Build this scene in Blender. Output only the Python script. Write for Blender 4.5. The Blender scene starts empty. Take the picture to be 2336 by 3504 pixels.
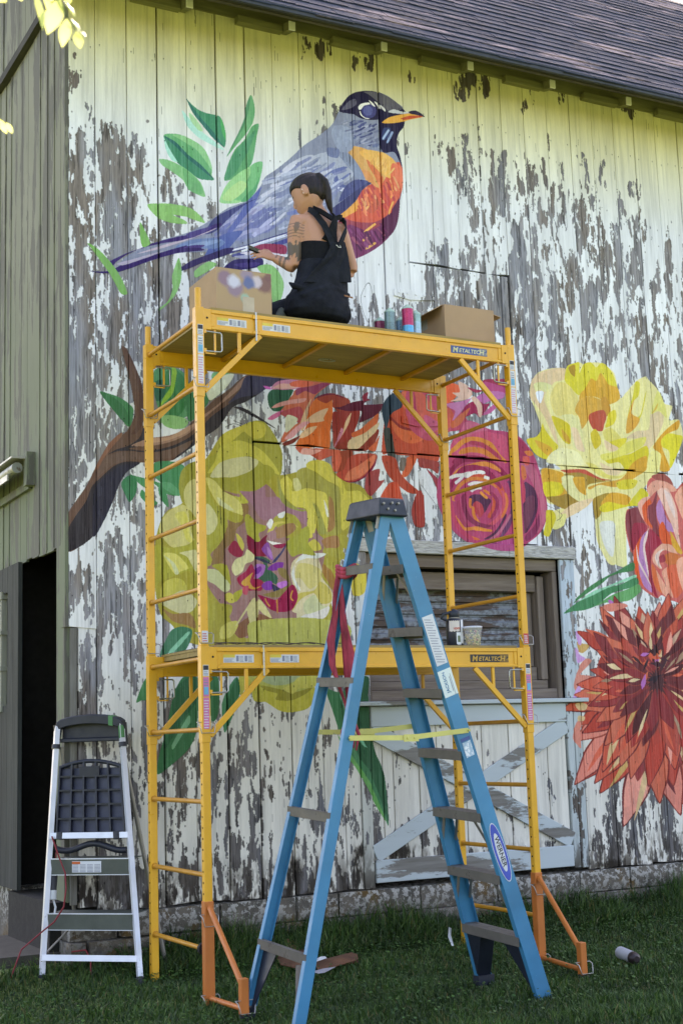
import bpy, bmesh, math, random
import numpy as np
from mathutils import Vector, Matrix

random.seed(7); RNG = np.random.default_rng(11)
S = bpy.context.scene
# ------------------------------------------------------------------ camera
CAM = np.array([-2.7657, -6.7917, 1.2853]); YAW, PIT, ROL, FPX = 0.4890, 0.1613, -0.0324, 4801.3
_F = np.array([math.sin(YAW)*math.cos(PIT), math.cos(YAW)*math.cos(PIT), math.sin(PIT)])
_R = np.array([math.cos(YAW), -math.sin(YAW), 0.0]); _U = np.cross(_R, _F)
R2 = _R*math.cos(ROL)+_U*math.sin(ROL); U2 = -_R*math.sin(ROL)+_U*math.cos(ROL)
cd = bpy.data.cameras.new('camera'); cam = bpy.data.objects.new('camera', cd); S.collection.objects.link(cam)
M = Matrix.Identity(4)
for i in range(3):
    M[i][0] = R2[i]; M[i][1] = U2[i]; M[i][2] = -_F[i]; M[i][3] = CAM[i]
cam.matrix_world = M
cd.sensor_fit = 'VERTICAL'; cd.sensor_height = 36.0; cd.lens = FPX/3504*36
cd.clip_start = 0.05; cd.clip_end = 500
cd.dof.use_dof = True; cd.dof.focus_distance = 8.3; cd.dof.aperture_fstop = 5.0
S.camera = cam
# ------------------------------------------------------------------ sky, sun, exposure
SUN_EL, SUN_AZ = math.radians(40), math.radians(30)      # azimuth measured from +Y towards +X
w = bpy.data.worlds.new('World'); S.world = w; w.use_nodes = True
nt = w.node_tree; nt.nodes.clear()
sky = nt.nodes.new('ShaderNodeTexSky'); sky.sky_type = 'NISHITA'; sky.sun_disc = False
sky.sun_elevation = SUN_EL; sky.sun_rotation = SUN_AZ; sky.air_density = 1.0; sky.dust_density = 3.0; sky.ozone_density = 1.0
bg = nt.nodes.new('ShaderNodeBackground'); bg.inputs[1].default_value = 0.15
wo = nt.nodes.new('ShaderNodeOutputWorld'); nt.links.new(sky.outputs[0], bg.inputs[0]); nt.links.new(bg.outputs[0], wo.inputs[0])
sl = bpy.data.lights.new('sun', 'SUN'); sl.energy = 4.0; sl.angle = math.radians(0.53); sl.color = (1.0, 0.93, 0.82)
so = bpy.data.objects.new('sun', sl); S.collection.objects.link(so)
sd = Vector((math.sin(SUN_AZ)*math.cos(SUN_EL), math.cos(SUN_AZ)*math.cos(SUN_EL), math.sin(SUN_EL)))
so.rotation_euler = (-sd).to_track_quat('-Z', 'Y').to_euler(); so.location = (6, 12, 14)
S.view_settings.view_transform = 'Standard'; S.view_settings.look = 'None'; S.view_settings.gamma = 1
S.view_settings.use_curve_mapping = False; S.view_settings.exposure = 2.32
S.view_settings.use_white_balance = True; S.view_settings.white_balance_temperature = 7600; S.view_settings.white_balance_tint = 20
S.render.engine = 'CYCLES'; S.cycles.max_bounces = 6; S.cycles.diffuse_bounces = 3; S.cycles.use_denoising = True
S.cycles.transparent_max_bounces = 8

# ------------------------------------------------------------------ plane helpers: real surfaces located from measured rays
def ray(u, v): return _F+R2*(u-1168)/FPX-U2*(v-1752)/FPX
def on_y(u, v, y): d = ray(u, v); return CAM+d*((y-CAM[1])/d[1])
def on_x(u, v, x): d = ray(u, v); return CAM+d*((x-CAM[0])/d[0])
def on_z(u, v, z): d = ray(u, v); return CAM+d*((z-CAM[2])/d[2])
YW = 1.30      # wall plane
XC = -0.31     # barn corner

# ------------------------------------------------------------------ object helpers
COL = S.collection
def tag(o, label=None, cat=None, group=None, kind=None):
    if label: o['label'] = label
    if cat: o['category'] = cat
    if group: o['group'] = group
    if kind: o['kind'] = kind
    return o
def empty(name, loc=(0, 0, 0), rz=0.0, parent=None):
    o = bpy.data.objects.new(name, None); COL.objects.link(o); o.location = loc; o.rotation_euler = (0, 0, rz)
    o.empty_display_size = 0.1
    if parent: o.parent = parent
    return o
def link_mesh(name, me, parent=None, loc=None):
    o = bpy.data.objects.new(name, me); COL.objects.link(o)
    if parent: o.parent = parent
    if loc is not None: o.location = loc
    return o
class MB:
    """collects faces; build() links them as one mesh object"""
    def __init__(s): s.v = []; s.f = []; s.sm = []; s.mi = []; s.uv = None
    def add(s, vs, fs, smooth=False, mi=0):
        b = len(s.v); s.v += [tuple(map(float, p)) for p in vs]; s.f += [tuple(b+i for i in f) for f in fs]
        s.sm += [smooth]*len(fs); s.mi += [mi]*len(fs); return s
    def box(s, x0, x1, y0, y1, z0, z1, mi=0, M=None):
        vs = [(x, y, z) for z in (z0, z1) for y in (y0, y1) for x in (x0, x1)]
        if M is not None: vs = [tuple(M @ Vector(p)) for p in vs]
        return s.add(vs, [(0, 2, 3, 1), (4, 5, 7, 6), (0, 1, 5, 4), (2, 6, 7, 3), (0, 4, 6, 2), (1, 3, 7, 5)], mi=mi)
    def bar(s, a, b, wx, wy, up=(0, 0, 1), mi=0, w2=None):
        """rectangular bar from a to b; wx across, wy along up-ish"""
        a = Vector(a); b = Vector(b); d = (b-a).normalized(); u = Vector(up)
        r = d.cross(u).normalized(); u = r.cross(d).normalized()
        vs = []
        for p, k in ((a, 1.0), (b, 1.0 if w2 is None else w2)):
            for sx, sy in ((-1, -1), (1, -1), (1, 1), (-1, 1)): vs.append(p+r*sx*wx/2*k+u*sy*wy/2*k)
        return s.add(vs, [(3, 2, 1, 0), (4, 5, 6, 7), (0, 1, 5, 4), (1, 2, 6, 5), (2, 3, 7, 6), (3, 0, 4, 7)], mi=mi)
    def tube(s, pts, r, n=8, cap=True, mi=0, smooth=True):
        pts = [Vector(p) for p in pts]; rs = r if isinstance(r, (list, tuple)) else [r]*len(pts)
        t0 = (pts[1]-pts[0]).normalized(); u = t0.orthogonal().normalized(); b = len(s.v); vs = []
        for i, p in enumerate(pts):
            if i == 0: t = t0
            elif i == len(pts)-1: t = (pts[i]-pts[i-1]).normalized()
            else: t = ((pts[i+1]-p).normalized()+(p-pts[i-1]).normalized()).normalized()
            u = (u-t*u.dot(t)).normalized(); v = t.cross(u)
            for k in range(n):
                a = 2*math.pi*k/n; vs.append(p+u*math.cos(a)*rs[i]+v*math.sin(a)*rs[i])
        fs = []
        for i in range(len(pts)-1):
            for k in range(n):
                k2 = (k+1) % n; fs.append((i*n+k, i*n+k2, (i+1)*n+k2, (i+1)*n+k))
        s.add(vs, fs, smooth, mi)
        if cap:
            m = (len(pts)-1)*n; c_ = len(s.v)
            s.v += [tuple(map(float, vs[k])) for k in range(n)]+[tuple(map(float, vs[m+k])) for k in range(n)]
            s.f += [tuple(c_+k for k in reversed(range(n))), tuple(c_+n+k for k in range(n))]; s.sm += [False]*2; s.mi += [mi]*2
        return s
    def rings(s, rings, cap=True, smooth=True, mi=0):
        """loft through rings (equal length point lists)"""
        b = len(s.v); n = len(rings[0]); vs = [p for r in rings for p in r]; fs = []
        for i in range(len(rings)-1):
            for k in range(n):
                k2 = (k+1) % n; fs.append((i*n+k, i*n+k2, (i+1)*n+k2, (i+1)*n+k))
        s.add(vs, fs, smooth, mi)
        if cap:
            m = (len(rings)-1)*n
            s.f += [tuple(b+k for k in reversed(range(n))), tuple(b+m+k for k in range(n))]; s.sm += [smooth]*2; s.mi += [mi]*2
        return s
    def mesh(s, name, mats, bevel=0, uvf=None):
        me = bpy.data.meshes.new(name); me.from_pydata(s.v, [], s.f)
        for m in (mats if isinstance(mats, (list, tuple)) else [mats]): me.materials.append(m)
        me.polygons.foreach_set('use_smooth', s.sm); me.polygons.foreach_set('material_index', s.mi)
        if bevel:
            bm = bmesh.new(); bm.from_mesh(me)
            bmesh.ops.bevel(bm, geom=[e for e in bm.edges if e.calc_face_angle(0) > 0.6], offset=bevel, segments=1, affect='EDGES', clamp_overlap=True)
            bm.to_mesh(me); bm.free()
        if uvf:
            ul = me.uv_layers.new(name='UVMap'); n = len(me.loops)
            li = np.empty(n, np.int32); me.loops.foreach_get('vertex_index', li)
            co = np.empty(len(me.vertices)*3); me.vertices.foreach_get('co', co); co = co.reshape(-1, 3)[li]
            ul.data.foreach_set('uv', uvf(co).astype(np.float32).ravel())
        me.update(); return me
    def build(s, name, mats, parent=None, bevel=0, uvf=None, loc=None):
        return link_mesh(name, s.mesh(name, mats, bevel, uvf), parent, loc)

# ------------------------------------------------------------------ materials
def srgb(h):
    c = [int(h[i:i+2], 16)/255 for i in (0, 2, 4)]
    return tuple(x/12.92 if x <= 0.04045 else ((x+0.055)/1.055)**2.4 for x in c)
def new_mat(name):
    m = bpy.data.materials.new(name); m.use_nodes = True; return m, m.node_tree, m.node_tree.nodes['Principled BSDF']
def mix(nt, fac, a, b, mode='MIX'):
    n = nt.nodes.new('ShaderNodeMix'); n.data_type = 'RGBA'; n.blend_type = mode
    for k, v in ((0, fac), (6, a), (7, b)):
        if hasattr(v, 'links') or isinstance(v, bpy.types.NodeSocket): nt.links.new(v, n.inputs[k])
        elif k == 0: n.inputs[0].default_value = v
        else: n.inputs[k].default_value = (*v[:3], 1)
    return n.outputs[2]
def noise(nt, scale, detail=4, stretch=(1, 1, 1), rough=0.6, coord='Object', dist=0):
    tc = nt.nodes.new('ShaderNodeTexCoord'); mp = nt.nodes.new('ShaderNodeMapping'); mp.inputs['Scale'].default_value = stretch
    n = nt.nodes.new('ShaderNodeTexNoise'); n.inputs['Scale'].default_value = scale; n.inputs['Detail'].default_value = detail
    n.inputs['Roughness'].default_value = rough; n.inputs['Distortion'].default_value = dist
    if coord == 'World':
        g = nt.nodes.new('ShaderNodeNewGeometry'); nt.links.new(g.outputs['Position'], mp.inputs[0])
    else: nt.links.new(tc.outputs[coord], mp.inputs[0])
    nt.links.new(mp.outputs[0], n.inputs[0]); return n.outputs[0]
def ramp(nt, src, p0, p1, c0=(0, 0, 0), c1=(1, 1, 1)):
    r = nt.nodes.new('ShaderNodeValToRGB'); r.color_ramp.elements[0].position = p0; r.color_ramp.elements[1].position = p1
    r.color_ramp.elements[0].color = (*c0, 1); r.color_ramp.elements[1].color = (*c1, 1); nt.links.new(src, r.inputs[0]); return r.outputs[0]
def bump(nt, h, strength=0.3, dist=0.01):
    b = nt.nodes.new('ShaderNodeBump'); b.inputs['Strength'].default_value = strength; b.inputs['Distance'].default_value = dist
    nt.links.new(h, b.inputs['Height']); return b.outputs[0]
def mat(name, col, rough=0.5, metal=0.0, var=0.12, vscale=6, wear=None, wearamt=0.62, wscale=14, stretch=(1, 1, 1), bmp=0.0, bscale=60, spec=0.5):
    """plain painted / natural surface with tonal variation, optional worn patches and fine relief"""
    m, nt, p = new_mat(name); c = srgb(col) if isinstance(col, str) else col
    n1 = noise(nt, vscale, 5, stretch, coord='World')
    a = tuple(x*(1-var*1.6) for x in c); b = tuple(min(1, x*(1+var)) for x in c)
    out = mix(nt, ramp(nt, n1, 0.3, 0.7), a, b)
    if wear:
        n2 = noise(nt, wscale, 8, stretch, 0.7, coord='World')
        out = mix(nt, ramp(nt, n2, wearamt, wearamt+0.04), out, srgb(wear))
    nt.links.new(out, p.inputs['Base Color']); p.inputs['Roughness'].default_value = rough; p.inputs['Metallic'].default_value = metal
    p.inputs['Specular IOR Level'].default_value = spec
    rr = ramp(nt, noise(nt, vscale*3, 4, coord='World'), 0.3, 0.7, (max(0, rough-.08),)*3, (min(1, rough+.12),)*3); nt.links.new(rr, p.inputs['Roughness'])
    if bmp: nt.links.new(bump(nt, noise(nt, bscale, 6, stretch, coord='World'), bmp, 0.004), p.inputs['Normal'])
    return m
def wood(name, c0, c1, axis='z', rough=0.85, scale=14, paint=None, pamt=0.5, pscale=5, bmp=0.5):
    """weathered timber: grain stretched along an axis, optionally flaking paint"""
    m, nt, p = new_mat(name); st = {'z': (1, 1, .06), 'x': (.06, 1, 1), 'y': (1, .06, 1)}[axis]; st2 = {'z': (1, 1, .22), 'x': (.22, 1, 1), 'y': (1, .22, 1)}[axis]
    g = noise(nt, scale*3, 6, st, .65, coord='World'); g2 = noise(nt, scale*.4, 3, st2, coord='World')
    base = mix(nt, ramp(nt, g, .3, .7), srgb(c0), srgb(c1)); base = mix(nt, ramp(nt, g2, .35, .75, (0,)*3, (.5,)*3), base, tuple(x*.6 for x in srgb(c0)))
    h = g
    if paint:
        n = noise(nt, pscale, 9, st2, .68, coord='World'); f = ramp(nt, n, 1-pamt-.01, 1-pamt+.02)
        pc = mix(nt, g2, srgb(paint), tuple(x*.82 for x in srgb(paint))); base = mix(nt, f, base, pc)
        ad = nt.nodes.new('ShaderNodeMath'); ad.operation = 'MULTIPLY_ADD'; nt.links.new(g, ad.inputs[0]); ad.inputs[1].default_value = .4; nt.links.new(f, ad.inputs[2]); h = ad.outputs[0]
    nt.links.new(base, p.inputs['Base Color']); p.inputs['Roughness'].default_value = rough; p.inputs['Specular IOR Level'].default_value = .25
    nt.links.new(bump(nt, h, bmp, .004), p.inputs['Normal']); return m
# ------------------------------------------------------------------ the painted wall: paint, bare wood and mural computed here
X0, X1, Z0, Z1, PX = -0.36, 5.40, 0.28, 6.34, 0.003
NX, NZ = int((X1-X0)/PX), int((Z1-Z0)/PX)
def vnoise(cx, cz, seed):
    """smooth value noise on the wall grid, cells cx by cz metres"""
    r = np.random.default_rng(seed); gx = int((X1-X0)/cx)+3; gz = max(2, round(NZ*PX/cz)); cz = NZ*PX/gz; g = r.random((gz, gx)).astype(np.float32)
    x = np.arange(NX)*PX/cx; z = np.arange(NZ)*PX/cz; xi = x.astype(int); zi = np.minimum(z.astype(int), gz-1); z1_ = (zi+1) % gz; fx = x-xi; fz = z-zi
    fx = (fx*fx*(3-2*fx)).astype(np.float32); fz = (fz*fz*(3-2*fz)).astype(np.float32)[:, None]
    a = g[zi][:, xi]*(1-fx)+g[zi][:, xi+1]*fx; b = g[z1_][:, xi]*(1-fx)+g[z1_][:, xi+1]*fx
    return a*(1-fz)+b*fz
def fbm(cx, cz, seed, oct=4, gain=.55):
    t = 0; a = 1; s = 0
    for k in range(oct): t = t+a*vnoise(cx/2**k, cz/2**k, seed+k); s += a; a *= gain
    return t/s
# boards of the front wall: edges measured at the top of the wall
EDGE = [-0.309, -0.137, .075, .283, .487, .698, .909, 1.112, 1.319, 1.524, 1.726, 1.944, 2.143, 2.356, 2.57, 2.781, 2.986, 3.193, 3.406, 3.623, 3.834, 4.045, 4.249, 4.463, 4.69, 4.90, 5.11, 5.32]
ZB, ZLINE = 0.352, 3.205
xs = X0+np.arange(NX)*PX; zs = Z0+np.arange(NZ)*PX
pid = np.searchsorted(np.array(EDGE), xs)
# photo position of every texel (for the peel map)
XX, ZZ = np.meshgrid(xs.astype(np.float32), zs.astype(np.float32))
def px_of(x, y, z):
    d0, d1, d2 = x-CAM[0], y-CAM[1], z-CAM[2]
    zz = d0*_F[0]+d1*_F[1]+d2*_F[2]
    return 1168+FPX*(d0*R2[0]+d1*R2[1]+d2*R2[2])/zz, 1752-FPX*(d0*U2[0]+d1*U2[1]+d2*U2[2])/zz
PEEL = """
0000000000000000000000
0000000000000000000000
1000000000000000000000
1000000000000000000000
2000000003300000000000
2640000013320210100000
3885000003300054221000
4894510000000055555100
5898760000000065576411
5999986000000767787734
6899998700000787877725
6899999700777886876737
7999998777799885866655
6989888766688883865665
6778886544444874754555
6776653444444554544545
6766554444444444444444
5765544444444444444444
4755444444444444454444
3653444444444444446444
5554444444444444446544
5544444444444444445544
5545444444444444445444
6543333333344444444444
7644433333344444444444
7655533332344444443333
7655433231344444442222
6544534222344444443443
6545545333344444443545
6555565433344444444454
5577777555444444444446
5577777655444444444446
""".split()
PG = np.array([[int(c) for c in r] for r in PEEL], np.float32)/10
U, V = px_of(XX, YW, ZZ)
gu = np.clip((U-235)/100, 0, 20.99); gv = np.clip(V/100, 0, 30.99)
ui = gu.astype(int); vi = gv.astype(int); fu = gu-ui; fv = gv-vi
dens = (PG[vi, ui]*(1-fu)+PG[vi, ui+1]*fu)*(1-fv)+(PG[vi+1, ui]*(1-fu)+PG[vi+1, ui+1]*fu)*fv
del gu, gv, ui, vi, fu, fv
pr_ = np.random.default_rng(5); boff = (pr_.random(len(EDGE)+2)-.5)*.30
dens = dens+boff[pid][None, :]*np.clip((dens-.12)*4, 0, 1)
# shift the noise differently on each board so chips stop at board edges
shift = pr_.integers(0, NZ, len(EDGE)+2)
def per_board(n):
    out = np.empty_like(n)
    for b in np.unique(pid):
        c = np.where(pid == b)[0]; out[:, c] = np.roll(n[:, c], shift[b], axis=0)
    return out
n = per_board(.56*fbm(.058, .23, 31, 4, .56)+.44*fbm(.022, .085, 77, 4, .64))
n = (n-n.mean())/n.std(); n = 1/(1+np.exp(-1.7*n)); n = .5+(n-.5)*1.02
inr = (XX > 1.70) & (XX < 3.262) & (ZZ < 1.5); dens = np.where(inr, dens*(.18+.55*np.clip((2.25-XX)/.5, 0, 1)+.35*np.clip((.8-ZZ)/.4, 0, 1)*(XX < 2.9)), dens)
dens = np.where((XX > 3.262) & (XX < 3.403) & (ZZ < 2.513), dens*.35, dens)
nf = fbm(.016, .04, 1201, 3, .6); nf = (nf-nf.mean())/nf.std(); n = n-.15*np.clip(nf-.85, 0, 1)*(dens > .1)+.2*np.clip(-nf-1.1, 0, 1)
peel = n < dens*.90-.03
for (bx, by, rx, ry, k) in [(1090, 170, 26, 46, .95), (1122, 170, 14, 40, .9), (1040, 175, 30, 50, .35), (1262, 205, 22, 45, .85), (1240, 215, 40, 40, .3), (1600, 275, 30, 40, .8), (1580, 300, 34, 50, .4), (1655, 290, 24, 50, .6), (1410, 262, 20, 30, .5),
        (1800, 340, 26, 60, .32), (1915, 320, 16, 50, .45), (2130, 365, 20, 24, .6), (2160, 370, 14, 40, .4), (256, 190, 8, 16, 1), (258, 285, 9, 20, 1), (700, 905, 1, 1, 0), (1545, 560, 14, 70, .7), (2060, 620, 14, 90, .7), (2170, 650, 30, 40, .45), (2160, 780, 18, 50, .6), (2150, 900, 16, 40, .6), (505, 415, 6, 5, 1)]:
    q = 1-np.sqrt(((U-bx)/rx)**2+((V-by)/ry)**2)
    peel |= (q > 0) & (n < (np.clip(q*2.2, 0, 1)*k*.75+.1))
peel &= ~((np.abs((U-1440)/55)**2+np.abs((V-835)/65)**2 < 1) & (n > .12))
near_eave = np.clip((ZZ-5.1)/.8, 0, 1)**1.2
# --- paint
def C(h): return np.array([int(h[i:i+2], 16)/255 for i in (0, 2, 4)], np.float32)
g1 = per_board(fbm(.006, .35, 201, 4, .7)); g2 = per_board(fbm(.09, .6, 301, 3)); g3 = fbm(.012, .012, 401, 3); g4 = fbm(.5, .8, 501, 3)
IMG = np.empty((NZ, NX, 3), np.float32)
pcol = C('e4e5e8')*(1-near_eave[..., None])+C('d8d0a0')*near_eave[..., None]  # warm bounce and eave shade put into the paint colour near the top
low = np.clip((2.4-ZZ)/1.2, 0, 1)[..., None]; pcol = pcol*(1-low*.6)+C('d4ccba')*low*.6  # dimmer light low on the wall put into the paint colour
pcol = pcol*(1-.06*np.clip((g2-.5)*3, -1, 1)[..., None])*(1-.025*np.clip((g1-.5)*4, -1, 1)[..., None])
st = np.clip((per_board(fbm(.02, .5, 611, 4, .6))-.56)*6, 0, 1)[..., None]; pcol = pcol*(1-.07*st)
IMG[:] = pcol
wcol = C('8a8079')*(1-g2[..., None])+C('9498a6')*g2[..., None]
br = np.clip((per_board(fbm(.10, .5, 701, 3))-.48)*5, 0, 1)[..., None]; wcol = wcol*(1-br*.6)+C('7d6f63')*br*.6
wcol = wcol*(1+.55*(g1[..., None]-.5)*2*.6); dk = np.clip((per_board(fbm(.012, .22, 801, 4, .65))-.57)*7, 0, 1)[..., None]; wcol = wcol*(1-.35*dk)
lowd = np.clip((1.9-ZZ)/1.2, 0, 1)[..., None]; wcol = wcol*(1-lowd*.34)+C('4c443c')*lowd*.15
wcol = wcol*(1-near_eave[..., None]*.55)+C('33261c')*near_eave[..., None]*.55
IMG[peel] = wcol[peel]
# thin shadow painted along chip edges where paint has lifted
rim = peel ^ (np.roll(peel, 1, 0) | np.roll(peel, -1, 0) | np.roll(peel, 1, 1) | np.roll(peel, -1, 1))
IMG[rim & ~peel] *= .72
# timber and paint of the window and door surrounds, in the same coat as the wall
def region(x0, x1, z0, z1): return (slice(int((z0-Z0)/PX), int((z1-Z0)/PX)), slice(int((x0-X0)/PX), int((x1-X0)/PX)))
for (x0, x1, z0, z1, hx_) in ((3.262, 3.403, .33, 2.513, 'b9c6cd'), (1.617, 1.699, .33, 2.513, 'cdd2d0')):
    r_ = region(x0, x1, z0, z1); tint = C(hx_)/C('e8e8e4'); q_ = IMG[r_]; pk = peel[r_]; IMG[r_] = np.where(pk[..., None], q_, q_*tint)
r_ = region(1.595, 3.42, 2.512, 2.608); hn = np.random.default_rng(6).random((r_[0].stop-r_[0].start, 60)).astype(np.float32); xi_ = np.linspace(0, 58.9, r_[1].stop-r_[1].start); hn = hn[:, xi_.astype(int)]*(1-xi_ % 1)+hn[:, xi_.astype(int)+1]*(xi_ % 1)
IMG[r_] = C('9a9794')*(1-hn[..., None])+C('c6c5c3')*hn[..., None]; peel[r_] = hn < .3
dirt = np.clip((.62-ZZ)/.26, 0, 1)*np.clip((per_board(fbm(.03, .09, 955, 4, .65))-.40)*6, 0, 1); IMG = IMG*(1-.72*dirt[..., None])+C('2e2720')*.72*dirt[..., None]
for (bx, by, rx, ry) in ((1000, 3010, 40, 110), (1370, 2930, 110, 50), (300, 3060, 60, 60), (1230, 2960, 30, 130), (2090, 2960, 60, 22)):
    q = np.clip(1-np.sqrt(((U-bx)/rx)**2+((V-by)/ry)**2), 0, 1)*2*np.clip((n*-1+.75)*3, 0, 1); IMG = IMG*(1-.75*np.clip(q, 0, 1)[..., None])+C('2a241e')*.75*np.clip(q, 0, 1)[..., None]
# --- rasteriser for the mural
def to_wall(pts):
    o = []
    for (u, v) in pts:
        p = on_y(u, v, YW); o.append(((p[0]-X0)/PX, (p[2]-Z0)/PX))
    return np.array(o)
def smooth_closed(p, k=6):
    n = len(p); out = []
    for i in range(n):
        a, b, c, d = p[i-1], p[i], p[(i+1) % n], p[(i+2) % n]
        for t in np.linspace(0, 1, k, endpoint=False):
            h = .42; m0 = (c-a)*h; m1 = (d-b)*h
            out.append((2*t**3-3*t**2+1)*b+(t**3-2*t**2+t)*m0+(-2*t**3+3*t**2)*c+(t**3-t**2)*m1)
    return np.array(out)
MUR = np.zeros((NZ, NX), bool)
def fill(p, col, alpha=1.0):
    z0 = max(0, int(p[:, 1].min())); z1 = min(NZ-1, int(p[:, 1].max())+1)
    a = p; b = np.roll(p, -1, 0); jit = random.random()
    col = col*(1+(random.random()-.5)*.05)
    for r in range(z0, z1+1):
        y = r+.5; m = (a[:, 1] <= y) != (b[:, 1] <= y)
        if not m.any(): continue
        t = (y-a[m, 1])/(b[m, 1]-a[m, 1]); xx = np.sort(a[m, 0]+t*(b[m, 0]-a[m, 0]))
        for k in range(0, len(xx)-1, 2):
            i0 = max(0, int(xx[k]+.5)); i1 = min(NX, int(xx[k+1]+.5))
            if i1 > i0:
                if alpha >= 1: PAINT[r, i0:i1] = col
                else: PAINT[r, i0:i1] = PAINT[r, i0:i1]*(1-alpha)+col*alpha
                MUR[r, i0:i1] = True
PAINT = np.zeros((NZ, NX, 3), np.float32)
def stroke(pts, wd, col):
    p = smooth_closed(np.array(pts, float), 5)[:-5] if len(pts) > 2 else np.array(pts, float)
    if len(pts) > 2: p = p[:max(2, (len(pts)-1)*5+1)]
    n_ = len(p); L = []; Rr = []
    for i in range(n_):
        t = p[min(i+1, n_-1)]-p[max(i-1, 0)]; t = t/(np.hypot(*t)+1e-6); nn = np.array([-t[1], t[0]]); ww = wd/2*min(1, (.25+1.6*math.sin(math.pi*(i+.3)/(n_-.4)))) 
        L.append(p[i]+nn*ww); Rr.append(p[i]-nn*ww)
    fill(to_wall(L+Rr[::-1]), col)
def inside(p, x, y):
    c = False; n_ = len(p)
    for i in range(n_):
        (x1, y1), (x2, y2) = p[i], p[i-1]
        if (y1 > y) != (y2 > y) and x < (x2-x1)*(y-y1)/(y2-y1)+x1: c = not c
    return c
def petal(cx, cy, ang, r0, r1, wd, col, bend=0.0):
    d = np.array([math.cos(ang), math.sin(ang)]); nrm = np.array([-d[1], d[0]]); P = []
    prof = [(0, .10), (.28, .62), (.5, 1.0), (.70, .92), (.88, .42), (1, 0)]
    for t, k in prof: P.append(np.array([cx, cy])+d*(r0+(r1-r0)*t)+nrm*(wd/2*k+bend*t*t*(r1-r0)))
    for t, k in prof[-2::-1]: P.append(np.array([cx, cy])+d*(r0+(r1-r0)*t)+nrm*(-wd/2*k+bend*t*t*(r1-r0)))
    fill(to_wall(smooth_closed(np.array(P), 3)), C(col))
def dahlia():
    rr = random.Random(4); cx, cy = 2245, 2325
    pal = [['cc5840', 'e08474', 'c04c3c', 'e49484'], ['b84438', 'cc5844', '94383a', 'd06850'], ['843438', 'a83c38', '6c3034', 'b84c40'], ['4c2428', '6c3034', '8c3438', '54282c']]
    for ring, (k, n_, wd) in enumerate(((1.0, 34, 66), (.87, 30, 58), (.72, 28, 50), (.57, 24, 42), (.42, 18, 32))):
        for i in range(n_):
            a = 2*math.pi*(i+rr.random()*.5+ring*.37)/n_; dn = max(0, math.sin(a)); up = max(0, -math.sin(a))
            R_ = (285+175*dn**1.5+5*up)*k*(.86+.26*rr.random()); ri = (0, 1, 1, 2, 3)[ring]; c = rr.choice(pal[min(3, ri+(1 if (up > .1 and rr.random() < .6) else 0))]); bd = rr.uniform(-.18, .18)
            if ring > 0 or dn > .2 or up > .5:
                (petal(cx, cy, a, R_*.2, R_*1.015, wd*(.8+.5*dn)*1.16, rr.choice(['6c2c2c', '84322e', '7c3434', '9c4438']), bd), petal(cx, cy, a, R_*.22, R_, wd*(.8+.5*dn), c, bd))
                if rr.random() < .8: petal(cx+rr.uniform(-8, 8), cy+rr.uniform(-8, 8), a+rr.uniform(-.05, .05), R_*rr.uniform(.3, .55), R_*rr.uniform(.82, .97), wd*rr.uniform(.22, .42), rr.choice(['dcb888', 'e0c498', 'c8a060', 'd86048', 'e89888', '6c2c30', '883438', 'c8a088', 'a08068']), bd+rr.uniform(-.06, .06))
    for i in range(22):
        a = rr.uniform(0, 6.28); petal(cx-10+rr.uniform(-40, 30), cy-50+rr.uniform(-50, 40), a, 2, rr.uniform(25, 60), rr.uniform(8, 16), rr.choice(['3c2428', '442830', 'd85c44', 'b86cb8', '5c2c30', 'd86848', '30242c']))
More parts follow.
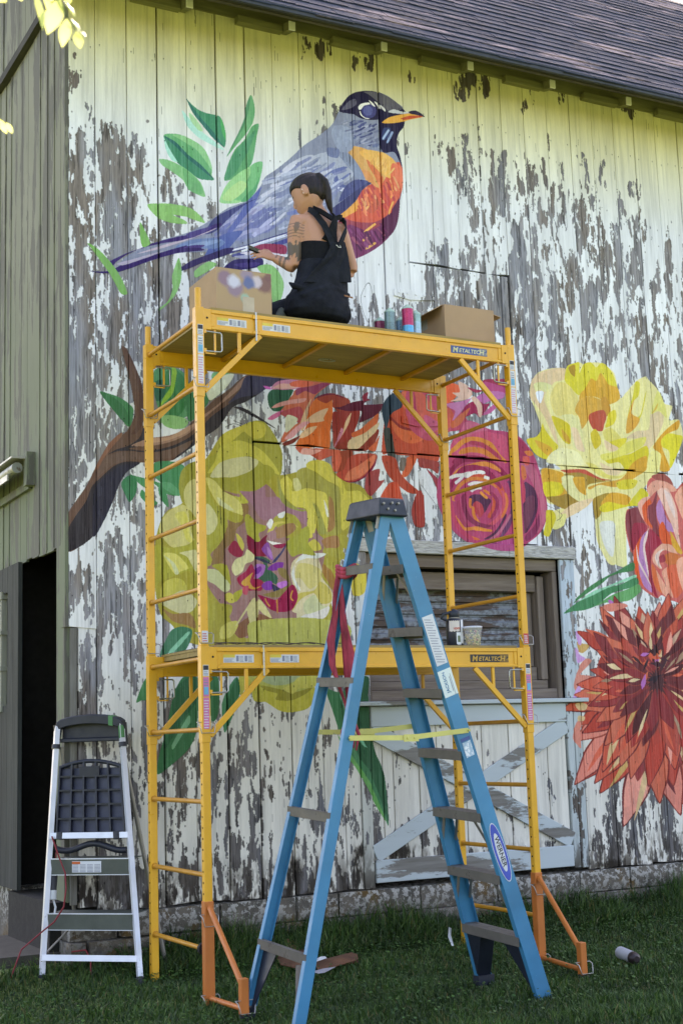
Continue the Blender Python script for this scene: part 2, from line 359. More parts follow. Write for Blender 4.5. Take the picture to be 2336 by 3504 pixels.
MURAL = r'''
@0,0,1
# bird body base gray blue
c 8890ac 1137,425 1160,379 1187,334 1214,316 1252,310 1290,314 1325,328 1359,353 1380,374 1380,427 1365,452 1355,483 1359,510 1369,540 1376,586 1378,617 1374,655 1366,693 1364,732 1355,774 1336,804 1306,835 1267,862 1218,884 1150,890 1060,880 975,870 900,850 800,850 700,862 600,868 480,905 400,930 430,880 530,830 640,797 690,772 730,747 780,712 845,687 880,652 895,630 908,605 942,582 992,542 1042,496 1091,464
# lower belly region behind woman
c a04858 1180,700 1240,640 1310,630 1350,640 1372,640 1366,693 1364,732 1355,774 1336,804 1306,835 1267,862 1218,884 1180,880 1150,800
c 7a3a62 1190,770 1260,790 1330,750 1362,700 1364,732 1355,774 1336,804 1306,835 1267,862 1218,884 1190,880
c 5a2c4a 1310,740 1340,700 1366,680 1364,732 1355,774 1336,804 1300,820
# orange breast
c d8604e 1230,640 1270,630 1300,600 1340,560 1372,560 1378,617 1372,660 1350,700 1320,740 1280,760 1230,760 1190,750 1165,728 1200,690
c e0a868 1190,505 1205,498 1240,505 1280,520 1310,525 1345,545 1372,590 1376,620 1345,612 1325,600 1300,640 1290,640 1270,625 1250,620 1240,590 1215,550 1195,530
c e8b060 1230,520 1260,512 1310,522 1345,548 1355,600 1330,610 1290,580 1250,545
c e07850 1255,545 1290,580 1310,610 1300,640 1280,600 1262,570
c d8905c 1240,580 1265,590 1290,640 1270,628 1245,605
c e8765a 1340,560 1368,570 1378,617 1370,655 1345,640 1335,610
c f0a858 1165,728 1190,700 1220,680 1250,690 1230,715 1195,735 1175,745
c c86050 1235,640 1262,632 1290,650 1300,700 1270,730 1240,700
s d8504a 9 1310,650 1330,690 1335,730
s f0b070 7 1240,680 1262,700 1240,725
s f0b060 8 1285,765 1262,782 1240,800
s f0b868 7 1265,805 1245,820 1235,830
s f0b868 8 1285,830 1262,845 1250,850
s f0b060 6 1345,690 1335,712 1330,735
s f0a858 7 1340,620 1342,650 1336,680
f 1230,640 1300,610 1370,600 1372,660 1320,740 1240,755 1200,740;70;40;7;60;d86850 f08860 c85050 e8a070 b84850 d8604e
f 1190,770 1260,790 1350,720 1350,780 1300,830 1220,870;55;45;7;34;7a3a62 8a4878 6a3058 98506a 502848
f 1230,520 1345,548 1355,600 1330,610 1250,550;-60;30;6;14;e8b868 e0a058 f0c078
# back feathers
f 1150,420 1230,440 1340,480 1340,520 1200,500 1190,560 1150,520;-35;36;8;60;8890b0 7880a0 a0a8c4 9098b8 606c98 707898
c 98a4c4 1145,430 1180,430 1205,450 1210,500 1190,520 1165,520 1145,490 1135,455
c 8c98b8 1170,520 1200,530 1235,580 1250,620 1215,605 1190,580 1160,545
c a8b0c8 1060,540 1140,520 1190,570 1210,600 1150,640 1080,640 1040,600
c b4bad0 990,560 1060,530 1100,560 1040,640 960,660 930,620
c 707ca8 1120,505 1160,510 1155,540 1120,530
c 5c68a0 1150,590 1165,625 1200,635 1228,612 1210,640 1170,655 1140,640
c d0d4ec 1140,615 1160,640 1200,640 1225,630 1190,655 1160,650 
c 40426e 1130,720 1180,680 1220,650 1240,625 1270,625 1240,650 1215,690 1170,730 1140,745
c 484e80 1180,640 1215,615 1260,620 1235,640 1200,665 1160,690
f 900,620 1050,520 1180,560 1220,600 1130,720 1080,760 900,800 820,830 780,800 840,700;-28;85;10;150;9aa4c4 8088b4 b4bcd8 7c86ac a0a8c8 6c78b0 c8cce4 8c94b0
f 730,750 860,690 940,700 960,760 860,820 760,830 700,820;-30;90;12;60;8088b8 a0a4d0 7078b0 9090b8 6c74a8 b0b4dc
c 5c68ac 845,690 880,655 895,640 870,700 830,750 790,800 760,830 780,790 820,730
c 404478 780,720 850,690 880,680 840,700 790,740 740,790 700,800 730,750
c 5060a0 730,830 770,800 830,790 800,830 760,870 700,880
c 6c84b8 600,845 660,820 740,815 770,830 740,850 680,850 620,855
c 88a0cc 640,840 700,825 760,820 730,835 680,845 
# underside stripes
c 3a3a78 740,860 820,845 900,820 980,795 1000,790 1000,800 960,815 880,840 820,858 760,875
c 484c90 800,870 880,850 940,830 985,815 985,830 920,850 860,866 800,880
s e0e4f4 7 760,862 830,848 900,828 980,800
s c8d0ec 6 840,850 920,825 985,805
c 983858 860,850 900,835 975,840 975,870 920,862 880,858
c d8d4e8 820,866 880,858 950,868 975,876 960,880 880,876
c a0a4c8 800,878 860,872 940,880 900,885 840,888
c 302860 765,918 800,890 850,885 895,885 900,905 880,915 840,922 800,925
c 44387c 800,905 850,898 890,900 870,912 830,915
# long lower tail feather
c 342c5c 605,930 650,895 720,868 770,850 800,850 780,870 740,885 690,900 650,918
# tail
c 3c2c6c 375,896 430,868 480,850 530,830 600,812 660,800 700,785 740,765 760,768 700,800 640,820 560,832 500,845 440,868 400,895 385,910
c c0b0c4 470,868 560,838 660,812 740,780 720,792 640,822 560,848 500,862
c 4a3a7e 390,920 450,905 500,885 560,868 640,842 700,838 680,850 600,868 520,890 450,912 400,928
c 302060 305,926 340,929 380,925 430,900 500,880 560,862 600,850 640,840 600,865 520,890 440,920 390,934 340,934
c b8b0cc 400,902 450,888 520,868 560,858 520,875 460,896 420,908
c 342660 560,870 620,850 680,848 700,856 640,862
c 4a4080 640,800 700,780 730,775 690,800 650,815
# head
c 201c3c 1187,334 1214,316 1252,310 1290,314 1325,330 1350,350 1378,372 1385,388 1340,400 1300,408 1260,410 1230,402 1210,390 1195,388 1160,378
c 5c5a72 1195,345 1215,338 1220,355 1200,370 1170,376 1180,360
c 5a5868 1245,313 1290,315 1325,330 1355,350 1375,372 1340,385 1318,372 1295,350 1265,325
c 201c3c 1300,400 1340,392 1382,385 1382,430 1366,452 1356,480 1358,505 1368,535 1375,575 1360,540 1345,520 1310,522 1298,480 1298,430
c 344070 1310,440 1335,440 1330,470 1306,480
s a0b8e0 8 1330,444 1318,462 1308,478
s 90a8d8 8 1342,450 1332,472 1322,490
c 3c3c78 1236,362 1258,352 1280,360 1288,378 1280,398 1258,404 1240,392
c 565c9c 1246,366 1262,362 1274,372 1270,392 1252,394 1243,382
c f4f4f4 1226,365 1236,354 1260,350 1266,356 1245,362 1236,374 1228,374
c f4f4f0 1232,378 1238,392 1250,402 1265,406 1252,406 1236,396 1231,385
c f0f0f0 1262,342 1276,352 1284,364 1274,360
c e8e8e8 1280,346 1296,356 1302,374 1292,364
c d8d8dc 1300,358 1318,374 1316,382 1304,370
c c8ccd8 1328,384 1345,374 1375,382 1400,382 1405,388 1370,390
c e8a84c 1306,420 1330,402 1370,392 1400,388 1430,392 1450,398 1430,404 1400,410 1380,416 1340,422
c c85038 1370,406 1400,396 1440,396 1448,399 1420,404 1385,410
c 2c2440 1398,382 1420,378 1440,388 1452,400 1430,394 1405,390
f 1150,400 1230,410 1300,420 1298,500 1240,500 1180,450;-25;34;6;60;6c7498 a8acc8 50588a 8890b0 404878 9098bc
# leaves upper
@280,280,.5
c a8dcd4 685,195 720,230 780,300 860,370 940,430 975,470 900,435 800,380 730,310 700,250
c 3c8c6c 718,115 750,150 800,190 860,215 940,235 970,290 985,360 985,410 972,450 930,400 860,310 790,220
c 2c7068 718,115 760,170 820,250 900,340 960,430 972,450 900,385 830,300 760,210
c 40a864 945,240 970,290 985,360 983,400 960,350 950,290
c a8d8a8 735,210 780,250 830,330 800,330 750,270
c 60a474 1155,90 1178,150 1182,220 1165,290 1120,360 1060,430 990,515 1040,420 1085,320 1115,240 1125,160
c 4c8c68 1155,90 1140,200 1110,300 1050,410 990,515 1030,430 1080,330 1115,240 1125,160
c 60ac78 560,370 620,355 700,370 780,410 840,460 880,540 893,600 890,640 905,665 850,670 800,660 720,600 650,550 600,480
c 88c890 620,362 700,370 790,415 840,460 880,540 890,600 840,530 780,460 700,410
c 3a8468 560,370 650,420 720,500 800,560 905,665 850,670 790,655 650,550 600,460
c 2c6864 560,370 640,410 720,490 820,570 905,665 820,600 720,520 640,440
c a0dcd0 560,378 590,440 625,500 655,550 610,530 575,460
c 7cbc84 530,530 590,535 650,560 720,600 780,650 820,700 845,785 780,765 720,720 690,670 610,610 550,570
c 68b078 690,590 760,640 810,700 830,760 780,765 720,720
c 58a070 1210,290 1195,380 1180,480 1160,560 1110,620 1050,660 975,675 990,600 1010,540 1050,460 1110,400 1160,310
c 48906c 1190,330 1120,400 1040,490 990,600 975,675 1040,640 1090,560 1140,470
c 90cc90 1235,550 1225,620 1205,690 1160,760 1100,815 1050,832 945,825 970,740 1010,680 1080,620 1160,575
c 6cb880 1235,550 1160,570 1150,640 1100,720 1040,800 1110,810 1180,740 1215,680
c b0dc98 960,800 1000,740 1080,680 1130,700 1100,760 1020,815
c 50a070 1215,650 1180,720 1120,780 1090,820 1130,815 1190,750
c 84bc70 450,840 540,832 640,838 740,862 800,905 845,965 770,945 720,925 640,912 630,915 700,945 720,970 640,970 560,950 500,910
c 7cb868 400,960 430,1010 455,1060 468,1110 420,1130 400,1060
c 78b464 40,1105 80,1120 130,1160 190,1225 240,1290 285,1370 312,1450 270,1450 230,1380 190,1310 140,1240 90,1170
c 80bc74 665,1205 682,1280 678,1360 650,1440 600,1510 540,1560 525,1555 590,1500 620,1420 618,1330 640,1260
c 84bc78 770,1300 810,1260 870,1230 925,1245 900,1270 840,1310 780,1340
c 84c078 1200,1270 1280,1250 1340,1290 1380,1370 1375,1450 1340,1540 1322,1560 1290,1450 1260,1350
# branch
@200,1100,.5
c 684c40 60,1340 120,1230 190,1130 250,1010 310,900 380,810 470,750 520,650 520,560 490,400 450,250 435,170 470,190 520,290 570,420 590,560 580,700 620,800 740,790 860,740 960,640 1060,540 1160,470 1280,370 1400,370 1420,400 1390,480 1280,550 1190,590 1100,720 1000,790 900,870 780,950 640,965 540,970 470,1030 420,1110 370,1240 310,1370 240,1470 150,1540 60,1568
c 332e33 60,1568 60,1440 120,1330 190,1230 230,1130 300,1060 380,990 460,960 560,965 470,1030 420,1110 370,1240 310,1370 240,1470 150,1540
c 2e2c3a 240,1180 300,1080 400,1000 470,975 560,970 470,1030 420,1110 370,1240 310,1370 240,1470
c 332e33 340,910 400,875 480,850 560,790 590,700 600,780 560,850 480,870 620,885 780,850 900,790 980,720 1060,640 1160,570 1260,500 1400,430 1390,480 1280,550 1190,590 1100,720 1000,790 900,870 780,950 900,830 780,870 640,895 480,885 400,890
c 6a5248 300,950 360,910 480,890 640,900 780,870 920,810 880,870 780,930 640,945 500,945 380,980 280,1060 230,1120 260,1010
c 8a5c48 250,1010 290,930 350,830 430,760 430,790 360,870 310,940 270,1010
c 9c7868 500,850 620,800 760,780 880,730 980,650 1100,560 1250,400 1280,380 1240,460 1120,560 1000,660 900,760 780,820 640,850
c b89078 640,800 760,790 900,710 940,700 880,760 760,810 640,830
c 5a4038 470,200 520,330 550,450 555,560 540,700 500,770 540,760 585,680 590,560 570,420 520,290
c 403c50 1280,380 1400,370 1568,380 1568,420 1440,450 1360,500 1250,520 1160,560 1240,470
c 332e33 1200,585 1260,590 1350,640 1490,735 1420,700 1330,650 1240,605
c 3c7c50 285,480 350,495 420,520 480,560 515,600 505,690 480,720 440,680 380,610 330,550
c 347048 285,480 380,520 460,600 490,700 440,680 380,610 330,550
c 4c8c60 655,340 740,310 830,330 890,400 885,560 880,650 760,670 690,600 660,500
c 347848 740,340 800,330 850,370 880,440 880,560 830,640 760,670 760,560 720,480
c 88b840 780,300 810,340 800,420 780,500 720,560 690,600 720,520 770,440
c 2c6450 660,420 710,400 740,440 720,520 670,540
c 84b878 690,660 760,640 860,660 890,690 860,730 790,735 730,715
c 3c7c50 880,500 940,480 1010,490 1035,530 1010,580 960,640 890,680
c 6cac74 1060,350 1200,345 1180,380 1120,425 1060,420
c dce0c8 1010,440 1090,380 1200,360 1150,450 1040,540
c 408858 490,1050 540,1060 620,1080 680,1100 720,1110 800,1120 820,1190 740,1180 680,1130 640,1100 620,1140 580,1130
c 347c54 430,1110 470,1060 520,1055 540,1110 530,1180 490,1235 460,1190
c 3c8458 655,970 740,955 830,970 870,1010 830,1090 820,1190 740,1160 700,1100 660,1060
c 50986c 690,1110 760,1100 830,1160 825,1195 760,1170
c 3c8858 690,1130 740,1180 755,1270 720,1240 690,1180
c 3c8858 575,1150 620,1200 680,1240 650,1260 590,1230 560,1190
# yellow left flower  (zoom 500,1400 .5)
@500,1400,.5
c a49a3c 500,200 560,150 660,110 740,80 810,90 860,150 900,220 925,290 930,380 910,450 1030,430 1090,400 1140,370 1200,350 1260,380 1280,420 1340,480 1380,500 1460,520 1540,600 1540,640 1440,680 1400,800 1360,900 1340,1000 1280,1200 1260,1300 1300,1500 1260,1600 900,1700 300,1600 180,1480 100,1400 60,1200 60,950 90,800 140,700 250,640 225,540 240,430 300,370 400,350
# purple-brown center
c 9c7470 520,560 640,580 800,510 870,560 920,640 1000,680 1100,700 1200,900 1220,1000 1200,1150 1280,1260 1200,1400 1050,1450 900,1480 700,1568 600,1500 560,1400 420,1200 440,1000 500,900 560,800 540,680
c 8c6c44 520,560 600,590 700,660 680,760 620,820 600,900 540,960 520,1060 450,1070 480,900 560,800 560,700
c 9c7080 640,560 720,560 810,520 820,600 900,600 960,660 1090,690 1100,800 1000,720 900,740 800,760 740,680 680,600
c 84583c 930,1480 760,1400 600,1500 640,1568 720,1540
# petals: top
c 9a963c 420,340 490,290 500,200 560,150 660,110 740,80 810,90 860,150 900,220 930,300 930,400 910,460 830,430 820,510 740,560 640,560 540,550 440,470 420,400
c c4b94c 500,200 560,150 660,110 720,85 800,95 820,140 800,190 750,205 700,180 665,155 600,210 520,260
c c4bc50 420,440 470,360 500,270 560,230 640,215 720,240 800,290 870,370 915,450 850,420 780,360 700,320 600,350 520,400
c ccc898 440,460 500,370 600,335 700,325 765,350 755,390 700,430 600,465 500,468
c a09c3c 510,470 620,465 720,420 820,380 880,430 820,510 740,560 640,555 540,540
c b4b048 560,590 640,600 640,570 700,640 620,640
# right S petals
c a09a48 1030,430 1110,400 1200,470 1290,520 1330,560 1340,700 1330,850 1200,850 1170,760 1140,620 1200,560 1100,540 1050,560
c d0c454 1100,370 1140,350 1200,350 1260,380 1280,440 1340,490 1370,560 1460,560 1540,640 1440,660 1420,760 1340,830 1330,700 1320,540 1240,490 1160,430 1100,400
c d4c858 920,490 960,455 1000,500 1000,560 1060,550 1110,540 1180,560 1230,580 1245,680 1240,840 1210,760 1180,680 1150,640 1170,740 1160,820 1135,880 1100,860 1100,690 1020,665 960,610 930,560
c 98984c 1140,640 1180,700 1210,780 1230,850 1175,850 1180,760
c ccc888 1005,480 1040,475 1065,540 1020,560
c e8e8d8 1215,620 1240,680 1248,740 1230,720
c 98984c 900,460 930,560 970,630 1040,680 1100,690 1060,700 970,670 915,610
c a47848 1250,600 1280,640 1290,800 1240,840 1250,740
c a07c80 1140,850 1180,860 1220,900 1180,950 1150,890
c a8784c 1200,900 1260,870 1310,870 1320,940 1240,960
c a8a044 1210,960 1280,950 1350,980 1360,1030 1280,1010 1220,1000
c c8bc50 1105,920 1150,890 1185,920 1195,960 1150,970 1105,950
c a0743c 1210,1060 1270,1110 1300,1190 1290,1260 1240,1180 1205,1120
c a8a044 1230,1070 1320,1070 1370,1090 1330,1150 1300,1180 1270,1110
# right yellow on boards behind ladder
c d0c04c 1400,1060 1450,1070 1490,1110 1500,1170 1480,1260 1420,1280 1400,1200
c a8a044 1320,860 1380,880 1370,960 1330,920
# left petals
c 949038 225,540 240,430 300,370 350,360 400,400 420,470 340,480 280,520 250,640
c c8c280 260,560 290,500 340,480 345,560 340,760 300,700 265,640
c ccc47c 90,830 120,740 180,680 250,655 300,690 320,780 345,900 340,920 260,940 180,945 130,900
c d0c864 200,720 260,700 290,760 300,860 340,920 280,900 240,800
c a8a040 290,690 345,760 345,900 310,840
c c8c06c 410,470 470,490 530,560 600,600 650,650 662,720 620,730 560,700 500,660 440,560
c a8a03c 500,660 580,700 662,730 650,770 600,775 540,740
c a4a040 410,560 470,640 540,740 550,800 530,880 470,960 420,960
c c8c48c 410,660 440,660 480,720 490,780 460,840 410,850
c cccc98 490,600 540,640 600,690 560,690 500,650
c a8a440 60,940 160,950 280,930 345,900 345,1120 280,1110 100,1180 65,1200
c d0c868 120,990 200,990 260,1040 290,1090 240,1110 200,1130 160,1080
c c4c898 120,1000 170,1060 200,1130 225,1120 190,1050
c ccc890 230,985 290,970 345,970 345,1110 310,1060 280,1010
c a8a440 410,960 450,1020 440,1070 400,1060
c c4bc54 100,1240 130,1180 200,1155 250,1170 275,1210 270,1260 180,1290 110,1300
c ccc898 110,1320 180,1270 260,1240 345,1300 340,1350 300,1390 220,1395 130,1350
c 987448 110,1360 180,1400 290,1395 330,1440 340,1500 280,1480 180,1450
c a8a03c 100,1370 120,1420 200,1480 320,1520 250,1510 150,1450 110,1400
c c8cc98 415,1100 470,1095 530,1130 570,1190 570,1240 530,1250 470,1200 420,1170
c a8a43c 450,1070 550,1065 580,1200 560,1180 500,1110
c c8bc50 540,1270 570,1255 605,1280 605,1320 575,1328 545,1305
c a8a43c 600,1260 670,1230 640,1290 610,1320
c a49c3c 440,1340 580,1340 580,1400 540,1450 500,1510 440,1480
c c4bc5c 510,1500 560,1460 620,1450 630,1480 600,1540 560,1568 510,1568
# lower petals
c a8a440 830,1500 880,1460 940,1440 1020,1440 1020,1490 940,1500 860,1520 800,1568
c c8c07c 860,1540 940,1505 1040,1480 1100,1500 1120,1568 1080,1640 900,1640
c d4ccA0 1030,1400 1060,1420 1080,1500 1060,1560 1040,1500
c a8a440 1110,1480 1200,1440 1220,1500 1190,1600 1130,1620
# white/cream blossom right-center
c d4c8a0 1000,1050 1060,1000 1140,985 1230,990 1180,1020 1200,1090 1200,1150 1260,1230 1280,1290 1250,1350 1230,1420 1160,1450 1090,1440 1040,1400 1000,1380 1040,1300 1010,1220 990,1130
c ccc078 1040,1060 1120,1060 1190,1100 1190,1180 1120,1230 1060,1160 1020,1150
c c8b85c 1050,1260 1150,1240 1190,1180 1260,1240 1260,1320 1190,1330 1150,1260 1060,1300 1000,1380 1020,1320
c e0e4e0 1060,1000 1140,985 1230,990 1180,1020 1100,1020 1020,1060 1020,1160 1060,1240 1030,1220 995,1120
c e0dcd4 1060,1420 1150,1380 1250,1350 1230,1420 1160,1450 1090,1440
c c8cc9c 1080,1330 1150,1270 1200,1340 1240,1350 1150,1390 1090,1400
c a0a040 970,900 1100,800 1120,860 1110,920 1160,1000 1060,990 1000,1010 970,960
c a8a040 870,760 940,710 1020,730 1060,790 1050,850 960,880
c c8bc58 830,840 870,780 950,770 1040,810 1000,780 900,790 850,860
c e8e8e8 825,790 850,750 870,770 850,820
c d8dcdc 900,720 950,700 940,740 910,745
c 9c7450 880,830 940,790 1010,780 1025,820 980,860 900,885
c a87c84 830,850 880,830 890,880 850,900
c a4a03c 675,740 700,720 760,780 820,800 810,830 770,850 780,900 740,920 690,850
c e8e8e4 830,900 880,910 930,920 870,930
# center reds/purples
c 7c1c38 690,860 760,910 800,880 830,860 820,900 850,960 800,990 740,990 700,960
c 942840 560,960 600,900 640,930 665,970 650,1010 600,1005
c 941c40 870,930 960,920 930,950 890,950
c 882038 700,960 800,960 850,1000 760,1010 720,1000
c 8c48a0 790,960 830,910 850,950 870,1030 840,1020
c b478c4 830,940 860,980 862,1030 835,990
c 365c48 740,1010 800,1010 850,1040 830,1060 850,1100 900,1150 890,1200 850,1180 800,1180 760,1170 810,1110 800,1050
c 30324c 740,1010 810,1030 860,1060 830,1055 760,1030
c 30325c 860,1050 920,980 960,920 940,970 890,1040
c 782c90 840,1080 890,1050 940,1050 930,1090 880,1105 835,1100
c a468b8 735,1090 760,1060 815,1070 800,1130 750,1160
c 782c90 745,1100 780,1075 790,1100 760,1130
c a02848 620,1160 680,1110 720,1060 745,1120 720,1180 660,1220
c d0cc98 585,1090 610,1030 670,1000 690,960 740,1000 730,1040 680,1060 660,1110 610,1140
c c8bc54 615,850 650,880 670,930 660,970 630,920
c a02848 680,1200 740,1160 800,1180 790,1240 740,1240 700,1240
c c89440 650,1190 700,1140 730,1120 710,1180 740,1220 790,1210 740,1235 690,1220
c 8038a0 790,1210 820,1180 860,1180 865,1230 820,1240
c c070cc 900,1190 960,1175 970,1200 930,1225 900,1215
c 30324c 860,1200 890,1210 940,1250 890,1240 880,1270
c 847040 900,1090 960,1100 990,1200 960,1260 890,1290 800,1270 900,1240 980,1190 920,1140
c 9c1c44 765,1270 830,1290 900,1300 1000,1200 1040,1280 1000,1370 920,1390 850,1370 800,1320
s c88840 10 815,1295 830,1330 850,1350
s c88840 10 895,1300 897,1350 900,1400
s d0983c 10 1005,1240 990,1290 1015,1310
c ccc488 690,1360 740,1290 770,1350 760,1440 720,1490 700,1430
c ccc488 770,1300 810,1340 860,1430 800,1400 760,1350
s ccc488 12 730,1310 680,1380 610,1490
c b84858 660,1220 700,1210 690,1270 660,1260
# yellow bottom below deck (zoom 450,2150 s .574)
@450,2150,.574
c b4b458 700,-30 900,-60 1100,-60 1290,-20 1300,60 1230,120 1090,350 1060,470 960,500 880,490 800,440 730,430 700,330 650,400 640,290 700,100
c c0b848 730,330 850,360 960,400 1090,350 1070,460 960,500 880,490 800,440 730,430
c 9c9438 770,340 870,360 960,380 1020,370 1090,340 1040,390 950,430 860,425 870,390 800,370
c a4b080 780,290 1000,285 940,330 860,340 790,320
c c4bc58 1000,290 1110,285 1090,350 1000,360 960,390 900,360 960,330
c c0b850 640,300 700,290 720,340 690,370 650,360
c 3c7858 170,165 200,80 240,10 300,-10 360,10 350,80 310,140 240,140
c 7cc09c 225,135 330,25 345,35 250,145
c 347048 240,440 270,350 310,290 390,290 400,380 390,600 340,720 220,830 155,870 165,760 200,640
c 2c6040 250,380 330,300 400,300 390,430 300,560 200,720 240,560
c 70ac84 240,700 280,620 340,520 350,560 300,640 250,720
c 347048 470,300 520,300 520,500 480,560 470,420
c 3c7c54 540,450 580,350 630,290 645,380 620,480 560,620 545,560
c 2c6844 580,400 630,295 645,380 600,480 550,560
c 408050 30,440 60,350 90,300 90,420 60,430
c 3c7c54 1160,365 1250,380 1390,290 1400,400 1440,700 1500,850 1535,1170 1500,1100 1440,1000 1340,820 1250,650 1200,500
c 2c5c40 1270,330 1400,290 1400,440 1450,720 1510,880 1535,1160 1480,1000 1420,860 1350,760 1310,600
c 6cb494 1240,390 1290,480 1380,680 1400,710 1360,680 1260,460
c 5ca058 1230,640 1340,800 1440,960 1520,1150 1460,1060 1340,840 1280,760
# orange star flower (zoom 900,1200 .3827)
@900,1200,.3827
c c8664c 290,350 440,250 560,280 600,290 470,400 430,500 340,640 260,760 180,820 160,800 210,700 320,640 250,590 190,560 150,520 200,450 260,400
c cc8098 70,340 120,280 200,260 300,255 440,270 360,320 250,350 140,355
c e0a898 90,335 160,295 240,300 330,320 240,340
c cc60b0 0,315 60,325 70,345 30,345
c d86040 240,290 320,265 440,275 430,310 340,325 260,320
c 903850 300,340 420,320 560,280 600,300 540,330 460,390 380,360 300,400
c 24543c 40,400 80,350 180,350 270,350 240,420 200,480 150,540 90,540 50,490
c d49088 75,510 130,470 240,440 380,425 360,460 230,480 120,510
c c86090 40,610 90,570 180,530 150,580 80,620
c b04850 150,560 240,520 330,500 360,560 330,640 260,620
c c8c8b0 205,590 240,575 310,610 270,680 200,730
c d86830 390,600 430,480 480,420 560,390 610,390 620,560 600,700 590,880 500,860 400,870 290,850 340,760 400,640
c 9c3c2c 480,430 560,385 640,385 720,410 780,450 760,540 700,560 620,500 620,440 560,470
c 6c2030 460,430 520,395 600,382 700,405 720,425 640,395 560,400
c d0aa88 330,660 370,540 430,430 400,540 380,660 350,720
c dcb490 370,640 430,580 500,540 580,515 540,600 540,630 440,645
c d898a0 190,790 250,720 350,640 420,640 340,700 260,780
c dcb490 320,770 380,700 480,675 430,740 360,780
c 7a3028 170,830 240,800 330,760 280,820 200,850
c 98342c 620,560 700,540 780,500 860,480 860,600 800,760 760,840 640,870 620,760
c 5c1c2c 700,500 800,460 900,440 950,430 900,480 1000,480 1080,480 1020,570 920,620 860,640 880,540 760,540 640,510
c 8c2434 890,400 940,370 930,430 960,440 900,450
c e0b890 720,700 740,630 790,550 770,640 730,720 680,800 630,870 660,800 700,740
c c87890 700,690 720,720 680,800 630,870 660,790
c d4643a 790,740 870,700 960,620 1030,560 1020,650 960,720 880,750 820,790
c 8c3428 640,870 740,800 880,760 1030,700 1010,800 950,880 860,900 740,890
c dcc098 760,880 760,820 800,780 900,740 980,680 1040,640 1010,720 940,790 860,870 800,885
c d0603c 940,880 1000,820 1040,760 1020,850 1000,900
c c85844 290,860 400,870 600,880 700,900 560,960 500,980 420,930 340,920
c e0a098 340,920 360,870 440,880 520,890 440,930
c d46048 620,900 700,900 700,1000 660,1080 620,1060
c 98402c 690,900 800,900 780,1000 720,1080 660,1100 700,980
c b84838 650,1110 720,1060 760,960 860,920 1010,930 1000,1000 940,1080 860,1150 760,1180
c e07858 730,1160 760,1080 860,1020 960,950 1000,930 990,1000 940,1070 850,1140
c 801c38 720,1160 800,1170 900,1120 980,1020 1010,960 1000,1020 940,1110 840,1170 760,1178
c a04040 920,1120 960,1080 1040,1060 1030,1160 1080,1160 1020,1240 960,1300 910,1240
# hatch red part
c c44c34 1060,900 1110,500 1240,440 1250,360 1568,380 1568,980 1300,940 1120,920
c 2c3c48 1060,520 1100,430 1160,380 1230,370 1240,500 1150,560 1100,700 1080,640
c e06848 1240,370 1420,380 1430,500 1320,550 1250,500
c e8a090 1330,540 1350,500 1430,490 1480,570 1400,570
c 90302c 1130,580 1220,660 1320,690 1440,620 1560,700 1560,800 1440,760 1420,640 1300,720 1180,680
c d8643c 1140,620 1220,690 1330,720 1440,720 1420,800 1330,830 1240,800 1170,720
c c87898 1340,640 1420,660 1430,710 1380,700
c 3c403c 1080,700 1140,700 1170,860 1180,960 1120,960 1090,840
c b04430 1060,940 1180,960 1220,1080 1280,1160 1400,1270 1300,1270 1180,1180 1120,1120 1080,1040
c d05c38 1240,1120 1280,960 1370,950 1340,1040 1290,1120
c 6c6058 1230,960 1280,970 1260,1070 1220,1060
c c84c34 1040,1330 1120,1190 1200,1180 1240,1300 1260,1400 1100,1400
c a83c34 1330,1400 1380,1260 1430,1270 1440,1400 1440,1568 1360,1568 1330,1480
c 983c38 1390,960 1500,980 1568,1000 1560,1100 1500,1060 1400,1040
c d8dce4 1390,1080 1480,1080 1520,1180 1540,1260 1440,1300 1400,1200
c a03c48 1460,1060 1568,1160 1568,1280 1520,1160
# rose + pinks (zoom 1450,1300 s .3189)
@1450,1300,.3189
c b84860 -170,60 0,100 170,150 260,200 330,260 460,440 370,540 260,560 130,640 0,640 -150,520 -200,300
c d05c4c -100,100 0,160 160,380 260,300 320,400 260,520 140,560 0,520 -60,420
c c45878 0,380 100,420 170,500 100,560 0,560
c e4603c 180,60 320,40 400,90 360,160 280,240 200,240
c dcb4a4 360,20 460,60 510,130 500,180 420,220 280,230 360,190 300,140 380,130
c c074a4 240,260 400,230 500,200 440,280 380,360 300,440 330,340 270,300
c 9c304c 460,80 620,110 640,0 900,0 870,90 700,90 560,140
c b8487c 640,20 800,60 900,100 880,150 700,180 640,120
c c06ca8 560,190 640,140 760,120 860,140 840,200 700,230 620,260
c 98284c 440,280 560,220 640,260 700,260 600,400 540,360 440,400 380,420
c e0b8a8 500,200 540,180 600,240 620,300 610,400 580,390 560,290
c c86098 620,380 700,300 800,220 780,290 700,360
c d06848 280,480 330,420 440,330 490,300 440,400 380,480 300,520
# rose body
c b8446c 140,1160 150,1060 220,940 260,800 320,680 430,450 560,460 700,530 900,560 1030,620 1160,780 1230,950 1290,1160 1320,1360 1310,1500 1260,1620 1180,1700 1000,1820 860,1840 700,1820 560,1770 460,1740 330,1640 240,1520 170,1400 135,1260
c c85070 280,700 380,560 520,520 700,560 880,620 900,880 760,880 600,860 420,850 300,860
c c4607c 430,460 560,460 680,540 560,560 440,620 380,620
c a03050 900,620 1030,640 1120,760 1040,880 920,880
s d8843c 55 300,820 350,720 440,650 560,640 700,690 780,800 860,900
s d07838 60 390,800 480,750 600,760 700,800 790,880
s b03c54 45 480,690 600,690 720,760 820,860
s 94284c 70 330,900 430,850 560,850 680,880 800,960 880,1060
s d8803c 50 330,1040 400,960 520,920 640,900 740,930 800,1000
s cc503c 60 480,1060 560,1020 660,1030 760,1090 830,1190 850,1330
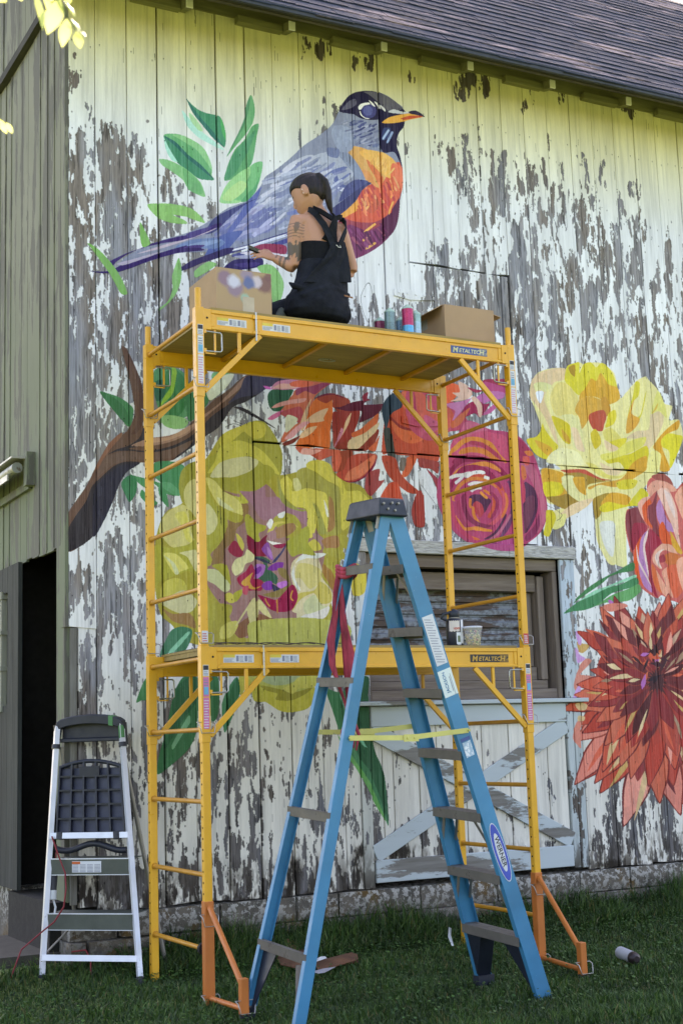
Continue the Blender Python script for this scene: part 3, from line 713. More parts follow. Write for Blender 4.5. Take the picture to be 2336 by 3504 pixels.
s 94284c 60 300,1200 340,1060 420,960 540,940 660,980 760,1080 800,1180
s d0783c 40 330,1300 350,1180 420,1100 520,1060 660,1080 760,1180
s 8c2848 46 250,1100 300,960 390,880 500,850
s e0dcd8 40 280,1060 330,1030 420,1020 500,990
s d8d4d8 34 330,1110 380,1070 430,1020
s e4e0e0 40 450,1050 520,1000 600,990 650,1010
s e4dcd8 36 480,1130 540,1105 640,1110 700,1090
s e0dcd8 34 640,1040 700,1060
s d8d0d0 34 500,1200 560,1160 620,1170
c 542c48 480,1260 530,1230 600,1230 690,1270 720,1300 690,1350 650,1420 600,1420 620,1340 560,1300 520,1350 500,1340
c b8404c 520,1340 560,1300 620,1340 640,1420 600,1480 560,1440 530,1400
s d87c3c 30 500,1270 490,1340 510,1370
s d87c3c 34 530,1360 530,1440 560,1500 600,1540
s e08c40 30 600,1200 650,1250 680,1270
s d87838 30 640,1180 700,1220 760,1230
s c85038 50 740,1240 760,1320 730,1420 680,1470
s 982c50 36 700,1220 780,1290 770,1400 700,1490
s c85060 40 820,1200 860,1300 840,1420 760,1520 640,1560
s 542c48 26 870,1440 820,1560 740,1660 640,1700
s d87040 30 860,1220 890,1300 870,1400 820,1480
s 883050 50 440,1230 430,1360 480,1480 600,1560 720,1540
s a83c5c 40 380,1300 380,1440 440,1560 560,1620
s d8803c 36 350,1460 380,1540 440,1600 560,1590 700,1610
s e0883c 30 540,1600 640,1610 730,1620
s d0683c 30 400,1600 480,1680 600,1710
s c04060 50 300,1300 310,1460 400,1620 540,1700
s 6c3c60 50 890,1100 960,1240 950,1400 900,1560 800,1680
s b86480 26 920,1440 860,1560 780,1660 680,1720
c b0487c 560,1770 700,1740 900,1700 960,1640 1000,1820 860,1845 700,1825
c c0607c 1030,900 1100,880 1200,960 1260,1160 1300,1300 1310,1460 1260,1600 1200,1640 1240,1480 1240,1300 1180,1160 1100,1000
c d86c40 1040,920 1080,940 1095,1040 1060,1080 1040,1020
c d85850 1060,820 1120,830 1130,900 1090,920 1060,880
c d8743c 1070,770 1140,760 1170,800 1120,820
c 542c48 1070,1110 1130,1120 1190,1180 1220,1300 1210,1420 1150,1560 1080,1640 1060,1400
c 703850 1080,1300 1160,1240 1190,1300 1170,1440 1100,1600 1070,1640
c c04058 1040,1040 1080,1160 1080,1300 1050,1300
c 883458 1080,1680 1180,1560 1230,1440 1240,1560 1180,1680 1100,1730
# right yellow flower (zoom 1736,1200 .3827)
@1736,1200,.3827
c e0d898 230,240 280,190 400,155 520,160 560,120 640,105 680,120 740,105 830,110 900,150 960,220 1000,420 1060,370 1150,270 1230,230 1260,260 1340,350 1400,470 1470,500 1440,620 1530,620 1565,780 1500,960 1440,1060 1350,1090 1240,1200 1180,1280 1060,1400 1040,1540 980,1880 900,1900 800,1700 780,1500 760,1330 700,1350 560,1480 380,1560 400,1440 560,1380 380,1370 340,1300 300,1060 470,1060 350,970 250,930 165,800 260,770 300,700 240,520 195,400 205,290
c e0c49c 230,240 300,190 430,155 520,160 530,230 500,260 420,280 380,330 330,390 330,460 400,620 450,840 400,760 330,600 250,480 200,420 205,290
c e0e0a0 230,300 300,280 390,310 340,370 290,350 250,360
c e4ecf8 250,370 290,360 320,370 310,430 290,470 260,430
c d8cc40 530,140 600,110 640,105 640,200 680,120 740,105 790,150 830,110 880,130 940,210 980,330 1000,420 920,470 860,400 740,330 700,340 640,400 560,330 510,260
c b08c34 545,150 600,125 600,230 560,200
c d4a038 690,340 740,250 790,270 830,200 900,300 980,330 1000,430 900,480 800,420 700,410 640,440 650,380
c e0d080 380,400 440,290 520,290 590,360 640,460 620,580 560,570 440,580 390,500
c dca848 600,530 650,430 740,410 830,440 870,480 850,540 740,560 720,620 660,700 640,600
c d0963c 830,430 880,420 920,530 880,590 850,560
c c45440 720,610 740,560 850,530 880,590 860,660 840,720 760,700
c d8c83c 880,640 900,560 960,530 970,600 940,660 870,690
c d8c838 310,650 330,700 400,800 450,860 360,970 250,930 165,800 250,770 290,720
c dca83c 240,800 330,830 400,880 360,940 280,870
c d8c434 390,590 450,600 540,650 560,700 560,830 500,810 440,720
c d0a03c 480,700 540,760 560,830 500,790
c e0dca0 480,580 580,570 640,620 670,760 690,900 600,870 570,780 560,660
c e4c8a4 570,690 620,700 660,800 690,900 620,880 590,800
c e8e4b0 350,1000 380,920 470,870 560,880 640,920 680,1020 540,1020
c d8c038 740,740 780,700 820,760 830,830 780,880 750,820
c dcd070 850,720 920,690 980,740 1020,800 940,820 870,800
c d8c83c 900,820 1060,780 1020,870 960,860
c e0c4a0 860,800 920,830 990,870 940,900 880,880
c d8cc40 1060,700 1080,540 1120,400 1140,280 1180,290 1170,400 1110,470 1080,600 1180,580 1220,420 1240,360 1200,560 1140,670
c dca040 1060,740 1070,600 1130,430 1110,560 1180,610 1140,690
c e0c8a0 1060,780 1150,720 1260,700 1280,560 1380,530 1390,640 1340,760 1260,880 1160,790
c dcd87c 1280,560 1340,360 1400,480 1420,600 1350,540
c d8b044 1290,560 1340,470 1330,520
c d8c834 860,960 1000,940 1100,920 1240,850 1260,960 1180,1070 1080,1100 1000,1000 900,1010
c dcd468 830,930 960,900 1060,820 1230,770 1210,850 1100,910 960,960 850,980
c d49c34 1060,1100 1120,1000 1240,940 1240,1060 1160,1120 1060,1180
c e0c8a0 820,1000 960,1060 1040,1050 980,1110 880,1100
c dcd070 700,1000 780,1020 820,1060 900,1110 1000,1120 1060,1090 1000,1140 880,1140 780,1090
c e8e090 1260,930 1320,890 1370,930 1350,1050 1250,1090
c d89c34 1370,930 1300,860 1400,720 1530,620 1520,700 1440,740 1380,860 1450,1060 1360,1070
c d8cc38 1370,800 1430,740 1510,750 1565,780 1500,960 1450,1050 1440,900 1380,860
c c45440 470,1070 600,1060 680,1060 740,1090 830,1140 920,1155 820,1155 700,1110 560,1100
c a08038 500,1110 640,1090 760,1130 860,1160 940,1160 800,1180 720,1200 690,1260 640,1200
c d8a038 300,1060 460,1080 500,1110 480,1200 540,1280 420,1310 340,1300
c d8c834 320,1180 460,1180 500,1240 460,1290 340,1305
c a08038 345,1310 460,1300 540,1280 650,1355 540,1420 430,1385
c e0dca0 480,1130 580,1120 590,1200 650,1350 560,1300 500,1220
c d49c34 580,1140 680,1130 690,1200 700,1290 620,1240
c e4c8a0 560,1380 760,1320 700,1400 540,1490 400,1540
c dcd88c 380,1560 440,1480 520,1460 500,1560 420,1600
c d8a040 720,1220 840,1180 1000,1150 1070,1090 1080,1180 960,1220 820,1200 740,1240
c d8c83c 970,1180 1060,1150 1160,1160 1120,1230 1000,1240
c a88838 770,1320 900,1270 880,1340 820,1400 840,1440 790,1510 765,1400
c d8a038 830,1370 920,1270 1060,1290 1100,1330 1040,1400 900,1400
c d8c834 820,1400 900,1350 1060,1380 1140,1290 1240,1260 1180,1370 1040,1400 900,1440 840,1440
c e4e8e8 1150,1300 1180,1240 1190,1290 1165,1330
c d8cc38 1190,1230 1260,1290 1190,1380 1100,1370
c e0dca0 790,1510 900,1450 1070,1400 1060,1480 1060,1800 1060,1930 960,1910 860,1800 810,1640
c d8dcd8 820,1550 900,1520 960,1560 940,1840 860,1740
c d4c434 345,1430 400,1430 430,1490 400,1580 370,1660 320,1640 340,1530
# tulip coral (zoom 1836,1600 s.3189)
@1836,1600,.3189
c c8605c 960,460 1000,440 1090,430 1150,380 1220,300 1180,240 1200,130 1330,60 1420,110 1490,230 1568,160 1700,160 1700,1400 1460,1430 1340,1370 1280,1400 1120,1290 1050,1150 1030,930 1000,890 955,700 945,560
c 843c44 950,600 965,470 1080,425 1130,540 1170,640 1100,800 1020,890 980,760
c a03044 1040,600 1150,600 1180,660 1060,850 1020,880 1010,740
c e09c88 1180,230 1240,150 1330,130 1430,170 1500,240 1440,260 1360,220 1270,260 1220,310
c a05048 1230,90 1330,60 1420,110 1460,190 1380,150 1280,130
c e8a898 1080,400 1130,330 1220,310 1140,400 1130,480 1150,560 1120,520
c e05c34 1130,420 1200,340 1230,380 1190,420 1180,520 1220,600 1260,650 1220,640 1150,560
c 843c44 1190,420 1240,380 1290,250 1280,520 1340,800 1240,900 1180,1020 1160,880 1240,660 1200,560
c b880b8 1280,420 1320,340 1360,450 1400,560 1480,640 1470,690 1400,680 1330,620 1290,540
c e4b4a4 1290,260 1360,215 1420,250 1500,450 1520,700 1540,860 1500,780 1440,600 1360,420
c e4c8c4 1360,240 1420,280 1470,420 1480,540 1420,420
c e05830 1310,640 1350,580 1400,680 1440,760 1440,860 1360,820 1320,760
c d8a038 1430,680 1480,760 1560,900 1540,930 1460,860
c e8a48c 1480,300 1568,190 1700,200 1700,800 1568,560 1510,420
c a03044 1160,760 1220,660 1340,800 1260,880 1220,1000 1240,1200 1300,1400 1240,1330 1170,1100
c e05830 1035,1000 1050,870 1080,800 1120,740 1110,900 1130,1160 1140,1270 1090,1220 1050,1100
c b880b8 1110,780 1180,680 1160,800 1160,960 1200,1200 1240,1340 1140,1260 1090,1060
c e4c8c4 1065,830 1100,1000 1180,1160 1230,1280 1160,1160 1080,1000
c e4c8c4 1200,650 1180,760 1160,860 1190,1060 1200,1180 1140,900 1150,760
c e8a890 1240,1000 1260,900 1340,820 1440,830 1510,920 1500,950 1400,890 1340,900 1290,980 1340,1080 1310,1080
c e4c8c0 1265,960 1300,900 1370,870 1320,920 1310,1010 1340,1080 1290,1040
c d07040 1350,960 1440,910 1568,960 1500,1050 1400,1040
c 9c3440 1310,960 1360,930 1380,1000 1320,1020
c e06c40 1230,1040 1270,1080 1320,1250 1350,1350 1280,1300 1240,1180
c e8a088 1280,1100 1340,1200 1400,1300 1440,1420 1340,1340 1300,1200
c e8a088 1340,1120 1440,1060 1440,1240 1460,1400 1400,1300
c d86044 1400,1060 1560,1050 1600,1200 1560,1330 1480,1400 1420,1240
c e8a48c 1500,1000 1700,960 1700,1300 1568,1320
c 3c8050 370,1460 440,1380 560,1280 700,1190 860,1110 1030,1015 1040,1100 900,1130 780,1170 700,1240 600,1310 480,1390
c 8cd0b0 440,1440 600,1330 760,1270 900,1210 1050,1150 1060,1180 900,1240 760,1290 620,1360
c 3c8458 265,1568 400,1460 600,1370 760,1290 900,1250 1060,1180 1090,1240 1000,1290 800,1350 640,1480 500,1530 370,1545
c 589c60 640,1480 800,1370 980,1300 1090,1250 1110,1330 1000,1420 900,1440 740,1450
# red dahlia centre: src centre ~ (2245,2330); petals generated by rings
@1886,1950,.287
c a8443a 520,1390 560,1100 700,860 900,700 1200,620 1500,700 1700,800 1700,2400 1400,2500 1150,2400 900,2250 700,2000 560,1700
c d88878 240,1390 290,1200 400,1060 480,1090 340,1240 440,1260 600,1300 560,1420 340,1360 300,1480
c c8a060 280,860 370,880 460,900 370,990 300,960
c c898d0 265,730 350,820 340,900 280,840
c c898d0 260,930 330,1010 400,1060 320,1110 280,1100
c c898d0 240,1500 290,1390 340,1400 300,1500 240,1540
c b86cb8 670,360 720,370 790,440 780,480 720,460
c 4c2c30 900,1000 1100,700 1240,640 1400,700 1480,900 1500,1300 1400,1500 1100,1500 1000,1300
D
@1886,1950,.287
c d88878 240,2000 280,1830 360,1750 360,1860 330,1900 340,2120 290,2080
c d8b888 270,1600 350,1580 420,1610 400,1670 310,1670
c d8b888 310,1740 390,1750 380,1800 300,1800
c d88070 600,440 700,400 860,400 900,440 700,500

'''
O = (0, 0, 1)
for ln in MURAL.strip().split('\n'):
    if not ln.strip() or ln[0] == '#': continue
    if ln[0] == '@': a = ln[1:].split(',');  O = (float(a[0]), float(a[1]), float(a[2])); continue
    if ln[0] == 'D': dahlia(); continue
    if ln[0] == 'f':
        pl, ang, ln_, wd, cnt, pal = ln[2:].split(';'); P = [tuple(map(float, t.split(','))) for t in pl.split()]; pal = pal.split(); rr = random.Random(len(P)*7+int(P[0][0]))
        xa = [p[0] for p in P]; ya = [p[1] for p in P]; k = 0; tries = 0
        while k < int(cnt) and tries < 6000:
            tries += 1; x = rr.uniform(min(xa), max(xa)); y = rr.uniform(min(ya), max(ya))
            if not inside(P, x, y): continue
            a = math.radians(float(ang)+rr.uniform(-13, 13)); l_ = float(ln_)*rr.uniform(.5, 1.2)/2; cu = rr.uniform(-.15, .15)*l_
            q = [(x-math.cos(a)*l_, y-math.sin(a)*l_), (x+cu, y+cu), (x+math.cos(a)*l_, y+math.sin(a)*l_)]
            if not (inside(P, *q[0]) and inside(P, *q[2])): continue
            stroke([(O[0]+s_[0]*O[2], O[1]+s_[1]*O[2]) for s_ in q], float(wd)*rr.uniform(.6, 1.3), C(rr.choice(pal))); k += 1
        continue
    t = ln.split()
    if t[0] == 'c': P = np.array([tuple(map(float, s_.split(','))) for s_ in t[2:]])*O[2]+np.array(O[:2]); fill(to_wall(smooth_closed(P)), C(t[1].lower()))
    if t[0] == 's': P = np.array([tuple(map(float, s_.split(','))) for s_ in t[3:]])*O[2]+np.array(O[:2]); stroke(P, float(t[2])*(O[2] if O[2] < 1 else 1), C(t[1]))
mm = MUR[..., None]
# mural colours: brushed on, thinner over bare wood; edges nibbled by the rough grain
thin = np.where(peel, .88, .94)[..., None]*(1-.10*np.clip((g1-.5)*5, -1, 1)[..., None])
cov = MUR.copy()
lum = PAINT.mean(2, keepdims=True); PAINT = np.clip((lum+(PAINT-lum)*1.0)*np.array([1.03, 1.01, .99]), 0, 1)
PAINT *= (1+.10*(g3[..., None]-.5)+.16*(g1[..., None]-.5))
IMG = np.where(cov[..., None], IMG*(1-thin)+PAINT*thin, IMG)
# fine dark cracks and drips down the boards
crk = per_board(fbm(.007, .30, 901, 3, .6)); IMG = np.where((crk > .83)[..., None], IMG*.55, IMG)
# nail heads, two to a board at each rail
nr = random.Random(12)
for b0, b1 in zip(EDGE[:-1], EDGE[1:]):
    for zz in (.50, 1.08, 1.62, 2.18, 2.72, 3.12, 3.30, 3.95, 4.55, 5.15, 5.72):
        for q in (.18, .82):
            xi = int((b0+(b1-b0)*q+nr.uniform(-.012, .012)-X0)/PX); zi = int((zz+nr.uniform(-.02, .02)-Z0)/PX)
            if nr.random() < .8 and 2 < xi < NX-3 and 4 < zi < NZ-3: IMG[zi:zi+2, xi:xi+2] *= .35; IMG[zi-3:zi, xi:xi+2] *= .82
# pencil sketch lines on the unpainted patch beside the seated painter
def pencil(pts):
    P = smooth_closed(np.array(pts, float), 8)[:(len(pts)-1)*8]; W_ = to_wall(P)
    for i in range(len(W_)-1):
        for t in np.linspace(0, 1, 12):
            x, z = W_[i]*(1-t)+W_[i+1]*t
            if 0 <= int(x) < NX and 0 <= int(z) < NZ: IMG[int(z), int(x)] *= .72
for q in [[(1262, 970), (1236, 1010), (1240, 1060), (1262, 1100)], [(1262, 970), (1276, 1020), (1266, 1070), (1262, 1100)], [(1230, 1040), (1222, 1070), (1230, 1105)], [(1275, 1030), (1284, 1070), (1280, 1110)],
          [(1780, 1210), (1830, 1130), (1850, 1100)], [(1770, 1260), (1820, 1190), (1845, 1150)], [(800, 1440), (830, 1452)], [(772, 1462), (800, 1450), (825, 1460)], [(1440, 1660), (1470, 1700), (1500, 1740)], [(1870, 1730), (1920, 1760), (1900, 1780)]]: pencil(q)
IMG = np.clip(IMG, 0, 1)
def make_image(name, rgb, cs):
    h, w_ = rgb.shape[:2]; im = bpy.data.images.new(name, w_, h, alpha=False, float_buffer=False); im.colorspace_settings.name = cs
    buf = np.ones((h, w_, 4), np.float32); buf[..., :3] = rgb if rgb.ndim == 3 else rgb[..., None]
    im.pixels.foreach_set(buf.ravel()); im.update(); im.pack(); return im
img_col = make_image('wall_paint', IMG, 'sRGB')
hgt = np.where(peel & ~cov, .25, .85).astype(np.float32)+.10*(g1-.5)+.06*(g3-.5)
img_hgt = make_image('wall_relief', np.clip(hgt, 0, 1).astype(np.float32), 'Non-Color')
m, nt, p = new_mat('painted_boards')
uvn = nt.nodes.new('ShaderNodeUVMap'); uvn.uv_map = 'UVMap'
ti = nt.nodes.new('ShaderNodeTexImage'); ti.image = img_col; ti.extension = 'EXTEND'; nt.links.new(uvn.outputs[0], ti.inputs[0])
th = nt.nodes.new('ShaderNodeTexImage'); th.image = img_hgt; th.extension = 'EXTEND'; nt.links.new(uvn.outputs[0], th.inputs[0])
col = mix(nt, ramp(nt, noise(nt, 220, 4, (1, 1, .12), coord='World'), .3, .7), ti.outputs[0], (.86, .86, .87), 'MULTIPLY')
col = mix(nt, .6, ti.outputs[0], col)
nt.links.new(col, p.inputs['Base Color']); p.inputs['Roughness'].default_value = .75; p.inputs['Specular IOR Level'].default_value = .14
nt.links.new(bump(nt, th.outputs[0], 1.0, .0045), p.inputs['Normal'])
M_WALL = m
def wall_uv(co): return np.stack([(co[:, 0]-X0)/(NX*PX), (co[:, 2]-Z0)/(NZ*PX)], 1)
del PAINT, U, V, XX, ZZ, wcol, pcol, IMG, MUR, mm, thin, cov, crk, dens, n, g1, g2, g3, g4, hgt, peel, rim
# ------------------------------------------------------------------ ground
def gz(x, y):
    """ground height: flat lawn, banked slightly up to the wall"""
    t = np.clip((y-.75)/.6, 0, 1); return t*t*(3-2*t)*(.055+.01*np.sin(x*2.1))+.008*np.sin(x*3.7+y*2.3)+.006*np.sin(y*5.1-x*1.3)
M_SOIL, nt, p = new_mat('lawn_soil')
c = mix(nt, ramp(nt, noise(nt, 9, 6, coord='World'), .35, .65), srgb('4e5d28'), srgb('667636')); c = mix(nt, ramp(nt, noise(nt, 60, 5, coord='World'), .5, .62), c, srgb('727c40'))
nt.links.new(c, p.inputs['Base Color']); p.inputs['Roughness'].default_value = .95; nt.links.new(bump(nt, noise(nt, 90, 6, coord='World'), .8, .02), p.inputs['Normal'])
def grid_ground():
    xs_ = np.concatenate([np.linspace(-80, -4, 20), np.linspace(-3.8, 7, 109), np.linspace(8, 80, 19)]); ys_ = np.concatenate([np.linspace(-80, -6, 20), np.linspace(-5.8, 2, 79), np.linspace(3, 80, 20)])
    b = MB(); nx = len(xs_)
    for y in ys_:
        for x in xs_: b.v.append((x, y, float(gz(x, y))))
    for j in range(len(ys_)-1):
        for i in range(nx-1): b.f.append((j*nx+i, j*nx+i+1, (j+1)*nx+i+1, (j+1)*nx+i)); b.sm.append(True); b.mi.append(0)
    return b
tag(grid_ground().build('lawn', M_SOIL), kind='structure')

# ------------------------------------------------------------------ barn
barn = empty('barn', (2.5, YW, 0)); tag(barn, 'old weathered plank barn with a painted robin and flower mural and dark shingle roof', 'barn')
def part(mb, name, mats, parent=None, **k):
    o = mb.build(name, mats, None, **k); pa = parent or barn
    o.parent = pa; o.matrix_parent_inverse = world_of(pa).inverted(); return o
def world_of(o):
    m_ = o.matrix_basis.copy()
    while o.parent: m_ = o.parent.matrix_basis @ m_ if o.matrix_parent_inverse == Matrix.Identity(4) else o.parent.matrix_basis @ o.matrix_parent_inverse @ m_; o = o.parent
    return m_
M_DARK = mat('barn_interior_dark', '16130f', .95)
M_GREY = wood('grey_timber', '5c5850', '8b8984')
M_TRIM = wood('flaking_pale_trim', '6c6862', '8f8c88', 'x', paint='b9c3c7', pamt=.56, pscale=6)
M_TRIMV = wood('flaking_pale_trim_upright', '6c6862', '8f8c88', 'z', paint='b9c3c7', pamt=.57, pscale=6)
M_BROWN = wood('brown_window_timber', '6a5d55', '8d8077', 'x')
M_BROWNV = wood('brown_window_timber_upright', '6a5d55', '8d8077', 'z')
WX0, WX1, WZ0, WZ1 = 1.70, 3.27, 1.53, 2.475       # window opening
DX0, DX1, DZ0 = 1.70, 3.27, .36                    # lower door
TX0, TX1 = 1.62, 3.40                              # trim outer edges
HX0, HX1, HZT = 2.135, 2.955, 4.585                # loft hatch
rb = random.Random(3)
def plank(x0, x1, z0, z1, y=YW, th=.024, parent=None, name='plank', lean=0.0):
    b = MB(); g = .0012+rb.random()*.0016; dy = rb.uniform(-.003, .003); x0 += g+(.003 if any(abs(x0-e) < .004 for e in (.283, .698, .909, 1.135, 1.944)) else 0); x1 -= g+(.003 if any(abs(x1-e) < .004 for e in (.283, .698, .909, 1.135, 1.944)) else 0)
    n_ = max(1, int((z1-z0)/.5)); R_ = []
    for i in range(n_+1):
        z = z0+(z1-z0)*i/n_; w_ = rb.uniform(-.0015, .0015); o_ = rb.uniform(-.0012, .0012); c_ = .003
        yy = y+dy+o_; zl = zr = z
        if i == 0: zl += rb.uniform(-.012, .012); zr += rb.uniform(-.012, .012)
        R_.append([(x0+w_, yy+th, zl), (x0+w_, yy+c_, zl), (x0+w_+c_, yy, zl), (x1+w_-c_, yy, zr), (x1+w_, yy+c_, zr), (x1+w_, yy+th, zr)])
    b.rings(R_, smooth=False)
    return part(b, name, M_WALL, parent, uvf=wall_uv)
ZTOP = 6.26
hatch = empty('loft_door', (0, 0, 0)); hatch.parent = barn; hatch.matrix_parent_inverse = barn.matrix_basis.inverted()
for i in range(len(EDGE)-1):
    a, b_ = EDGE[i], EDGE[i+1]
    if b_ <= .91 or i <= 5: 
        plank(a, b_, 2.0 if i == 0 else ZB, ZTOP)
        continue
    if a >= HX0-.02 and b_ <= HX1+.08:
        plank(a, b_, HZT+.006, ZTOP)
    else: plank(a, b_, ZLINE+.004, ZTOP)
# corner board and the lapped repair at its foot
b = MB(); b.box(-.300, -.262, YW-.001, YW+.02, .40, 1.995); part(b, 'corner_board', M_GREY)
plank(-.252, -.139, .38, 2.02, y=YW+.006)
hx = [HX0+.008, 2.225, 2.345, 2.50, 2.58, 2.70, 2.78, HX1-.045]
hx = [HX0+.004, 2.335, 2.545, 2.70, HX1-.05]
for a, b_ in zip(hx[:-1], hx[1:]): plank(a, b_, ZLINE+.008, HZT-.006, y=YW-.004, parent=hatch)
b = MB(); b.box(HX1-.046, HX1+.004, YW-.016, YW+.012, ZLINE+.012, HZT-.01); part(b, 'edge_batten', M_WALL, hatch, uvf=wall_uv)
def hinge(x, z, ln):
    b = MB(); pts = [(x-.10, .028), (x, .034), (x+ln, .010)]
    f = [(x-.13, z-.022), (x+.0, z-.04), (x+ln, z-.020), (x+ln, z+.002), (x, z+.035), (x-.13, z+.024)]
    b.v = [(q[0], YW-.010, q[1]) for q in f]+[(q[0], YW-.004, q[1]) for q in f]
    b.f = [tuple(range(6)), tuple(reversed(range(6, 12)))]+[(k, 6+k, 6+(k+1) % 6, (k+1) % 6) for k in range(6)]; b.sm = [False]*8; b.mi = [0]*8
    for k in range(5):
        xx = x-.09+k*(ln+.07)/4; b.tube([(xx, YW-.010, z+.004), (xx, YW-.015, z+.004)], .007, 8)
    return part(b, 'hinge', M_WALL, hatch, uvf=wall_uv)
hinge(HX0, 4.345, .20); hinge(HX0+.02, 3.44, .22)
# boards below the cross joint
LED = [.909, 1.135, 1.355, 1.50, TX0-.012]
plank(.911, 1.135, ZB, ZLINE-.004); plank(1.135, 1.355, ZB, ZLINE-.004); plank(1.355, 1.50, ZB, ZLINE-.004); plank(1.50, TX0-.004, ZB, ZLINE-.004)
xl = [TX0-.002, 1.76, 1.93, 2.11, 2.33, 2.52, 2.73, 2.90, 3.11, 3.245, TX1]
for a, b_ in zip(xl[:-1], xl[1:]): plank(a, b_, 2.61, ZLINE-.004)
xl = [TX1+.004, 3.50, 3.66, 3.81, 3.96, 4.13, 4.30, 4.49, 4.68, 4.90, 5.11, 5.32]
for a, b_ in zip(xl[:-1], xl[1:]): plank(a, b_, ZB, ZLINE-.004)
for k in range(26): plank(5.32+k*.21, 5.53+k*.21, ZB, ZTOP)
# trim round window and lower door
def brd(name, x0, x1, y0, y1, z0, z1, mt, parent=None, bev=.004):
    b = MB(); b.box(x0, x1, y0, y1, z0, z1); return part(b, name, mt, parent, bevel=bev, uvf=wall_uv if mt is M_WALL else None)
M_OLDGREY = wood('silver_grey_timber', '77726d', 'a9a6a4', 'x', paint='cfd2d4', pamt=.42, pscale=4)
win = empty('window'); win.parent = barn; win.matrix_parent_inverse = barn.matrix_basis.inverted()
brd('lintel_board', 1.60, 3.415, YW-.035, YW+.004, 2.515, 2.605, M_WALL, win)
brd('side_trim', TX0, 1.700, YW-.022, YW+.004, 1.530, 2.512, M_WALL, win)
brd('side_trim', 3.275, TX1, YW-.022, YW+.004, 1.530, 2.512, M_WALL, win)
brd('sill', 1.60, 3.44, YW-.055, YW+.10, 1.500, 1.528, M_TRIM, win)
# timber frame stepping back into the wall
brd('frame_head', 1.701, 3.274, YW+.02, YW+.10, 2.43, 2.513, M_BROWN, win)
brd('frame_jamb', 1.701, 1.735, YW+.02, YW+.17, 1.53, 2.428, M_BROWNV, win)
brd('frame_jamb', 3.235, 3.274, YW+.02, YW+.17, 1.53, 2.428, M_BROWNV, win)
brd('frame_jamb', 3.150, 3.205, YW+.09, YW+.20, 1.665, 2.40, M_BROWNV, win)
brd('frame_sill', 1.736, 3.234, YW+.03, YW+.20, 1.53, 1.60, M_BROWN, win)
brd('frame_sill', 1.736, 3.20, YW+.09, YW+.21, 1.602, 1.66, M_BROWN, win)
brd('inner_head', 1.736, 3.148, YW+.11, YW+.20, 2.29, 2.41, M_BROWN, win)
brd('inner_jamb', 3.085, 3.14, YW+.16, YW+.21, 1.76, 2.288, M_BROWNV, win)
brd('inner_sill', 1.736, 3.14, YW+.13, YW+.22, 1.662, 1.755, M_BROWN, win)
M_RUST, nt, p = new_mat('rusted_galvanised_shutter')
nn = noise(nt, 5, 9, (.6, 1, 3.2), .68, coord='World'); f = ramp(nt, nn, .47, .53)
c = mix(nt, f, srgb('7b828f'), srgb('4c3a35')); c = mix(nt, ramp(nt, noise(nt, 30, 5, coord='World'), .45, .7), c, srgb('3c3534')); nt.links.new(c, p.inputs['Base Color']); p.inputs['Roughness'].default_value = .6
nt.links.new(bump(nt, nn, .3, .003), p.inputs['Normal'])
z = 1.757; k = 0
while z < 2.288:                                       # corrugated slats of the closed shutter
    h_ = .0885; b = MB(); y_ = YW+.225; R_ = []
    pro = [(0, 0), (-.004, .012), (-.020, .02), (-.022, .055), (-.004, .062), (-.002, .0865)]
    xs2 = (1.74, 3.084 if z > 1.755 else 3.14)
    R_ = [[(x, y_+dy, z+dz) for dy, dz in pro]+[(x, y_+.008, z+.0865), (x, y_+.008, z)] for x in xs2]
    b.rings(R_, smooth=False); part(b, 'slat', M_RUST, win); z += h_
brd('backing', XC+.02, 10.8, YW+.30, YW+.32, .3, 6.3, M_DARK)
# lower stable door
door = empty('stable_door'); door.parent = barn; door.matrix_parent_inverse = barn.matrix_basis.inverted()
M_DWHITE = wood('flaking_white_door', '5e574f', '858079', 'z', paint='d0cdc6', pamt=.555, pscale=4.5)
xl = [1.70, 1.785, 1.865, 2.06, 2.20, 2.42, 2.56, 2.78, 2.96, 3.10, 3.262]
for a, b_ in zip(xl[:-1], xl[1:]): brd('plank', a+.003, b_-.003, YW+.004+rb.random()*.003, YW+.026, DZ0+.02, 1.498, M_WALL, door, .003)
brd('side_post', TX0+.0, 1.692, YW-.012, YW+.024, .345, 1.496, M_WALL, door)
brd('side_post', 3.268, 3.325, YW-.012, YW+.026, .365, 1.496, M_WALL, door); brd('side_post', 3.332, TX1-.004, YW-.010, YW+.026, .362, 1.496, M_WALL, door)
brd('top_rail', 1.70, 3.262, YW-.020, YW+.002, 1.365, 1.494, M_TRIM, door)
brd('bottom_rail', 1.70, 3.262, YW-.020, YW+.002, .378, .52, M_TRIM, door)
def diag(xa, za, xb, zb, y):
    b = MB(); b.bar((xa, y, za), (xb, y, zb), .012, .112, up=(0, 0, 1)); 
    # bar's first width runs across the wall normal
    return part(b, 'brace', M_TRIM, door, bevel=.003)
diag(1.70, .555, 3.262, 1.345, YW-.0060); diag(1.70, 1.345, 3.262, .555, YW-.0105)
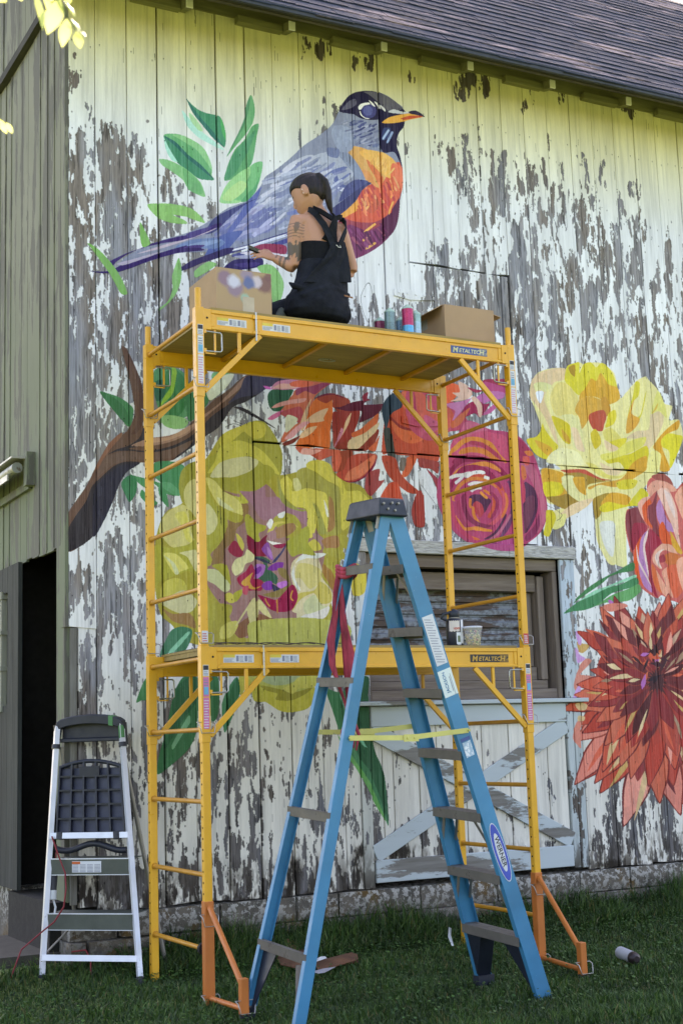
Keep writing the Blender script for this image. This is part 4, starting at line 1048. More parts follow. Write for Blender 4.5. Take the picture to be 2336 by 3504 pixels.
# bottom weathering strip and stone base
M_STONE, nt, p = new_mat('limewashed_stone')
n1 = noise(nt, 26, 8, coord='World', rough=.7); lim = ramp(nt, n1, .50, .54); n2 = noise(nt, 2.2, 4, coord='World')
base = mix(nt, ramp(nt, noise(nt, 7, 6, coord='World'), .4, .6), srgb('4c4842'), srgb('6a6258')); base = mix(nt, ramp(nt, noise(nt, 5, 5, coord='World'), .56, .66), base, srgb('5e4826'))
g_ = nt.nodes.new('ShaderNodeNewGeometry'); sp = nt.nodes.new('ShaderNodeSeparateXYZ'); nt.links.new(g_.outputs['Position'], sp.inputs[0])
mr = nt.nodes.new('ShaderNodeMapRange'); nt.links.new(sp.outputs[2], mr.inputs[0]); mr.inputs[1].default_value = .10; mr.inputs[2].default_value = .34; mr.inputs[3].default_value = .0; mr.inputs[4].default_value = 1.0
mu = nt.nodes.new('ShaderNodeMath'); mu.operation = 'MULTIPLY'; nt.links.new(lim, mu.inputs[0]); nt.links.new(mr.outputs[0], mu.inputs[1])
c = mix(nt, mu.outputs[0], base, srgb('a9a6a0')); nt.links.new(c, p.inputs['Base Color']); p.inputs['Roughness'].default_value = .95
nt.links.new(bump(nt, n1, 1.0, .012), p.inputs['Normal'])
def stone(x0, x1, z0, z1, y0, y1):
    b = MB(); n_ = max(2, int((x1-x0)/.09)); m_ = 3; vs = []; fs = []
    for j in range(m_+1):
        for i in range(n_+1):
            e = (i in (0, n_)) or (j in (0, m_)); vs.append((x0+(x1-x0)*i/n_, y0+(.014 if e else rb.uniform(-.008, .006)), z0+(z1-z0)*j/m_))
    for j in range(m_):
        for i in range(n_): fs.append((j*(n_+1)+i, j*(n_+1)+i+1, (j+1)*(n_+1)+i+1, (j+1)*(n_+1)+i))
    b.add(vs, fs, True); k_ = len(b.v)
    b.box(x0, x1, y0+.015, y1, z0, z1); return part(b, 'foundation_stone', M_STONE)
for r, (z0, z1, y0, cuts) in enumerate(((.195, .338, YW-.03, [.0, .62, .93, 1.13, 1.42, 2.02, 2.62, 2.92, 3.30, 3.74, 4.24, 4.7, 5.3, 6.1, 7.3, 8.4, 9.6, 10.8]), (-.05, .188, YW-.045, [-.2, .35, .80, .94, 1.30, 1.75, 2.4, 3.0, 3.5, 4.1, 4.6, 5.2, 6.0, 7.3, 8.5, 9.7, 10.8]))):
    for a, b_ in zip(cuts[:-1], cuts[1:]): stone(a+.007, b_-.007, z0+rb.uniform(-.004, .004), z1, y0+rb.uniform(-.006, .006), YW+.28)
stone(-.29, -.01, .19, .33, YW+.03, YW+.28)
stone(-.30, -.21, -.05, .185, YW-.02, YW+.28)
for a_, b_ in ((2.46, 3.2), (3.21, 4.1), (4.11, 5.2), (5.21, 6.6), (6.61, 8.6)):
    b = MB(); b.box(XC-.02, XC+.26, a_, b_, -.05, .415); part(b, 'foundation_stone', M_STONE)

# --- left return wall (face x = XC) with its own narrow boards
M_GREEN, nt, p = new_mat('mossy_green_siding')
gn = noise(nt, 16, 7, (1, 1, .05), .7, coord='World'); pe = noise(nt, 6, 9, (1, 1, .16), .7, coord='World')
c = mix(nt, ramp(nt, noise(nt, 3, 4, (1, 1, .3), coord='World'), .35, .65), srgb('6f7060'), srgb('7d7c6d'))
mz = nt.nodes.new('ShaderNodeMapRange'); g_ = nt.nodes.new('ShaderNodeNewGeometry'); sp = nt.nodes.new('ShaderNodeSeparateXYZ'); nt.links.new(g_.outputs['Position'], sp.inputs[0])
nt.links.new(sp.outputs[2], mz.inputs[0]); mz.inputs[1].default_value = 5.0; mz.inputs[2].default_value = 2.6; mz.inputs[3].default_value = .0; mz.inputs[4].default_value = .7
c = mix(nt, mz.outputs[0], c, srgb('606a52')); pf = ramp(nt, pe, .50, .52); c = mix(nt, pf, c, srgb('5c5a52')); c = mix(nt, ramp(nt, gn, .66, .85), c, srgb('55523e'))
nt.links.new(c, p.inputs['Base Color']); p.inputs['Roughness'].default_value = .85; nt.links.new(bump(nt, pe, .6, .004), p.inputs['Normal'])
yy = YW+.026; side = []
while yy < 8.6:
    w_ = .15+rb.uniform(-.012, .012); y1 = min(yy+w_, 8.6); x_ = XC+rb.uniform(-.004, .004)
    segs = [(.38, 6.10)]
    if yy < 2.40 and y1 > 1.50: segs = [(2.505+.01*(yy-1.5), 6.10)]
    if y1 <= 1.56: segs = [(.42, 6.10)]
    for z0, z1 in segs:
        b = MB(); b.box(x_, x_+.02, yy+.002, y1-.004, z0+rb.uniform(-.01, .01), z1); part(b, 'plank', M_GREEN)
        if rb.random() < .5:
            b = MB(); b.box(x_-.006, x_, y1-.018, y1-.004, z0+.01, z1); part(b, 'batten', M_GREEN)
    if y1 > 1.5: 
        b = MB(); b.box(x_-.022, x_+.0, yy+.002, y1-.003, 6.17, 8.9); part(b, 'plank', M_GREEN)
    yy = y1
b = MB(); b.box(XC-.045, XC+.0, YW+.03, 8.6, 6.105, 6.165); part(b, 'drip_board', wood('dark_wet_timber', '2c2c28', '46443c', 'y'))
b = MB(); b.box(XC-.022, XC-.0, YW+.004, YW+.085, 2.0, 6.10); part(b, 'corner_board', M_GREEN)
b = MB(); b.box(XC-.018, XC+.02, YW+.03, 1.49, .42, 2.50); part(b, 'door_jamb', M_GREEN)
# sliding door track with its round rail and hood
b = MB(); b.tube([(XC-.10, 2.10, 3.105), (XC-.10, 6.0, 3.10)], .036, 14); part(b, 'door_rail', mat('aged_zinc', '8a8c84', .5, .5, wear='5c5040', wearamt=.56))
b = MB(); b.bar((XC-.075, 2.06, 3.165), (XC-.075, 6.0, 3.16), .15, .012); b.bar((XC-.135, 2.2, 3.055), (XC-.135, 6.0, 3.05), .010, .04); part(b, 'rail_hood', mat('rail_hood_tin', 'a8a49a', .45, .4, wear='5c4c3c'))
b = MB(); b.box(XC-.06, XC-.005, 2.02, 2.09, 2.98, 3.20); part(b, 'rail_bracket', M_GREEN)
b = MB(); b.box(XC-.026, XC-.004, 2.1, 6.0, 2.97, 3.02); part(b, 'track_board', M_GREEN)
# open sliding door with a small barred window
sdoor = empty('sliding_door'); sdoor.parent = barn; sdoor.matrix_parent_inverse = barn.matrix_basis.inverted()
M_SD = wood('dull_grey_door', '2e302f', '474a48', 'z'); M_SW = wood('window_lattice', '7c7c70', '9c9c90', 'z')
y = 2.20
for k in range(12):
    y0_, y1_ = y+k*.135, y+(k+1)*.135
    if y1_ < 2.60 or y0_ > 3.3: 
        b = MB(); b.box(XC-.062, XC-.035, y0_+.002, y1_-.002, .42, 2.50); part(b, 'plank', M_SD, sdoor)
    else:
        for z0, z1 in ((.42, 1.58), (2.33, 2.50)): b = MB(); b.box(XC-.062, XC-.035, y0_+.002, y1_-.002, z0, z1); part(b, 'plank', M_SD, sdoor)
b = MB()
for z in (1.57, 2.32): b.box(XC-.075, XC-.03, 2.58, 3.35, z-.025, z+.025)
for y_ in (2.61, 2.80, 3.0, 3.3): b.box(XC-.07, XC-.032, y_-.016, y_+.016, 1.596, 2.294)
for z in (1.83, 2.07): b.box(XC-.078, XC-.028, 2.58, 3.35, z-.014, z+.014)
part(b, 'window_lattice', M_SW, sdoor)
b = MB(); b.box(XC-.05, XC-.045, 2.6, 3.3, 1.57, 2.32); gm, nt, p = new_mat('dusty_glass'); p.inputs['Base Color'].default_value = (.10, .12, .13, 1); p.inputs['Roughness'].default_value = .15; part(b, 'pane', gm, sdoor)
# dark room behind the doorway
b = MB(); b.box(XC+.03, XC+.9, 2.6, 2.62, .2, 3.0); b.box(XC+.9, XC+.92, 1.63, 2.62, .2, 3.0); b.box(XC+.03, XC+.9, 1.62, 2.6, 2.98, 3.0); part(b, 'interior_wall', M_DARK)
b = MB(); b.box(XC-.35, XC+.9, 1.50, 2.5, .02, .12); part(b, 'threshold_slab', mat('worn_concrete', '403c35', .95, bmp=.6))
b = MB(); b.box(XC-.05, XC+.5, 1.52, 2.45, .12, .40); part(b, 'door_step', mat('dark_stone_step', '1f1d1a', .95, bmp=.6))

# --- roof: eave, rafter tails and shingle courses
EY, EZ, RS = .90, 6.04, math.radians(45)
def rp(s, x, off=0.0): return (x, EY+s*math.cos(RS)-off*math.sin(RS), EZ+.0065*x+s*math.sin(RS)+off*math.cos(RS))
roof = empty('roof'); roof.parent = barn; roof.matrix_parent_inverse = barn.matrix_basis.inverted()
RX0, RX1, SL = -.72, 11.0, 4.1
b = MB(); c8 = [rp(0, RX0, -.04), rp(0, RX1, -.04), rp(SL, RX1, -.04), rp(SL, RX0, -.04), rp(0, RX0, -.004), rp(0, RX1, -.004), rp(SL, RX1, -.004), rp(SL, RX0, -.004)]
b.add(c8, [(3, 2, 1, 0), (4, 5, 6, 7), (0, 1, 5, 4), (1, 2, 6, 5), (2, 3, 7, 6), (3, 0, 4, 7)]); part(b, 'roof_deck', wood('soffit_boards', '3c3a36', '55524c', 'x'), roof)
b = MB(); q0 = rp(SL, RX0, -.04); q1 = rp(SL, RX1, -.04)
b.add([q0, q1, (RX1, 8.7, q1[2]-2.6), (RX0, 8.7, q0[2]-2.6), (q0[0], q0[1], q0[2]+.03), (q1[0], q1[1], q1[2]+.03), (RX1, 8.7, q1[2]-2.57), (RX0, 8.7, q0[2]-2.57)], [(0, 1, 2, 3), (7, 6, 5, 4), (0, 4, 5, 1), (3, 2, 6, 7), (1, 5, 6, 2), (0, 3, 7, 4)]); part(b, 'rear_slope', mat('rear_shingles', '2a2b33', .9), roof)
b = MB(); b.bar((RX0, EY-.012, EZ+.0065*RX0-.012), (RX1, EY-.012, EZ+.0065*RX1-.012), .022, .044); part(b, 'fascia', mat('dark_drip_edge', '2f3238', .6), roof)
b = MB(); b.bar((RX0, EY+.10, EZ+.0065*RX0+.03), (RX1, EY+.10, EZ+.0065*RX1+.03), .03, .06); part(b, 'eave_beam', wood('eave_beam_timber', '4a4438', '6a6252', 'x'), roof)
M_TAIL = wood('white_rafter_end', 'a5a288', 'c5c2a8', 'y', paint='f4f2e0', pamt=.85)
M_OLV = wood('olive_blocking', '77744f', '918d62', 'x'); YT = YW-.15
tx_ = [on_y(u, v, YT)[0] for u, v in ((650, 10), (1000, 90), (1315, 155), (1610, 222), (1890, 280), (2150, 335))]; pitch_ = (tx_[-1]-tx_[0])/5
for k in range(-2, 14):
    x_ = tx_[k] if 0 <= k < 6 else tx_[0]+k*pitch_; zt = float(on_y(1315, 157, YT)[2])-.004+.0065*(x_-1.7)
    b = MB(); b.bar((x_, YT+.012, zt), (x_, YW+.02, zt+.045), .046, .062); part(b, 'rafter_tail', M_OLV, roof)
    b = MB(); b.box(x_-.023, x_+.023, YT, YT+.011, zt-.031, zt+.031); part(b, 'rafter_end', M_TAIL, roof)
    b = MB(); b.box(x_-.36, x_-.026, YW-.06, YW-.004, zt-.004, zt+.045); part(b, 'blocking_board', M_OLV, roof)
b = MB(); b.box(-.33, 10.8, YW-.012, YW+.002, 6.13, 6.26); part(b, 'frieze_board', bpy.data.materials['olive_blocking'], roof)
M_SH, nt, p = new_mat('asphalt_shingle')
ob = nt.nodes.new('ShaderNodeObjectInfo'); n1 = noise(nt, 1.9, 9, (.35, 1.5, 1.5), .72, coord='World'); n3 = noise(nt, 120, 3, coord='World')
c = mix(nt, ramp(nt, noise(nt, 3, 3, coord='World'), .3, .7), srgb('182338'), srgb('28364f')); c = mix(nt, ramp(nt, n1, .545, .60), c, srgb('9c888a'))
c = mix(nt, ramp(nt, n3, .35, .65), c, (.55, .55, .55), 'MULTIPLY'); nt.links.new(c, p.inputs['Base Color']); p.inputs['Roughness'].default_value = .92; nt.links.new(bump(nt, n3, .6, .004), p.inputs['Normal'])
EXPO = .137; cr = random.Random(9); course = 0; left = 295; rest = MB(); s = -.03
while s < SL-.1:
    x = -.9+cr.random()*.2
    while x < RX1:
        wd = .30+cr.uniform(-.02, .02); lift = .004+cr.random()*.006; ds = cr.uniform(-.006, .006)
        t = MB() if (left > 0 and x > -.3 and x < 5.2) else rest
        a, c2, th_ = x+.003, x+wd-.003, .010
        q = [rp(s+ds, a, lift), rp(s+ds, c2, lift), rp(s+EXPO*1.25, c2, .001), rp(s+EXPO*1.25, a, .001), rp(s+ds, a, lift+th_), rp(s+ds, c2, lift+th_), rp(s+EXPO*1.25, c2, .001+th_*.6), rp(s+EXPO*1.25, a, .001+th_*.6)]
        t.add(q, [(4, 5, 6, 7), (0, 1, 5, 4), (1, 2, 6, 5), (3, 0, 4, 7), (3, 2, 1, 0)])
        if t is not rest: part(t, 'shingle', M_SH, roof); left -= 1
        x += wd
    s += EXPO; course += 1
tag(part(rest, 'upper_shingles', M_SH, roof), kind='stuff')
# ------------------------------------------------------------------ scaffold (two stacked bays)
SLN, SWD, PW = 2.065, .824, .0413
R0, RP = .265, .366                    # first rung height, rung pitch
BZ, BH = 1.786, .1107                  # lower platform top, beam height
HS = 5*RP
M_YEL = mat('yellow_enamel', 'dfa32c', .34, var=.06, wear='6e4a22', wearamt=.665, wscale=38)
M_YEL2 = mat('yellow_enamel_rung', 'c08420', .42, var=.10, wear='8c8c80', wearamt=.66, wscale=14)
M_ORG = mat('orange_enamel', 'bd6a2c', .45, var=.08, wear='d8d0c0', wearamt=.74, wscale=26)
M_ZINC = mat('zinc_wire', 'a8a8a4', .3, .9)
M_HOLE = mat('dark_hole', '141210', .9)
M_PLY, nt, p = new_mat('plywood_underside'); g_ = noise(nt, 40, 6, (.08, 1, 1), .6, coord='World')
c = mix(nt, ramp(nt, g_, .3, .7), srgb('a38b54'), srgb('877248')); c = mix(nt, ramp(nt, noise(nt, 3, 5, coord='World'), .55, .75), c, srgb('786542')); nt.links.new(c, p.inputs['Base Color']); p.inputs['Roughness'].default_value = .8
M_LAB = mat('white_label', 'c9cbd0', .5, var=.04); M_LINK = mat('label_print_grey', '7c7f92', .6); M_LYEL = mat('label_yellow', 'cdb646', .5); M_LBLUE = mat('label_blue', '5aa0c4', .5); M_LPINK = mat('label_pink', 'c86c9c', .5); M_LRED = mat('label_red', 'c24a44', .5); M_LDARK = mat('label_black', '24242a', .5); M_LNAVY = mat('label_navy', '3d5590', .5)
scaf = empty('scaffold', (SLN/2, SWD/2, 0)); tag(scaf, 'yellow two storey rolling scaffold with two platforms and orange outriggers against the mural', 'scaffold')
def pt(o, name, mb, mats, bevel=0):
    q = mb.build(name, mats, None, bevel=bevel); q.parent = o; q.matrix_parent_inverse = world_of(o).inverted(); return q
XL, XR = 0.0, SLN-PW
def end_frame(x, z0, z1, rungs, spig):
    b = MB()
    for y in (0, SWD-PW): b.box(x, x+PW, y, y+PW, z0, z1)
    fr = pt(scaf, 'end_frame', b, M_YEL, .003)
    for z in rungs:
        r = MB(); zj = z; r.tube([(x+PW/2, PW-.004, zj), (x+PW/2, SWD-PW+.004, zj)], .0125, 10)
        r.tube([(x+PW/2, SWD-PW+.001, zj), (x+PW/2, SWD-PW-.004, zj)], .019, 10); pt(fr, 'rung', r, M_YEL2)
    h = MB(); z = z0+.05
    while z < z1-.04:
        for y in (PW/2, SWD-PW/2): h.tube([(x-.0012, y, z), (x+.001, y, z)], .0055, 8)
        z += .0545
    tag(pt(fr, 'pin_holes', h, M_HOLE), kind='stuff')
    if spig:
        for y in (0, SWD-PW):
            r = MB(); r.tube([(x+PW/2, y+PW/2, z1-.02), (x+PW/2, y+PW/2, z1+.112)], .0172, 12); pt(fr, 'spigot', r, M_YEL)
    return fr
for x in (XL, XR):
    end_frame(x, .0 if x == XL else .0, BZ+.004, [R0+k*RP for k in range(5)], False)
    end_frame(x, BZ+.007, BZ+HS+.006, [R0+k*RP for k in range(5, 10)], True)
def wire(pts, parent, r=.0038, name='locking_wire', m=M_ZINC): b = MB(); b.tube(pts, r, 6); return pt(parent, name, b, m)
def pin(x, y, z, parent):                       # bent snap pin through a post
    wire([(x-.028, y, z), (x+PW+.024, y, z), (x+PW+.026, y-.018, z-.010), (x+PW+.018, y-.030, z-.056), (x-.012, y-.032, z-.056), (x-.020, y-.02, z-.012), (x-.026, y-.002, z)], parent, .0028, 'snap_pin')
def label(x0, x1, z0, z1, y, base, items, parent, name='label'):
    """printed sticker lying on a front face: one mesh, several inks"""
    b = MB(); mats = [base]; b.box(x0, x1, y-.0012, y, z0, z1, mi=0)
    for (a, b_, c_, d_, mt) in items:
        if mt not in mats: mats.append(mt)
        b.box(x0+(x1-x0)*a, x0+(x1-x0)*b_, y-.0020, y-.0011, z0+(z1-z0)*c_, z0+(z1-z0)*d_, mi=mats.index(mt))
    return pt(parent, name, b, mats)
def lines(n, x0=.08, x1=.92, z0=.1, z1=.9, m_=None, seed=0, f=.4):
    rr = random.Random(seed); return [(x0, x1-(x1-x0)*rr.random()*.3, z0+(z1-z0)*k/n, z0+(z1-z0)*(k+f)/n, m_ or M_LINK) for k in range(n)]
def text_obj(s_, size, loc, rot, m_, parent, name, ext=.0006, align='LEFT', shear=0, sx=1.0, M4=None, spacing=1.0):
    cu = bpy.data.curves.new(name, 'FONT'); cu.body = s_; cu.size = size; cu.extrude = ext; cu.align_x = align; cu.shear = shear; cu.space_character = spacing; cu.offset = size*.012
    o = bpy.data.objects.new(name, cu); COL.objects.link(o); bpy.context.view_layer.update()
    me = bpy.data.meshes.new_from_object(o.evaluated_get(bpy.context.evaluated_depsgraph_get())); bpy.data.objects.remove(o)
    T = M4 if M4 is not None else Matrix.Translation(loc) @ rot.to_4x4()
    me.transform(T @ Matrix.Diagonal((sx, 1, 1, 1))); me.materials.clear(); me.materials.append(m_)
    q = link_mesh(name, me, None); q.parent = parent; q.matrix_parent_inverse = world_of(parent).inverted(); return q
RXZ = Matrix.Rotation(math.radians(90), 3, 'X')
def platform(zt, blue, seed):
    pf = empty('platform', (SLN/2, SWD/2, zt)); pf.parent = scaf; pf.matrix_parent_inverse = world_of(scaf).inverted()
    xa, xb = PW+.046, SLN-PW-.046
    for y in (0.0, SWD-PW):                     # C shaped side beams
        b = MB(); th = .030
        if y == 0: b.box(xa, xb, .008, .014, zt-BH+.004, zt-.004)
        else: b.box(xa, xb, y+.006, y+.012, zt-BH+.004, zt-.004)
        b.box(xa, xb, y, y+th, zt-.022, zt); b.box(xa, xb, y, y+th, zt-BH, zt-BH+.016)
        b.box(xa, xa+.022, y+.002, y+.016, zt-BH+.016, zt-.022); b.box(xb-.022, xb, y+.002, y+.016, zt-BH+.016, zt-.022)
        if y == 0:
            b.box(xa+.27, xa+.295, y+.002, y+.016, zt-BH+.016, zt-.022)
        pt(pf, 'side_beam', b, M_YEL, .0025)
        for xx, s_ in ((PW, 1), (SLN-PW, -1)):  # end plates + bracket sleeve round the post
            b = MB(); b.box(min(xx, xx+s_*.046), max(xx, xx+s_*.046), y-.002, y+.03, zt-BH-.004, zt+.001)
            x0, x1 = (xx-PW-.003, xx+.003) if s_ > 0 else (xx-.003, xx+PW+.003)
            b.box(x0, x1, y-.0035, y+PW+.0035, zt-.49, zt+.008)
            sl_ = pt(pf, 'post_sleeve', b, M_YEL, .0015)
            h = MB(); h.tube([(xx+s_*.022, y-.0035, zt-.05), (xx+s_*.022, y-.001, zt-.05)], .006, 10); pt(sl_, 'bolt_hole', h, M_HOLE)
            # diagonal brace, small upright, latch loop
            br_ = MB(); xb_ = xx+s_*.340; br_.bar((xx+s_*.004, y+.012, zt-.455), (xb_, y+.012, zt-BH-.006), .022, .028, up=(0, -1, 0)) if False else br_.bar((xx+s_*.004, y+.012, zt-.455), (xb_, y+.012, zt-BH-.004), .020, .030, up=(0, 0, 1))
            br_.box(xx+s_*.215-.009, xx+s_*.215+.009, y+.004, y+.020, zt-BH-.115, zt-BH); pt(pf, 'brace', br_, M_YEL, .002)
            x_ = xx+s_*.012
            lp = MB(); lp.box(min(xx+s_*.066, xx+s_*.076), max(xx+s_*.066, xx+s_*.076), y+.006, y+.012, zt-BH-.135, zt-BH); lp.box(min(x_, xx+s_*.074), max(x_, xx+s_*.074), y+.006, y+.012, zt-BH-.138, zt-BH-.131)
            for zz in (-.012, -.118): lp.box(min(xx+s_*.002, xx+s_*.018), max(xx+s_*.002, xx+s_*.018), y, y+.016, zt-BH+zz-.012, zt-BH+zz+.008)
            la = pt(pf, 'latch_guard', lp, M_YEL)
            wire([(xx+s_*.01, y+.004, zt-BH-.014), (xx+s_*.100, y+.002, zt-BH-.017), (xx+s_*.107, y+.002, zt-BH-.026), (xx+s_*.108, y+.002, zt-BH-.113), (xx+s_*.100, y+.002, zt-BH-.123), (xx+s_*.01, y+.004, zt-BH-.125)], la, .0045, 'spring_loop')
            pin(x0+.003, y+.012, zt-.385, pf)
            if zt < 3: pin(x0+.003, y+.012, zt+.075, pf)
    for x in (.49, .90, 1.33, 1.74):             # cross bars below the deck
        b = MB(); b.box(x-.012, x+.012, .03, SWD-.03, zt-.052, zt-.028); pt(pf, 'cross_bar', b, M_YEL2, .002)
    b = MB(); b.box(xa, xb, .004, SWD-.006, zt-.012+.013, zt+.014); b.box(xa+.004, xb-.004, .032, SWD-.032, zt-.026, zt); pt(pf, 'plywood_deck', b, M_PLY)
    h = MB(); pts = [(.90+.20+.055*math.cos(t), .60+.022*math.sin(t), zt-.028) for t in np.linspace(0, 2*math.pi, 17)]; h.tube(pts, .004, 6); pt(pf, 'hatch_ring', h, M_ZINC)
    for (x0, x1) in ((.126, .30), (.395, .565)):
        label(x0, x1, zt-.080, zt-.038, .008, M_LAB, [(0, .38, .62, 1, M_LYEL)]+lines(4, .02, .37, .08, .56, seed=seed)+[(.42, .50, .15, .85, M_LINK), (.70, .78, .15, .85, M_LINK)]+lines(5, .53, .67, .1, .9, seed=3)+lines(5, .81, .97, .1, .9, seed=5), pf)
    b = MB(); b.tube([(.352, -.004, zt+.012), (.353, -.004, zt-.15)], .0055, 8); pt(pf, 'clamp_rod', b, M_ZINC)
    for za, zb in ((zt-.026, zt-.004), (zt-BH, zt-BH+.016)): b = MB(); b.box(.335, .367, -.008, .006, za, zb); pt(pf, 'rod_keeper', b, M_YEL)
    # maker's plate: METALTECH with hatched right end
    x0, x1 = (1.685, 1.925) if blue else (1.66, 1.905); x0, x1 = (on_y(1541, 1183, .008)[0], on_y(1665, 1215, .008)[0]) if blue else (on_y(1607, 2238, .008)[0], on_y(1737, 2242, .008)[0])
    zc = zt-.060; base = M_LNAVY if blue else M_LDARK; ink = mat('plate_letter', 'd6cfa0' if blue else 'd0a040', .5)
    pl = label(x0, x1, zc-.0225, zc+.0225, .008, base, [], pf, 'maker_plate')
    hb = MB()
    for k in range(9):
        xx = x1-.062+k*.0068; hb.bar((xx, .0058, zc-.021), (xx+.012 if xx+.012 < x1 else x1-.001, .0058, zc+.0), .0004, .0016, up=(0, 0, 1))
        if k < 8: hb.bar((xx, .0058, zc+.004), (min(xx+.010, x1-.001), .0058, zc+.020), .0004, .0016, up=(0, 0, 1))
    pt(pl, 'hatching', hb, ink)
    kx = (x1-x0)/.245
    text_obj('M', .046, (x0+.010, .0062, zc-.0165), RXZ, ink, pl, 'lettering', .0004, shear=.18, sx=kx)
    text_obj('ETALTEC', .0335, (x0+.052*kx, .0062, zc-.0135), RXZ, ink, pl, 'lettering', .0004, shear=.18, sx=1.03*kx)
    text_obj('H', .046, (x1-.056*kx, .0062, zc-.0165), RXZ, ink, pl, 'lettering', .0004, shear=.18, sx=kx)
    return pf
pf1 = platform(BZ, False, 1); pf2 = platform(BZ+HS, True, 2)
# safety stickers down the front posts
for zt in (BZ, BZ+HS):
    for x in (.002, SLN-PW+.002):
        x1_ = x+PW-.006; q = -.0036
        label(x+.004, x1_, zt-.150, zt-.092, q, M_LAB, [(0.05, .95, .55, .95, M_LDARK)]+lines(3, .1, .9, .08, .5, seed=4), scaf)
        label(x+.004, x1_, zt-.255, zt-.155, q, M_LPINK if zt < 3 else M_LAB, [(.1, .9, .1, .5, M_LBLUE)]+lines(3, .1, .9, .55, .95, seed=7), scaf)
        label(x+.004, x1_, zt-.42, zt-.26, q, M_LPINK if zt < 3 else M_LAB, lines(11, .08, .95, .03, .97, m_=M_LAB if zt < 3 else M_LPINK, seed=9, f=.3), scaf)
for x in (.004, SLN-PW+.004): label(x, x+.034, BZ+.025, BZ+.085, -.001, M_LAB if x < 1 else M_LRED, lines(4, .1, .9, .1, .9, m_=M_LAB if x > 1 else M_LRED, seed=3), scaf)
# orange outriggers at the two front posts
def outrigger(x, s_):
    og = empty('outrigger', (x, 0, 0)); og.parent = scaf; og.matrix_parent_inverse = world_of(scaf).inverted()
    b = MB(); b.box(x-.004, x+PW+.004, -.004, PW+.004, -.01, .505); pt(og, 'post_sleeve', b, M_ORG, .003)
    foot = Vector((-.03, -.42, 0)) if s_ < 0 else Vector((SLN-.10, -.50, 0)); foot = Vector((-.018, -.50, 0)) if s_ < 0 else Vector((1.868, -.60, 0))
    b = MB(); b.tube([(x+PW/2, -.004, .475), (foot.x, foot.y+.02, .17)], .0145, 10); pt(og, 'strut', b, M_ORG)
    b = MB(); b.tube([(x+PW/2, -.004, .035), (foot.x, foot.y+.02, .06)], .0135, 10); pt(og, 'strut', b, M_ORG)
    b = MB(); b.box(foot.x-.019, foot.x+.019, foot.y-.02, foot.y+.02, .035, .20); pt(og, 'foot_sleeve', b, M_ORG, .003)
    b = MB(); b.tube([(foot.x, foot.y, .0), (foot.x, foot.y, .04)], .022, 12); pt(og, 'rubber_foot', b, mat('black_rubber', '18181a', .8))
    pin(foot.x-.019, foot.y-.004, .10, og); pin(x, .01, .44, og); pin(x, .01, .05, og)
outrigger(0, -1); outrigger(XR, 1)
b = MB(); b.tube([(PW/2, .075, R0), (PW/2, .10, R0)], .030, 12); b.tube([(PW/2, .045, R0), (PW/2, .075, R0)], .012, 8); pt(scaf, 'clamp_knob', b, bpy.data.materials['black_rubber'])
# wire and sheet lying on the lower deck
b = MB(); pr2 = random.Random(2); b.tube([(.10+i*.055, .06+.02*math.sin(i*1.1), BZ+.020+.010*abs(math.sin(i*.8))) for i in range(15)], .003, 6); b.tube([(.12+i*.06, .10+.02*math.cos(i*1.3), BZ+.022+.012*abs(math.sin(i*1.1+1))) for i in range(11)], .0025, 6)
tag(b.build('wire_bundle', mat('rusty_brown_wire', '4a3c34', .8)), 'tangled brown wires lying on the lower scaffold platform', 'wire')
b = MB(); R_ = [[(x, .2, BZ+.018+.008*math.sin(x*40)), (x, .72, BZ+.02+.008*math.sin(x*40+.5)), (x, .72, BZ+.026+.008*math.sin(x*40+.5)), (x, .2, BZ+.024+.008*math.sin(x*40))] for x in np.linspace(.10, .95, 60)]
b.rings(R_, smooth=False); tag(b.build('corrugated_sheet', mat('black_sheet', '2a2826', .8)), 'dark corrugated sheet lying at the left of the lower scaffold platform', 'sheet')
# ------------------------------------------------------------------ tall blue stepladder
OX, OY, PSI, LB, LW0, LW1, LZ1, LDZ, LR, LG = 1.395, -.656, .049, .335, .248, .056, .322, .300, .054, -.070
M_BLUE = mat('blue_fibreglass', '2f7ba2', .38, var=.12, vscale=3, wear='a8bcc4', wearamt=.685, wscale=60)
M_BLK = mat('black_plastic', '1c2230', .45, var=.1, wear='8a8c90', wearamt=.70, wscale=50)
M_ALU = mat('dull_aluminium', '8a8680', .45, .55, var=.1, wear='5c5650', wearamt=.66, wscale=12)
M_STEP = mat('grey_step', '5f5b56', .55, .3, var=.12, wear='4c4640', wearamt=.60, wscale=12)
M_SPRD = mat('pale_yellow_spreader', 'c4bd6a', .5, var=.1, wear='8a8670', wearamt=.62, wscale=30)
lad = empty('stepladder', (.9, -.55, 0)); tag(lad, 'tall blue fibreglass stepladder with black top standing in front of the yellow scaffold', 'ladder')
ex = Vector((math.cos(PSI), math.sin(PSI), 0)); ey = Vector((-math.sin(PSI), math.cos(PSI), 0)); EZ_ = Vector((0, 0, 1))
def lp(z, s, off=0.0, dx=0.0, b=LB, w0=LW0, w1=LW1, x0=0.0):
    """point on a rail centre line: height z, side s (+1 far, -1 near), off outward, dx along spread"""
    yy = s*(w0-w1*z+off)
    return Vector((OX, OY, 0))+ex*(x0-b*z+dx)+ey*(yy+LG*z)+EZ_*(z+LR*yy)
HT = 2.43                                     # rear rails lean the other way
XB = None
